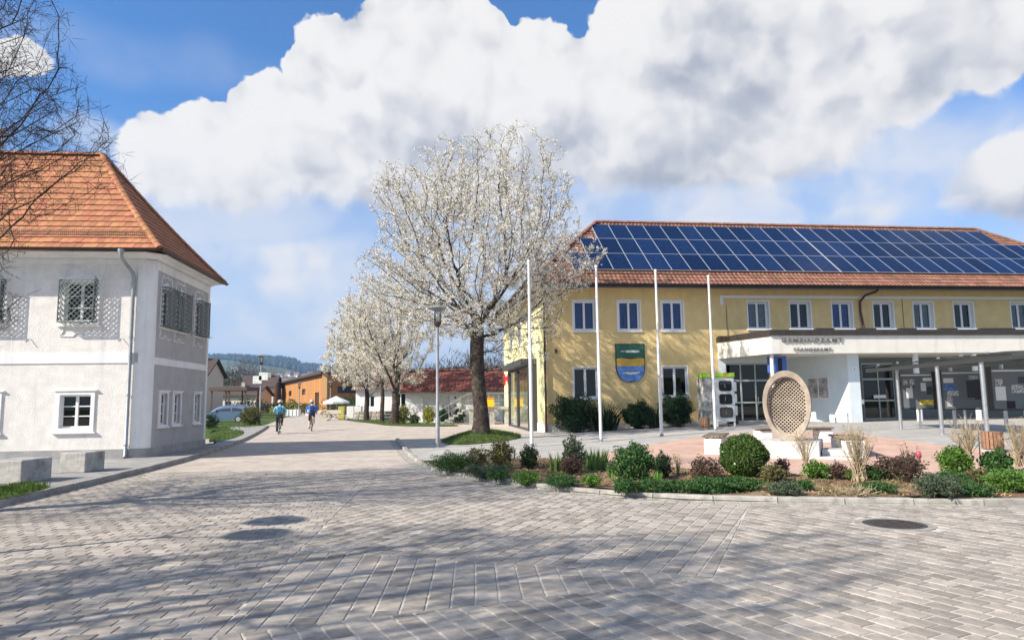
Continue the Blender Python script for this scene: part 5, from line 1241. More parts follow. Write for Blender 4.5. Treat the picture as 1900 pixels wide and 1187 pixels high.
def shrub(loc, rx, h, label, m, n=1200, leaf=.06, shell=.35, cat='shrub', up=.2, name='shrub', group=None, mats2=None, ry=None, stem=None):
    n = int(n * 2.0); leaf *= 1.08
    t = thing(name, label, cat, loc, 0, group); p = ellips(n, rx, ry or rx, h, shell); p[:, 2] = np.maximum(p[:, 2], .01)
    stems(t, h, rx, 9, stem or M_twig, .008 if rx > .2 else .005)
    ms = [m] + ([mats2] if mats2 else []); mi = (rng.random(n) < .12).astype(int) if mats2 else None
    o = rleaves(p, leaf, 'foliage', ms, t, up, mi); return t
def iris(loc, r, h, n, label, m=M_iris, name='iris_clump', cat='plant', wd=.016, lean=.35):
    t = thing(name, label, cat, loc); C, A, B = [], [], []; k = MB()
    for i in range(n):
        a = random.uniform(0, 6.28); q = random.random() ** .5 * r * .6; x, y = math.cos(a) * q, math.sin(a) * q; hh = h * random.uniform(.6, 1.1); ln = random.uniform(0, lean) * hh; d = random.uniform(0, 6.28); b = a + random.uniform(-.8, .8)
        pr = Vector((math.cos(d), math.sin(d), 0)) * wd * random.uniform(.7, 1.2)
        pts = [Vector((x, y, -.02)), Vector((x + math.cos(b) * ln * .3, y + math.sin(b) * ln * .3, hh * .55)), Vector((x + math.cos(b) * ln, y + math.sin(b) * ln, hh))]
        k.add([pts[0] - pr, pts[0] + pr, pts[1] + pr, pts[1] - pr, pts[2]], [(0, 1, 2, 3), (3, 2, 4)])
    k.build('blades', t, m); return t
def twiggy(loc, r, h, n, label, m=M_dry, lv=None, name='bare_shrub', stemh=0., sub=5):
    t = thing(name, label, 'shrub', loc); k = MB()
    if stemh: k.tube([(0, 0, -.03), (.015, 0, stemh)], [.03, .02], 7)
    for i in range(n):
        a = random.uniform(0, 6.28); q = random.uniform(.15, 1.) * r; hh = h * random.uniform(.65, 1.05); rb_ = random.uniform(.02, .35) * r if not stemh else .02; a2_ = random.uniform(0, 6.28); m1 = Vector((math.cos(a) * q * .45, math.sin(a) * q * .45, stemh + (hh - stemh) * .5)); e = Vector((math.cos(a) * q, math.sin(a) * q, hh))
        k.tube([(math.cos(a2_) * rb_, math.sin(a2_) * rb_, stemh), m1, e], [.007, .005, .003], 3)
        for j in range(sub):
            s_ = m1.lerp(e, random.random()); d = Vector((random.gauss(0, 1), random.gauss(0, 1), random.gauss(.6, 1))).normalized() * random.uniform(.06, .16) * max(.6, h); k.tube([s_, s_ + d], [.0035, .002], 3)
    k.build('twigs', t, m)
    if lv: rleaves(ellips(lv[1], r * .9, r * .9, h * .8, .2), lv[2], 'leaves', lv[0], t)
    return t
def bedp(px, py):
    q = G(px, py); q.z = zb(q.x, q.y) if True else q.z; return q
def sh_px(px, py, wpx, hpx, label, m, **kw):
    q = bedp(px, py); sc = q.y / F; return shrub(q, wpx * sc / 2, hpx * sc, label, m, **kw)
# --- planting bed, left to right
sh_px(838, 880, 74, 34, 'low grey green mat plant at the left tip of the planting bed', M_dkg, n=2200, leaf=.035, name='ground_cover', cat='plant', ry=.3)
sh_px(886, 876, 46, 36, 'olive tuft behind the mat plant at the left of the bed', M_olive, n=700, leaf=.05)
sh_px(930, 874, 46, 52, 'bronze green upright bush between the left tip and the first flagpole', M_olive, n=1300, leaf=.05, mats2=M_yel)
sh_px(905, 890, 90, 26, 'wide dark mat plant along the kerb at the left of the bed', M_grey, n=2200, leaf=.035, name='ground_cover', cat='plant', ry=.25)
sh_px(982, 872, 34, 42, 'small dark bush at the foot of the first flagpole', M_dkl, n=900, leaf=.05, mats2=M_olive)
sh_px(924, 896, 40, 22, 'round green cushion plant on the kerb left of the bark patch', M_dkg, n=900, leaf=.035, name='ground_cover', cat='plant')
sh_px(978, 901, 50, 24, 'green cushion plant in the middle of the bark patch', M_gr, n=1000, leaf=.035, name='ground_cover', cat='plant')
iris(bedp(1032, 876), .28, .44, 60, 'pale green iris clump left of the tall leggy bush'); iris(bedp(1105, 876), .42, .46, 110, 'wide pale green iris clump right of the tall leggy bush')
sh_px(1064, 882, 40, 66, 'tall leggy bush standing between the two iris clumps', M_grey, n=900, leaf=.06, shell=.1, mats2=M_olive)
sh_px(1060, 888, 36, 34, 'purple brown low bush in front of the iris clumps', M_br, n=900, leaf=.04)
sh_px(1042, 908, 62, 22, 'green mat plant on the kerb below the iris clumps', M_dkg, n=1200, leaf=.035, name='ground_cover', cat='plant')
sh_px(1098, 909, 36, 20, 'small green cushion plant on the kerb right of the iris clumps', M_gr, n=700, leaf=.035, name='ground_cover', cat='plant')
iris(bedp(1140, 893), .22, .28, 40, 'short grassy iris tuft left of the dark glossy bush')
sh_px(1180, 895, 78, 64, 'dark glossy green bush in the centre of the bed', M_dkg, n=2600, leaf=.055, shell=.3)
sh_px(1232, 888, 30, 46, 'dark upright evergreen beside the dark glossy bush', M_dkl, n=900, leaf=.04, mats2=M_olive)
twiggy(bedp(1258, 884), .13, .42, 26, 'small tuft of dry straw stalks right of the upright evergreen')
iris(bedp(1218, 902), .2, .22, 36, 'low bright grassy tuft in front of the upright evergreen', M_gr)
sh_px(1310, 892, 60, 40, 'reddish brown open bush left of the clipped box ball', M_br, n=900, leaf=.045, shell=.1, mats2=M_olive)
sh_px(1158, 921, 38, 26, 'dark mat plant spilling over the kerb below the glossy bush', M_dkg, n=1200, leaf=.035, name='ground_cover', cat='plant')
sh_px(1215, 918, 90, 26, 'green mat plant on the kerb right of the dark spilling one', M_dkg, n=1800, leaf=.035, name='ground_cover', cat='plant', ry=.2)
t = sh_px(1382, 890, 86, 74, 'round clipped box ball with a few white blooms', M_box, n=8000, leaf=.042, shell=.78, name='box_ball')
q = bedp(1382, 890); sc = q.y / F; v = ellips(40, 43 * sc, 43 * sc, 74 * sc, .97); v = v[v[:, 2] > .25]; rleaves(v * np.array([1.02, 1.02, 1.01]), .035, 'blooms', M_wfl, t, asp=.9)
sh_px(1335, 918, 170, 28, 'broad green carpet plant along the kerb below the box ball', M_dkg, n=3600, leaf=.04, name='ground_cover', cat='plant', ry=.3)
sh_px(1438, 898, 46, 32, 'olive brown bush right of the box ball', M_olive, n=800, leaf=.045)
sh_px(1452, 888, 26, 32, 'small purple leaved bush right of the box ball', M_br, n=500, leaf=.04)
sh_px(1458, 925, 56, 26, 'dark mat plant over the kerb below the sculpture', M_grey, n=1200, leaf=.035, name='ground_cover', cat='plant')
sh_px(1492, 915, 34, 18, 'small green cushion plant below the sculpture', M_dkg, n=700, leaf=.035, name='ground_cover', cat='plant')
twiggy(bedp(1497, 892), .30, .95, 34, 'bare vase shaped shrub in front of the sculpture block', stemh=.25)
sh_px(1516, 892, 48, 30, 'bright green rounded bush beside the bare vase shaped shrub', M_gr, n=1400, leaf=.04)
sh_px(1556, 894, 36, 30, 'brown leaved bush right of the bright green rounded bush', M_br, n=600, leaf=.04)
sh_px(1582, 896, 22, 20, 'tiny bright green plant at the foot of the straw shrub', M_gr, n=350, leaf=.035, cat='plant')
twiggy(bedp(1596, 898), .42, 1.0, 80, 'large dry straw coloured twiggy shrub in front of the right bench', lv=(M_dry, 260, .03))
sh_px(1622, 897, 48, 26, 'green rounded bush right of the straw shrub', M_dkg, n=1100, leaf=.04)
sh_px(1672, 899, 84, 46, 'wide dark red leaved rose bush', M_br, n=1700, leaf=.045, shell=.1, mats2=M_dkg)
twiggy(bedp(1690, 892), .16, .62, 10, 'upright rose canes at the back of the dark red bush', M_br, lv=(M_br, 120, .045))
for px, py, lab in ((1708, 888, 'pink tulip rising behind the dark red rose bush'),):
    q = bedp(px, py); t = thing('tulip', lab, 'flower', q); k = MB(); k.tube([(0, 0, -.02), (.01, 0, .30)], .006, 6); k.build('stem', t, M_gr)
    MB().lathe([(.012, .29), (.045, .33), (.05, .38), (.032, .44), (.01, .455)], 10).build('flower_head', t, mat('tulip_pink', (.62, .08, .12), .5), True)
    k = MB()
    for a in (0, 2.2, 4.1): k.add([(0, 0, 0), (math.cos(a) * .05, math.sin(a) * .05, .10), (math.cos(a) * .10, math.sin(a) * .10, .22), (math.cos(a) * .02, math.sin(a) * .06, .11)], [(0, 1, 2, 3)])
    k.build('leaf', t, M_gr)
sh_px(1625, 918, 66, 20, 'low green mat plant along the kerb left of the dark spilling mat', M_dkg, n=1300, leaf=.035, name='ground_cover', cat='plant')
twiggy(bedp(1590, 928), .35, .16, 40, 'brown withered low plant on the kerb', M_dry, name='withered_plant')
sh_px(1776, 884, 52, 50, 'bright green leafy bush at the foot of the small bare tree', M_gr, n=1300, leaf=.065, mats2=M_box)
sh_px(1764, 902, 54, 22, 'low green carpet plant below the bright leafy bush', M_dkg, n=1000, leaf=.035, name='ground_cover', cat='plant')
twiggy(bedp(1803, 886), .36, 1.05, 60, 'small bare standard tree with dense pale twigs left of the slatted bin', stemh=.38, name='standard_tree')
k = thing('wooden_stake', 'thin wooden stake beside the small bare standard tree', 'stake', bedp(1821, 882)); MB().tube([(0, 0, -.03), (.02, 0, 1.0)], .01, 6).build('stick', k, M_twig)
sh_px(1852, 886, 46, 44, 'glossy green bush below the slatted bin', M_dkg, n=1000, leaf=.07, mats2=M_gr)
sh_px(1815, 900, 40, 26, 'brown twiggy low bush between the two bright bushes', M_olive, n=500, leaf=.04)
sh_px(1740, 930, 80, 40, 'grey green mat plant spilling over the kerb at right', M_grey, n=1900, leaf=.035, name='ground_cover', cat='plant', ry=.28)
sh_px(1810, 926, 66, 26, 'green mat plant on the kerb at the right end', M_dkg, n=1300, leaf=.035, name='ground_cover', cat='plant')
sh_px(1880, 918, 90, 40, 'broad green bush at the right picture edge', M_gr, n=2200, leaf=.04, name='ground_cover', cat='plant', mats2=M_dkg)
twiggy(bedp(1893, 872), .35, .9, 60, 'dry straw coloured shrub at the right picture edge', lv=(M_dry, 160, .03))
# --- shrubs before the town hall wall
def wall_bush(px, py, wpx, hpx, label, m, spiky=False, **kw):
    q = atY(px, 742, 33.2 + .13 * (px - 1012) / F * 34); q.z = zt(q.x, q.y); sc = q.y / F
    if spiky: return iris(q, wpx * sc / 2, hpx * sc, 130, label, m, 'yucca', 'plant', .03, .9)
    return shrub(q, wpx * sc / 2, hpx * sc, label, m, leaf=.085, **kw)
wall_bush(1064, 800, 80, 66, 'largest round dark evergreen bush left before the yellow wall', M_dkl, n=6500, shell=.35)
wall_bush(1122, 803, 64, 54, 'spiky dark yucca right of the largest round bush', M_dkl, True)
wall_bush(1182, 800, 54, 48, 'low dark rounded bush under the coat of arms', M_dkl, n=4500, shell=.35)
wall_bush(1214, 800, 34, 42, 'small spiky yucca between the two right hand wall bushes', M_grey, True)
wall_bush(1254, 798, 58, 58, 'round dark evergreen bush under the right ground floor window', M_dkl, n=5200, shell=.35)
# --- shrubs before the garage and hedge by the car
for px, wpx, hpx, Y, m_, lab in ((748, 24, 34, 51.5, M_yel, 'yellow green rounded shrub at the left corner of the garage'), (796, 22, 30, 51.5, M_yel, 'small yellow green shrub before the garage door'), (822, 20, 28, 51.5, M_dkg, 'dark shrub before the garage just right of the lamp post'), (852, 24, 26, 51.5, M_dkl, 'dark shrub left of the large cherry trunk'), (768, 20, 16, 51.5, M_grey, 'low grey shrub before the garage wall')):
    q = atY(px, 742, Y); sc = Y / F; shrub((q.x, Y, 0), wpx * sc / 2, hpx * sc, lab, m_, n=700, leaf=.12)
for px, hpx, lab in ((770, 30, 'thin bare young tree before the garage wall, left one'), (836, 40, 'thin bare young tree before the garage, right of the lamp')):
    q = atY(px, 742, 51.8); twiggy((q.x, 51.8, 0), .5, hpx * .04, 26, lab, M_twig, stemh=.5, name='young_tree', lv=(M_bloss, 60, .08))
q = atY(465, 742, 50.5); shrub((q.x, 50.5, .05), .75, 1.35, 'olive green hedge bush between the parked car and the lamp post', M_olive, n=2200, leaf=.10, mats2=M_gr)
q = atY(392, 742, 44.); shrub((q.x, 44., .05), .5, 1.0, 'dark bush at the rear corner of the white house', M_dkl, n=700, leaf=.09)

# ================================================================== BACKGROUND
M_gwhite = mat('white_garage_wall', (.70, .69, .67), .85, var=.05, vs=1.5, stain=(.6, .58, .55), ss=(.6, .55, .75))
# garage with red roof
gp = atY(752, 742, 53.6); GX0 = gp.x; GX1 = atY(925, 742, 53.6).x + .3
GA = thing('garage', 'low white garage with dark red tiled roof behind the large cherry tree', 'garage', (GX0, 53.6, 0)); gw = GX1 - GX0
k = MB(); holes = [(1.35, 3.4, .02, 2.02), (4.3, 6.3, .02, 2.02)]; wall_holes(k, 0, gw, -.1, 2.35, holes, 0, .12); k.add([(0, 0, -.1), (0, 0, 2.35), (0, 2.8, 4.0), (0, 5.6, 2.35), (0, 5.6, -.1)], [(0, 1, 2, 3, 4)]); k.add([(gw, 0, -.1), (gw, 5.6, -.1), (gw, 5.6, 2.35), (gw, 2.8, 4.0), (gw, 0, 2.35)], [(0, 1, 2, 3, 4)]); k.build('wall', GA, M_gwhite)
for a, b, c, d in holes:
    for i in range(4):
        k = MB(); z0 = c + (d - c) * i / 4; k.box(a, b, .10, .13, z0 + .008, z0 + (d - c) / 4 - .008); k.build('door_panel', GA, mat('grey_garage_door', (.56, .56, .55), .6))
k = MB(); k.add([(-.35, -.45, 2.30), (gw + .3, -.45, 2.30), (gw + .3, 2.8, 4.05), (-.35, 2.8, 4.05), (-.35, 6.05, 2.30), (gw + .3, 6.05, 2.30)], [(0, 1, 2, 3), (3, 2, 5, 4)]); GR = k.build('roof', GA, M_tile3)
tl = MB(); U_ = Vector((1, 0, 0)); A0 = Vector((0, -.45, 2.30)); Vg = (Vector((0, 2.8, 4.05)) - A0); Lg = Vg.length; Vg.normalize(); ng = Vector((0, -Vg.z, Vg.y))
for r in range(int(Lg / .37)):
    x = -.35
    while x < gw + .3: wave_tile(A0 + Vg * (r * .37) + U_ * x, U_, Vg, ng, .30, .40, .06); x += .30
tl.build('roof_tile_field', GR, M_tile3)['kind'] = 'stuff'
caps(lambda t: Vector((-.35 + (gw + .65) * t, 2.8, 4.08)), 22, .12, GR, M_tile3)
k = MB(); halfpipe(k, (-.35, -.5, 2.3), (gw + .3, -.5, 2.3), .07); k.build('gutter', GA, M_zinc)
for x in (3.75, 3.78): k = MB(); k.box(x, x + .12, -.06, 0, 1.2 + (x - 3.75) * 20, 1.36 + (x - 3.75) * 20); k.build('wall_light', GA, M_dkmetal)
# house behind the trees left of the garage
q = atY(660, 742, 74); HB = thing('white_cottage', 'small white cottage with dark window left of the garage behind the trees', 'house', (q.x, 74, 0))
k = MB(); wall_holes(k, 0, 6.5, -.1, 3.0, [(4.2, 5.3, 1.1, 2.5), (1.0, 2.0, 1.1, 2.3)], 0, .15); k.box(0, 6.5, .16, 6, -.1, 3.0); k.build('wall', HB, M_gwhite)
for a in (4.2, 1.0): window(HB, a, a + (1.1 if a > 2 else 1.0), 1.1, 2.5 if a > 2 else 2.3, .10, .06, 2, 1, glass=M_glassdk, room=.05)
k = MB(); k.add([(-.4, -.5, 2.9), (6.9, -.5, 2.9), (6.9, 3, 4.9), (-.4, 3, 4.9), (-.4, 6.5, 2.9), (6.9, 6.5, 2.9)], [(0, 1, 2, 3), (3, 2, 5, 4), (0, 3, 4), (1, 5, 2)]); k.build('roof', HB, mat('old_brown_tile', (.17, .09, .07), .85, var=.2, vs=2.))
# wooden hall
WH = thing('wooden_hall', 'long orange timber clad hall with a sloping roof at the end of the street', 'hall', (-26.9, 100, 0))
M_wood = bpy.data.materials.new('orange_larch_cladding'); M_wood.use_nodes = True; t_ = NT(M_wood.node_tree); b_ = M_wood.node_tree.nodes['Principled BSDF']
tcn = t_.n('ShaderNodeTexCoord'); wv_ = t_.n('ShaderNodeTexNoise', {'Vector': t_.n('ShaderNodeMapping', {'Vector': tcn.outputs['Object'], 'Scale': (3.2, 3.2, .06)}).outputs[0], 'Scale': 1., 'Detail': 3.})
M_wood.node_tree.links.new(t_.mix(t_.ss(wv_.outputs[0], .3, .7), (.32, .13, .035, 1), (.50, .225, .07, 1)), b_.inputs['Base Color']); b_.inputs['Roughness'].default_value = .75
PA, PB, PC = Vector((0, 0, 0)), Vector((-23, 50, 0)), Vector((7.5, 13, 0))
ht = 5.75
def wallq(a, b, z, nm, openings):
    d = (b - a); L_ = d.length; M_ = Matrix.Translation(a) @ Matrix.Rotation(math.atan2(d.y, d.x), 4, 'Z'); k = MB(); wall_holes(k, 0, L_, -.2, z, openings, 0., .2, M_); w_ = k.build(nm, WH, M_wood)
    for a_, b_, c_, d_ in openings: g_ = MB(); g_.box(a_, b_, .15, .2, c_, d_, 0, M_); g_.build('window', WH, mat('dark_hall_glass', (.03, .03, .035), .15))
    return M_
wallq(PB, PA, ht, 'wall', [(14, 18, 3.0, 4.0), (32, 36, 3.0, 4.0), (46., 50, .0, 3.2)]); wallq(PA, PC, ht, 'end_wall', [(2.5, 6.5, 3.0, 4.0)])
k = MB(); k.box(-.35, .35, -.35, .35, -.2, ht); k.build('corner_post', WH, mat('pale_larch', (.52, .29, .12), .7))
k = MB(); o_ = Vector((-.6, -1.0, 0)); P_ = [PA + Vector((-.4, -.9, ht)), PC + Vector((1, -.4, ht - .35)), PC + Vector((-23, 50, ht - .2)), PB + Vector((-1.0, .3, ht))]; k.add(P_ + [p_ + Vector((0, 0, .35)) for p_ in P_], [(3, 2, 1, 0), (4, 5, 6, 7), (0, 1, 5, 4), (1, 2, 6, 5), (2, 3, 7, 6), (3, 0, 4, 7)]); k.build('roof', WH, mat('dark_brown_roof_edge', (.07, .045, .035), .7))
# simple but complete houses
def house(x, y, w_, d_, h_, rh, rz, label, wm, rm, nw=2, name='house', group=None, storeys=2):
    t = thing(name, label, 'house', (x, y, 0), rz, group); k = MB(); hs = []
    for s_ in range(storeys):
        z0 = .9 + s_ * (h_ - .4) / storeys
        for i in range(nw): xc = -w_ / 2 + w_ * (i + .5) / nw; hs.append((xc - .5, xc + .5, z0, z0 + 1.25))
    wall_holes(k, -w_ / 2, w_ / 2, -.2, h_, hs, 0, .12); k.add([(w_ / 2, 0, -.2), (w_ / 2, d_, -.2), (w_ / 2, d_, h_), (w_ / 2, d_ / 2, h_ + rh), (w_ / 2, 0, h_)], [(0, 1, 2, 3, 4)]); k.add([(-w_ / 2, 0, -.2), (-w_ / 2, 0, h_), (-w_ / 2, d_ / 2, h_ + rh), (-w_ / 2, d_, h_), (-w_ / 2, d_, -.2)], [(0, 1, 2, 3, 4)]); k.build('wall', t, wm)
    for a, b, c, d in hs: g_ = MB(); g_.box(a, b, .09, .12, c, d); wn = g_.build('window', t, MATS['opaque_dark_glass']); g_ = MB(); g_.box((a + b) / 2 - .04, (a + b) / 2 + .04, .06, .088, c, d); g_.build('mullion', wn, M_wframe)
    k = MB(); e = .5; V_ = [(-w_ / 2 - e, -e, h_ - .25), (w_ / 2 + e, -e, h_ - .25), (w_ / 2 + e, d_ / 2, h_ + rh + .1), (-w_ / 2 - e, d_ / 2, h_ + rh + .1), (-w_ / 2 - e, d_ + e, h_ - .25), (w_ / 2 + e, d_ + e, h_ - .25)]; V2 = [(a, b, c + .22) for a, b, c in V_]
    k.add(V_ + V2, [(3, 2, 1, 0), (4, 5, 2, 3), (6, 7, 8, 9), (9, 8, 11, 10), (0, 1, 7, 6), (5, 4, 10, 11), (0, 6, 9, 3), (3, 9, 10, 4), (1, 2, 8, 7), (2, 5, 11, 8)]); r_ = k.build('roof', t, rm)
    k = MB(); k.box(w_ * .2, w_ * .2 + .6, d_ * .4, d_ * .4 + .6, h_ + rh * .6, h_ + rh + .9); k.build('chimney', r_, M_conc); return t
M_rb = mat('brown_far_roof', (.075, .05, .042), .85, var=.2, vs=1.); M_ivory = mat('ivory_render', (.60, .56, .47), .9); M_yel2 = mat('yellow_far_render', (.62, .46, .13), .9)
q = atY(390, 742, 95); house(q.x - 3.9, 95, 6, 8, 5.6, 2.2, .1, 'ivory two storey house at the left behind the parked car', M_ivory, M_rb)
q = atY(505, 742, 165); house(q.x, 165, 12, 9, 4.2, 1.6, .25, 'yellow house left of the wooden hall', M_yel2, M_rb, 3, storeys=1)
q = atY(432, 742, 120); house(q.x - 4, 124, 13, 8, 3.2, 1.4, .0, 'long low house behind the carport left of the street', M_ivory, M_rb, 4, storeys=1)
q = atY(478, 742, 140); house(q.x, 140, 6, 7, 5.0, 2.0, .1, 'white house with two windows seen left of the far street lamp', M_gwhite, M_rb)
# carport
q0 = atY(386, 742, 80); q1 = atY(457, 742, 80); CPt = thing('carport', 'dark brown flat carport roof on posts behind the parked car', 'carport', (q0.x, 80, 0)); wc = q1.x - q0.x
k = MB(); k.box(0, wc, 0, 4.5, 3.15, 3.55); k.build('roof', CPt, mat('brown_fascia', (.10, .065, .05), .7))
for x in (.2, wc * .5, wc - .3):
    for y in (.2, 4.2): k = MB(); k.box(x, x + .14, y, y + .14, -.1, 3.15); k.build('post', CPt, MATS['brown_fascia'])
# green scaffold net / mast
q = atY(389, 742, 92); t = thing('green_mast', 'slender green lattice mast behind the rear corner of the white house', 'mast', (q.x, 88, 0)); k = MB()
for x, y in ((-.3, 0), (.3, 0), (0, .5)): k.tube([(x, y, 0), (x, y, 9.3)], .05, 5)
for i in range(15): z = i * .62; k.tube([(-.3, 0, z), (.3, 0, z + .6)], .03, 4); k.tube([(.3, 0, z), (0, .5, z + .6)], .03, 4); k.tube([(0, .5, z), (-.3, 0, z + .6)], .03, 4)
k.build('lattice', t, mat('green_steel', (.03, .17, .11), .6))
# white stones, containers, tent, cart, stone wall
for i, (px, lab) in enumerate(((534, 'first white marker stone from the left beside the far road bend'), (541, 'second white marker stone from the left beside the far road bend'), (548, 'third white marker stone from the left beside the far road bend'), (555, 'fourth white marker stone from the left beside the far road bend'), (571, 'single white marker stone right of the row of four'))):
    q = atY(px, 742, 92); k = MB(); k.box(-.2, .2, -.2, .2, -.05, .8); o = k.build('marker_stone', None, M_gwhite, loc=(q.x, 92, 0), bevel=.05); tag(o, lab, 'stone', 'white marker stones')
for px, wpx, m_, lab in ((633, 11, mat('yellow_tank', (.42, .38, .06), .6), 'yellow tank beside the white tent'), (650, 13, M_gwhite, 'white container between the yellow tank and the other container'), (664, 13, M_gwhite, 'white container nearest the blossoming tree')):
    q = atY(px, 742, 66); sc = 66 / F; w_ = wpx * sc; t = thing('container', lab, 'container', (q.x, 66, 0), 0, 'containers beside the white tent'); k = MB(); k.box(-w_ / 2, w_ / 2, 0, w_, .12, 1.25); k.build('body', t, m_, bevel=.03); k = MB(); k.box(-w_ / 2, w_ / 2, 0, w_, -.02, .1); k.build('pallet', t, M_wood_bar); MB().lathe([(.12, 1.25), (.12, 1.3)], 12, (0, w_ / 2, 0)).build('cap', t, M_dkmetal)
q = atY(624, 742, 72); t = thing('white_tent', 'low white garden parasol tent beside the verge', 'tent', (q.x, 72, 0)); k = MB(); n = 8
k.v = [(0, 0, 2.3)] + [(1.35 * math.cos(2 * math.pi * i / n), 1.35 * math.sin(2 * math.pi * i / n), 1.7) for i in range(n)] + [(1.35 * math.cos(2 * math.pi * i / n), 1.35 * math.sin(2 * math.pi * i / n), 1.5) for i in range(n)]
k.f = [(0, 1 + i, 1 + (i + 1) % n) for i in range(n)] + [(1 + i, 1 + n + i, 1 + n + (i + 1) % n, 1 + (i + 1) % n) for i in range(n)]; k.mi = [0] * len(k.f); k.build('canopy', t, M_gwhite); MB().lathe([(.04, 0), (.04, 2.25)], 8).build('pole', t, M_galv); MB().lathe([(.3, 0), (.3, .1)], 12).build('foot', t, M_conc)
q = atY(605, 742, 64); t = thing('garden_cart', 'decorative wooden garden cart with large pale wheels on the verge', 'cart', (q.x, 64, 0))
M_pw = mat('pale_wood', (.55, .47, .36), .8)
for y in (-.5, .5):
    k = MB(); n = 24
    for r0, zz in ((.45, 0),): k.tube([(r0 * math.cos(a * 2 * math.pi / n), y, .47 + r0 * math.sin(a * 2 * math.pi / n)) for a in range(n + 1)], .035, 6, 0, False)
    for a in range(8): k.tube([(0, y, .47), (.45 * math.cos(a * .785), y, .47 + .45 * math.sin(a * .785))], .02, 5)
    k.build('wheel', t, M_pw)
k = MB(); k.box(-.7, 1.3, -.42, .42, .55, .62); k.box(-.7, 1.3, -.45, -.41, .62, .95); k.box(-.7, 1.3, .41, .45, .62, .95); k.build('bed', t, M_pw); k = MB(); k.tube([(1.3, 0, .58), (2.4, 0, .1)], .03, 6); k.build('shaft', t, M_pw)
q0, q1 = atY(655, 742, 63), atY(726, 742, 63); SW = thing('stone_wall', 'low dry stone wall behind the row of blossoming trees', 'wall', (q0.x, 63, 0))
M_st = mat('field_stone', (.36, .31, .25), .9, isl=.3, var=.2, vs=5., bump=.02, bs=15.)
for r in range(3):
    x = (r % 2) * .2
    while x < q1.x - q0.x:
        w_ = random.uniform(.35, .65); k = MB(); k.box(0, w_ - .03, random.uniform(-.03, .03), .4, r * .27, r * .27 + .25); o = k.build('stone', SW, M_st, bevel=.04); o.location = (x, 0, 0); x += w_
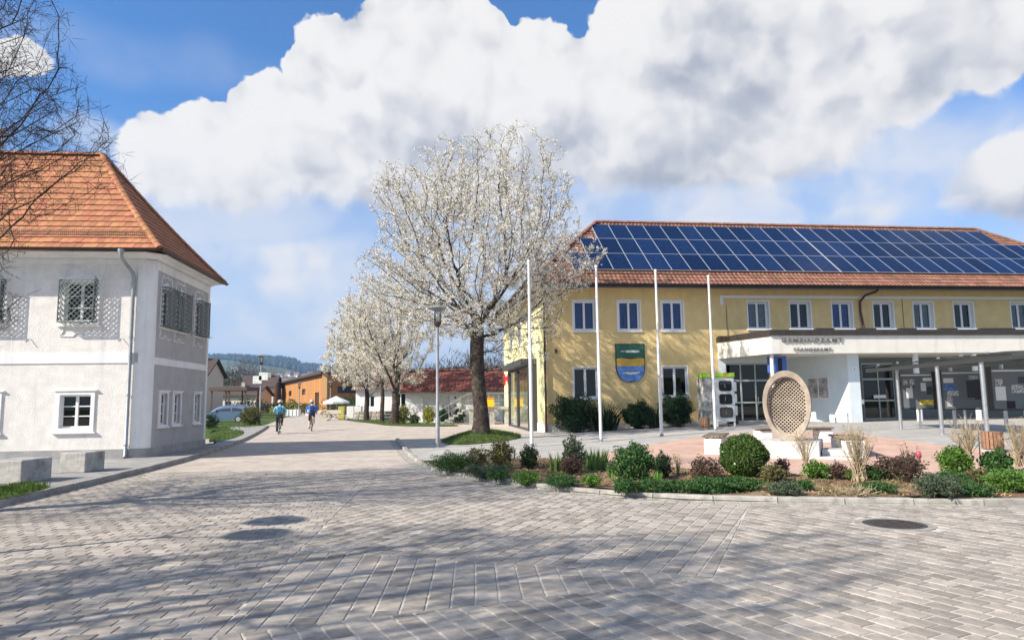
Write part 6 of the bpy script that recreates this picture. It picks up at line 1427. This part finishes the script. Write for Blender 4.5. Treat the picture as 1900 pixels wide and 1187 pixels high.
# parked car
def car(loc, rz, label, paint, L=4.0, Wd=1.66, Ht=1.48):
    t = thing('parked_car', label, 'car', loc, rz, 'cars parked beside the white house')
    # profile x (rear=0) z, lower body and cabin lofted across width
    low = [(0.02, .42), (.0, .62), (.05, .95), (.6, .98), (2.7, .96), (3.3, .92), (3.85, .78), (4.0, .62), (3.97, .40), (3.7, .24), (.25, .24)]
    k = MB(); n = len(low); ys = [(-.5, .93), (-.47, 1.0), (.47, 1.0), (.5, .93)]
    for yy, s_ in ((-.5, .90), (-.44, 1.), (.44, 1.), (.5, .90)):
        for x, z in low: k.v.append((2.0 + (x - 2.0) * (.985 if s_ < 1 else 1.), yy * Wd, .6 + (z - .6) * s_))
    for r in range(3):
        for j in range(n): k.f.append((r * n + j, r * n + (j + 1) % n, (r + 1) * n + (j + 1) % n, (r + 1) * n + j)); k.mi.append(0)
    k.f += [tuple(range(n)), tuple(range(4 * n - 1, 3 * n - 1, -1))]; k.mi += [0, 0]
    k.build('body', t, paint, True, bevel=.03)
    cab = [(.06, .94), (.25, 1.40), (.9, Ht), (1.9, Ht - .01), (2.4, 1.36), (3.05, .94)]; k = MB(); m_ = len(cab)
    for yy, kx in ((-1, 0), (1, 0)):
        for x, z in cab: inset = .42 if z > 1.2 else .485; k.v.append((x, yy * inset * Wd, z))
    for j in range(m_ - 1): k.f.append((j, j + 1, m_ + j + 1, m_ + j)); k.mi.append(0)
    k.f += [tuple(range(m_ - 1, -1, -1)), tuple(range(m_, 2 * m_))]; k.mi += [0, 0]; k.build('cabin', t, paint, bevel=.03)
    gm = mat('car_glass', (.015, .022, .035), .05, spec=.8)
    for sgn in (-1, 1):
        for pts in ([(.42, .98), (.50, 1.33), (1.32, 1.38), (1.32, .98)], [(1.40, .98), (1.40, 1.38), (1.95, 1.36), (2.30, 1.27), (2.78, .98)]):
            k = MB(); vs_ = [(x, sgn * (Wd * (.495 - .075 * clamp((z - .94) / .4)) + .0), z) for x, z in pts]; k.add(vs_, [tuple(range(4)) if len(pts) == 4 else tuple(range(5))]); k.build('side_window', t, gm)
        for xc in (.72, 3.22):
            k = MB(); M_ = Matrix.Translation((xc, sgn * Wd * .44, .31)) @ Matrix.Rotation(math.pi / 2, 4, 'X'); k.lathe([(.20, -.10), (.30, -.10), (.31, -.08), (.31, .08), (.30, .10), (.20, .10)], 20); k.v = [tuple(M_ @ Vector(v)) for v in k.v]; wl = k.build('wheel', t, mat('tyre_rubber', (.02, .02, .02), .8))
            k = MB(); k.lathe([(.0, -.11), (.20, -.105), (.20, .105), (.0, .11)], 16); k.v = [tuple(M_ @ Vector(v)) for v in k.v]; k.build('rim', wl, M_steel)
        k = MB(); k.box(3.80, 3.94, sgn * .56 - .16, sgn * .56 + .16, .62, .76); k.build('headlight', t, M_lglass if False else M_wframe); k = MB(); k.box(-.015, .06, sgn * .68 - .1, sgn * .68 + .1, .75, 1.05); k.build('tail_light', t, mat('tail_red', (.4, .02, .02), .3))
        k = MB(); k.box(2.55, 2.7, sgn * .86 - .08, sgn * .86 + .08, .95, 1.08); k.build('mirror', t, paint, bevel=.02); k = MB(); k.box(1.1, 1.25, sgn * Wd * .5 - .012, sgn * Wd * .5 + .012, .82, .85); k.build('door_handle', t, M_dkmetal)
        k = MB(); k.box(.25, 3.75, sgn * (Wd * .5 - .02) - .012, sgn * (Wd * .5 - .02) + .012, .44, .52); k.build('side_trim', t, M_dkmetal)
    k = MB(); k.add([(.10, -.62, 1.0), (.10, .62, 1.0), (.24, .56, 1.36), (.24, -.56, 1.36)], [(3, 2, 1, 0)]); k.build('rear_window', t, gm); k = MB(); k.add([(2.45, -.6, 1.34), (2.45, .6, 1.34), (2.98, .68, .99), (2.98, -.68, .99)], [(0, 1, 2, 3)]); k.build('windscreen', t, gm)
    return t
M_silver = mat('silver_blue_paint', (.11, .17, .27), .32, metal=.4, coat=.5); M_dkpaint = mat('dark_car_paint', (.03, .035, .045), .3, coat=.5)
q = gnd(458, 784, .05); car((q.x, q.y + .8, .05), math.pi, 'silver blue hatchback parked on the lawn behind the hedge bush', M_silver)
q = atY(470, 742, 66); car((q.x - .5, 66, .05), math.pi, 'dark car parked behind the silver blue hatchback', M_dkpaint)
# far garden greenery
def clump(px, Y, wm, hm, lab, m, n=500, leaf=.25): q = atY(px, 742, Y); return shrub((q.x, Y, 0), wm / 2, hm, lab, m, n=n, leaf=leaf, name='garden_shrub')
clump(540, 100, 4.5, 2.0, 'green garden shrub before the left end of the wooden hall', M_dkg); clump(572, 98, 3.0, 1.6, 'reddish garden shrub before the middle of the wooden hall', M_olive); clump(507, 125, 5, 1.8, 'dark hedge in front of the yellow house', M_dkl); clump(462, 105, 6, 2.4, 'dark bush behind the hedge bush left of the street', M_dkl); clump(525, 112, 4, 1.2, 'yellow green low bush by the far road bend', M_yel); clump(650, 80, 6, 2.2, 'dark hedge left of the white cottage', M_dkl, 800)
for px, Y, h_, r_, lab, m_ in ((440, 180, 13, 4.5, 'brown bare tree behind the long low house, left one', M_twig), (462, 200, 14, 5, 'brown bare tree behind the long low house, right one', M_twig), (425, 230, 12, 5, 'grey green distant tree left of the bare trees', M_grey), (500, 220, 13, 5, 'brown bare tree behind the yellow house', M_twig), (650, 150, 9, 5, 'dark tree behind the white cottage', M_dkl), (860, 95, 8, 4, 'bare tree behind the garage ridge', M_twig), (905, 100, 9, 4, 'bare tree behind the right end of the garage', M_twig), (790, 110, 8, 4, 'bare tree behind the middle of the garage roof', M_twig)):
    q = atY(px, 742, Y); t = thing('distant_tree', lab, 'tree', (q.x, Y, 0)); MB().tube([(0, 0, 0), (.1, 0, h_ * .4), (0, 0, h_ * .7)], [.25, .18, .06], 6).build('trunk', t, M_bark)
    n_ = 900; p_ = ellips(n_, r_, r_, h_ * .78, .3); p_[:, 2] += h_ * .22; a = rdir(n_); a[:, 2] = np.abs(a[:, 2]) + .4; a /= np.linalg.norm(a, axis=1)[:, None]; b = np.cross(a, rdir(n_)); b /= np.linalg.norm(b, axis=1)[:, None]
    wdt = (.05 if m_ is M_twig else .35); quads(p_, a * (.75 if m_ is M_twig else .45), b * wdt, 'crown', m_, t)
# hills
prof = [(-400, 676), (200, 674), (385, 671), (430, 667), (480, 668), (520, 669), (548, 673), (560, 680), (600, 683), (640, 684), (700, 687), (760, 690), (860, 687), (930, 688), (1200, 684), (2300, 690)]
def ridge_px(x):
    for (a, ya), (b, yb) in zip(prof, prof[1:]):
        if a <= x <= b: return ya + (yb - ya) * (x - a) / (b - a)
    return 690
RD = 2600.
def hillz(X, Y):
    d = math.hypot(X, Y); px = 950 + X / max(Y, 1) * F; px = max(-390, min(2290, px)); q = atY(px, ridge_px(px), RD); zr = q.z - 14
    t = clamp((d - 750) / (RD - 750)); s_ = t * t * (3 - 2 * t)
    bump = 14 * math.sin(X * .0041 + 1) * math.sin(Y * .0037) + 7 * math.sin(X * .011 + Y * .009)
    return zr * s_ * (1 if d < RD else 1 - clamp((d - RD) / 900)) + bump * clamp((d - 750) / 500) * clamp((RD - d) / 600) - 1
mb = MB(); na, nr = 150, 40
for i in range(na + 1):
    an = math.radians(-48 + 96 * i / na)
    for j in range(nr + 1): d = 700 + 2500 * (j / nr); X, Y = d * math.sin(an), d * math.cos(an); mb.v.append((X, Y, hillz(X, Y)))
for i in range(na):
    for j in range(nr): a = i * (nr + 1) + j; mb.f.append((a, a + 1, a + nr + 2, a + nr + 1)); mb.mi.append(0)
M_hill = mat('meadow_hill', (.10, .15, .05), .95, var=.3, vs=.006, stain=(.06, .085, .045), ss=(.004, .47, .53))
HL = mb.build('hills', None, M_hill, 'all'); struct(HL)
if sum(p.normal.z for p in HL.data.polygons) < 0: HL.data.flip_normals()
# forest on the hills: one mass
rng = np.random.default_rng(5); random.seed(5); k = MB(); nf = 0
fn = lambda x, y: math.sin(x * .0063 + 2) * math.sin(y * .0052) + .5 * math.sin(x * .015 + y * .012) + .35 * math.sin(x * .03 - y * .021)
while nf < 7500:
    an = math.radians(random.uniform(-32, 8)); d = 1000 + 1650 * random.random() ** .55; X, Y = d * math.sin(an), d * math.cos(an)
    if d < 2280 and fn(X, Y) < .12: continue
    z = hillz(X, Y); h_ = random.uniform(12, 24) * (1 if d > 1500 else .7); r_ = h_ * random.uniform(.24, .4); a0_ = random.uniform(0, 6); o_ = len(k.v)
    k.v += [(X + r_ * math.cos(a0_ + i * 1.257), Y + r_ * math.sin(a0_ + i * 1.257), z + h_ * random.uniform(.2, .4)) for i in range(5)] + [(X + random.uniform(-2, 2), Y, z + h_), (X, Y, z - 1)]
    k.f += [(o_ + i, o_ + (i + 1) % 5, o_ + 5) for i in range(5)] + [(o_ + (i + 1) % 5, o_ + i, o_ + 6) for i in range(5)]; k.mi += [0] * 10; nf += 1
stuff(k.build('forest', None, mat('far_forest', (.032, .050, .028), .95, isl=.4, hue=.05)), 'dark distant forest covering the hills')['category'] = 'forest'
# houses on the hillside
hp = [(436, 690), (448, 692), (463, 694), (452, 705), (428, 706), (405, 718), (500, 701), (507, 696), (513, 702), (520, 699), (528, 703), (536, 698), (543, 704), (551, 700), (558, 705), (566, 702), (575, 697), (523, 709), (531, 712), (588, 700), (545, 712), (498, 710), (470, 700), (580, 706)]
hm = [mat('far_white_wall', (.70, .69, .66), .9), mat('far_cream_wall', (.62, .56, .46), .9)]; hr_ = [mat('far_grey_roof', (.20, .17, .16), .9), mat('far_red_roof', (.20, .10, .075), .9)]
ORD = 'first second third fourth fifth sixth seventh eighth ninth tenth eleventh twelfth thirteenth fourteenth fifteenth sixteenth seventeenth eighteenth nineteenth twentieth twenty-first twenty-second twenty-third twenty-fourth'.split()
hp.sort()
for i, (px, py) in enumerate(hp):
    dd = ray(px, py); lo_, best = 0, None
    for Y in range(760, 2600, 20):
        P = atY(px, py, float(Y))
        if hillz(P.x, P.y) > P.z: best = P; break
    if best is None: continue
    Y = best.y; s_ = random.uniform(8, 12) * (Y / 1500) ** .5; t = thing('hillside_house', '%s small %s house from the left on the distant hillside' % (ORD[i], ('white', 'cream')[i % 2]), 'house', (best.x, best.y, best.z), random.uniform(-.5, .5), 'far houses on the hillside')
    k = MB(); k.box(-s_ * .6, s_ * .6, -s_ * .4, s_ * .4, -6, s_ * .55); k.build('wall', t, hm[i % 2])
    k = MB(); k.prism([(-s_ * .5, s_ * .5), (s_ * .5, s_ * .5), (0, s_ * .95)], -s_ * .68, s_ * .68, 'x'); k.build('roof', t, hr_[i % 3 == 0])
# haze
k = MB(); k.box(-2900, 2900, -260, 3350, -1.2, 240); HZ = k.build('haze', None, None if False else [])
mh_ = bpy.data.materials.new('haze_air'); mh_.use_nodes = True; mh_.node_tree.nodes.clear(); ht_ = NT(mh_.node_tree)
pvn = ht_.n('ShaderNodeVolumePrincipled'); pvn.inputs['Color'].default_value = (.42, .64, 1, 1); pvn.inputs['Density'].default_value = .00020; pvn.inputs['Anisotropy'].default_value = .2
on = ht_.n('ShaderNodeOutputMaterial'); mh_.node_tree.links.new(pvn.outputs[0], on.inputs['Volume']); HZ.data.materials.append(mh_); stuff(HZ)

# ================================================================== PEOPLE AND BICYCLES
def person_mesh(name, J, E, mats, region, parent):
    me = bpy.data.meshes.new(name); names = list(J); me.from_pydata([J[n_][0] for n_ in names], [], []); 
    me = bpy.data.meshes.new(name); me.from_pydata([J[n_][0] for n_ in names], [(names.index(a), names.index(b)) for a, b in E], [])
    o = bpy.data.objects.new(name, me); COL.objects.link(o); sk = o.modifiers.new('skin', 'SKIN'); sk.use_smooth_shade = True
    for i, n_ in enumerate(names): r_ = J[n_][1]; me.skin_vertices[0].data[i].radius = (r_, r_) if not isinstance(r_, tuple) else r_; me.skin_vertices[0].data[i].use_root = (i == 0)
    ss_ = o.modifiers.new('sub', 'SUBSURF'); ss_.levels = 2; ss_.render_levels = 2
    dg = bpy.context.evaluated_depsgraph_get(); m2 = bpy.data.meshes.new_from_object(o.evaluated_get(dg)); bpy.data.objects.remove(o)
    m2.materials.clear()
    for m_ in mats: m2.materials.append(m_)
    P = {n_: Vector(J[n_][0]) for n_ in names}
    for p in m2.polygons:
        c = p.center; bd, bi = 9, 0
        for a, b in E:
            A_, B_ = P[a], P[b]; t_ = clamp((c - A_).dot(B_ - A_) / max(1e-9, (B_ - A_).length_squared)); d_ = (c - A_.lerp(B_, t_)).length
            if d_ < bd: bd = d_; bi = region(a, b, t_)
        p.material_index = bi; p.use_smooth = True
    return link(name, m2, parent)
M_skin = mat('skin', (.55, .34, .25), .6); M_black2 = mat('black_cloth', (.022, .022, .026), .8); M_shoe = mat('dark_shoe', (.03, .03, .03), .6)
def bicycle(loc, rz, label):
    t = thing('bicycle', label, 'bicycle', loc, rz, 'bicycles ridden down the street'); fm = mat('bike_frame_black', (.03, .03, .035), .35); rb = mat('tyre_rubber', (.02, .02, .02), .8)
    for y in (-.52, .54):
        n = 28; k = MB(); k.tube([(0, y + .34 * math.cos(a * 2 * math.pi / n), .35 + .34 * math.sin(a * 2 * math.pi / n)) for a in range(n + 1)], .022, 8, 0, False); w_ = k.build('wheel', t, rb, 'all')
        k = MB(); k.tube([(0, y + .31 * math.cos(a * 2 * math.pi / n), .35 + .31 * math.sin(a * 2 * math.pi / n)) for a in range(n + 1)], .011, 6, 0, False)
        for a in range(14): an = a * 2 * math.pi / 14; k.tube([(.03 * (-1) ** a, y, .35), (0, y + .31 * math.cos(an), .35 + .31 * math.sin(an))], .0025, 3)
        k.tube([(-.05, y, .35), (.05, y, .35)], .02, 8); k.build('rim', w_, M_steel)
    bb, st_, hd, rr, fr2 = (0, -.06, .30), (0, -.22, .84), (0, .38, .86), (0, -.52, .35), (0, .54, .35); k = MB()
    for a, b in ((bb, st_), (bb, (0, .42, .76)), ((0, -.19, .78), hd), (hd, (0, .43, .72))): k.tube([a, b], .019, 8)
    for s_ in (-.05, .05): k.tube([(s_, -.52, .35), (s_ * .3, -.06, .30)], .010, 6); k.tube([(s_, -.52, .35), (s_ * .3, -.2, .78)], .009, 6); k.tube([(s_, .54, .35), (s_, .46, .68), (0, .42, .76)], .012, 6)
    k.build('frame', t, fm, True)
    k = MB(); k.prism([(-.03, -.02), (.03, -.02), (.075, -.25), (.04, -.29), (-.04, -.29), (-.075, -.25)], .89, .935, 'z', 0, Matrix.Translation((0, -.10, 0))); k.tube([(0, -.23, .84), (0, -.25, .90)], .013, 8); k.build('saddle', t, M_black2, bevel=.012)
    k = MB(); k.tube([(0, .38, .86), (0, .37, .98), (0, .44, 1.02)], .014, 8); k.tube([(-.31, .40, 1.03), (-.18, .43, 1.02), (0, .44, 1.02), (.18, .43, 1.02), (.31, .40, 1.03)], .012, 8); k.build('handlebar', t, fm, True)
    for s_ in (-1, 1): k = MB(); k.tube([(s_ * .20, .425, 1.02), (s_ * .32, .395, 1.03)], .018, 8); k.build('grip', t, M_black2)
    k = MB(); k.lathe([(.0, -.01), (.09, -.01), (.09, .01), (.0, .01)], 18); M_ = Matrix.Translation((.05, -.06, .30)) @ Matrix.Rotation(math.pi / 2, 4, 'Y'); k.v = [tuple(M_ @ Vector(v)) for v in k.v]; k.tube([(.08, -.06, .30), (.09, -.02, .46)], .011, 6); k.tube([(-.08, -.06, .30), (-.09, -.10, .14)], .011, 6); k.tube([(-.05, -.06, .30), (.08, -.06, .30)], .012, 6); k.build('crank', t, fm)
    for s_, y, z in ((1, -.02, .46), (-1, -.10, .14)): k = MB(); k.box(s_ * .14 - .045, s_ * .14 + .045, y - .04, y + .04, z - .012, z + .012); k.build('pedal', t, M_black2)
    k = MB(); k.box(-.03, .03, -.58, -.565, .62, .68); k.build('rear_light', t, mat('tail_red', (.4, .02, .02), .3)); return t
def rider(loc, rz, label, jac, tro, skinleg, pack, helm):
    t = thing('person', label, 'person', loc, rz, 'cyclists riding away down the street')
    J = {'hip': ((0, -.22, 1.0), (.15, .12)), 'belly': ((0, -.12, 1.14), (.145, .11)), 'chest': ((0, .02, 1.33), (.165, .12)), 'neck': ((0, .10, 1.50), .06), 'jaw': ((0, .14, 1.58), .075), 'head': ((0, .15, 1.67), .095), 'crown': ((0, .14, 1.74), .075), 'nose': ((0, .245, 1.645), .018)}
    E = [('hip', 'belly'), ('belly', 'chest'), ('chest', 'neck'), ('neck', 'jaw'), ('jaw', 'head'), ('head', 'crown'), ('head', 'nose')]
    for s_, n_ in ((-1, 'l'), (1, 'r')):
        J.update({'sh' + n_: ((s_ * .20, .05, 1.42), .068), 'el' + n_: ((s_ * .315, .20, 1.20), .048), 'wr' + n_: ((s_ * .275, .375, 1.07), .033), 'hd' + n_: ((s_ * .265, .425, 1.055), .036)})
        E += [('chest', 'sh' + n_), ('sh' + n_, 'el' + n_), ('el' + n_, 'wr' + n_), ('wr' + n_, 'hd' + n_)]
        up_ = s_ > 0
        J.update({'th' + n_: ((s_ * .10, -.18, .95), .095), 'kn' + n_: ((s_ * .13, .20 if up_ else .12, .83 if up_ else .60), .068), 'cf' + n_: ((s_ * .13, .10 if up_ else .0, .66 if up_ else .40), .058), 'an' + n_: ((s_ * .13, -.03 if up_ else -.13, .53 if up_ else .21), .040), 'to' + n_: ((s_ * .135, .12 if up_ else .02, .485 if up_ else .165), .034)})
        E += [('hip', 'th' + n_), ('th' + n_, 'kn' + n_), ('kn' + n_, 'cf' + n_), ('cf' + n_, 'an' + n_), ('an' + n_, 'to' + n_)]
    def region(a, b, t_):
        if b[:2] in ('ne', 'ja', 'he', 'cr', 'no') and not (a == 'chest' and t_ < .7): return 0
        if b[:2] == 'hd': return 0
        if b[:2] in ('th', 'kn'): return 2
        if b[:2] in ('cf', 'an'): return 3
        if b[:2] == 'to': return 4
        if (a, b) == ('hip', 'belly') and t_ < .3: return 2
        return 1
    body = person_mesh('body', J, E, [M_skin, jac, tro, skinleg, M_shoe], region, t)
    k = MB()
    for s_ in (-1, 1):     # fingers closed round the grip, thumb on the inner side
        for i, ln in enumerate((.030, .034, .033, .027)):
            x = s_ * (.232 + i * .021); k.tube([(x, .405, 1.06), (x, .405 + ln, 1.055), (x, .405 + ln + .008, 1.025), (x, .405 + ln - .02, 1.008)], [.009, .009, .008, .007], 6)
        k.tube([(s_ * .225, .39, 1.05), (s_ * .205, .41, 1.035), (s_ * .20, .42, 1.01)], [.010, .009, .008], 6)
    k.build('fingers', body, M_skin, 'all')
    k = MB(); k.lathe([(.128, 1.665), (.132, 1.70), (.125, 1.755), (.09, 1.80), (.03, 1.82)], 20, (0, .13, 0), sy=1.22); k.build('helmet', t, helm, True)
    k = MB(); k.lathe([(.10, 1.60), (.112, 1.66), (.108, 1.70)], 16, (0, .125, 0), sy=1.0); k.build('hair', t, mat('brown_hair', (.06, .04, .03), .8))
    if pack: k = MB(); M_ = Matrix.Translation((0, -.175, 1.255)) @ Matrix.Rotation(-.45, 4, 'X'); k.box(-.13, .13, -.07, .06, -.17, .20, 0, M_); k.build('backpack', t, pack, bevel=.05)
    return t
b1 = gnd(518, 804.5); b2 = gnd(578, 799)
M_j1 = mat('light_blue_jacket', (.22, .47, .72), .75, var=.15, vs=8.); M_j2 = mat('bright_blue_jacket', (.02, .16, .62), .75, var=.15, vs=8.); M_h1 = mat('pale_helmet', (.50, .42, .38), .5); M_pk = mat('teal_pack', (.02, .15, .25), .8)
hd_ = math.radians(14)
bicycle(b1, hd_, 'bicycle under the rider in light blue'); rider(b1, hd_, 'cyclist in a light blue jacket with dark trousers and a backpack', M_j1, M_black2, M_black2, M_pk, M_h1)
bicycle(b2, hd_ + .06, 'bicycle under the rider in bright blue'); rider(b2, hd_ + .06, 'cyclist in a bright blue jacket and dark shorts', M_j2, M_black2, M_skin, mat('navy_pack', (.01, .03, .12), .8), M_h1)
# far pedestrian
q = atY(495, 742, 112); t = thing('person', 'distant walker in dark blue at the far end of the street', 'person', (q.x, 112, 0), 0)
J = {'hip': ((0, 0, .95), (.15, .11)), 'chest': ((0, 0, 1.32), (.17, .12)), 'neck': ((0, 0, 1.5), .06), 'head': ((0, .02, 1.64), .10), 'crown': ((0, .01, 1.72), .07)}; E = [('hip', 'chest'), ('chest', 'neck'), ('neck', 'head'), ('head', 'crown')]
for s_, n_ in ((-1, 'l'), (1, 'r')):
    J.update({'sh' + n_: ((s_ * .2, 0, 1.42), .065), 'el' + n_: ((s_ * .26, -.04 * s_, 1.14), .045), 'hd' + n_: ((s_ * .25, .08 * s_, .90), .035), 'th' + n_: ((s_ * .1, 0, .88), .09), 'kn' + n_: ((s_ * .1, .08 * s_, .48), .06), 'an' + n_: ((s_ * .1, .12 * s_ - .03, .09), .04), 'to' + n_: ((s_ * .1, .12 * s_ + .12, .04), .035)})
    E += [('chest', 'sh' + n_), ('sh' + n_, 'el' + n_), ('el' + n_, 'hd' + n_), ('hip', 'th' + n_), ('th' + n_, 'kn' + n_), ('kn' + n_, 'an' + n_), ('an' + n_, 'to' + n_)]
person_mesh('body', J, E, [M_skin, mat('navy_coat', (.02, .04, .16), .8), M_black2], lambda a, b, t_: 0 if b in ('head', 'crown') or (b[:2] == 'hd' and t_ > .8) else 2 if b[:2] in ('th', 'kn', 'an', 'to') else 1, t)
MB().lathe([(.10, 1.66), (.112, 1.70), (.09, 1.76), (.03, 1.78)], 14).build('hair', t, mat('brown_hair', (.06, .04, .03), .8))
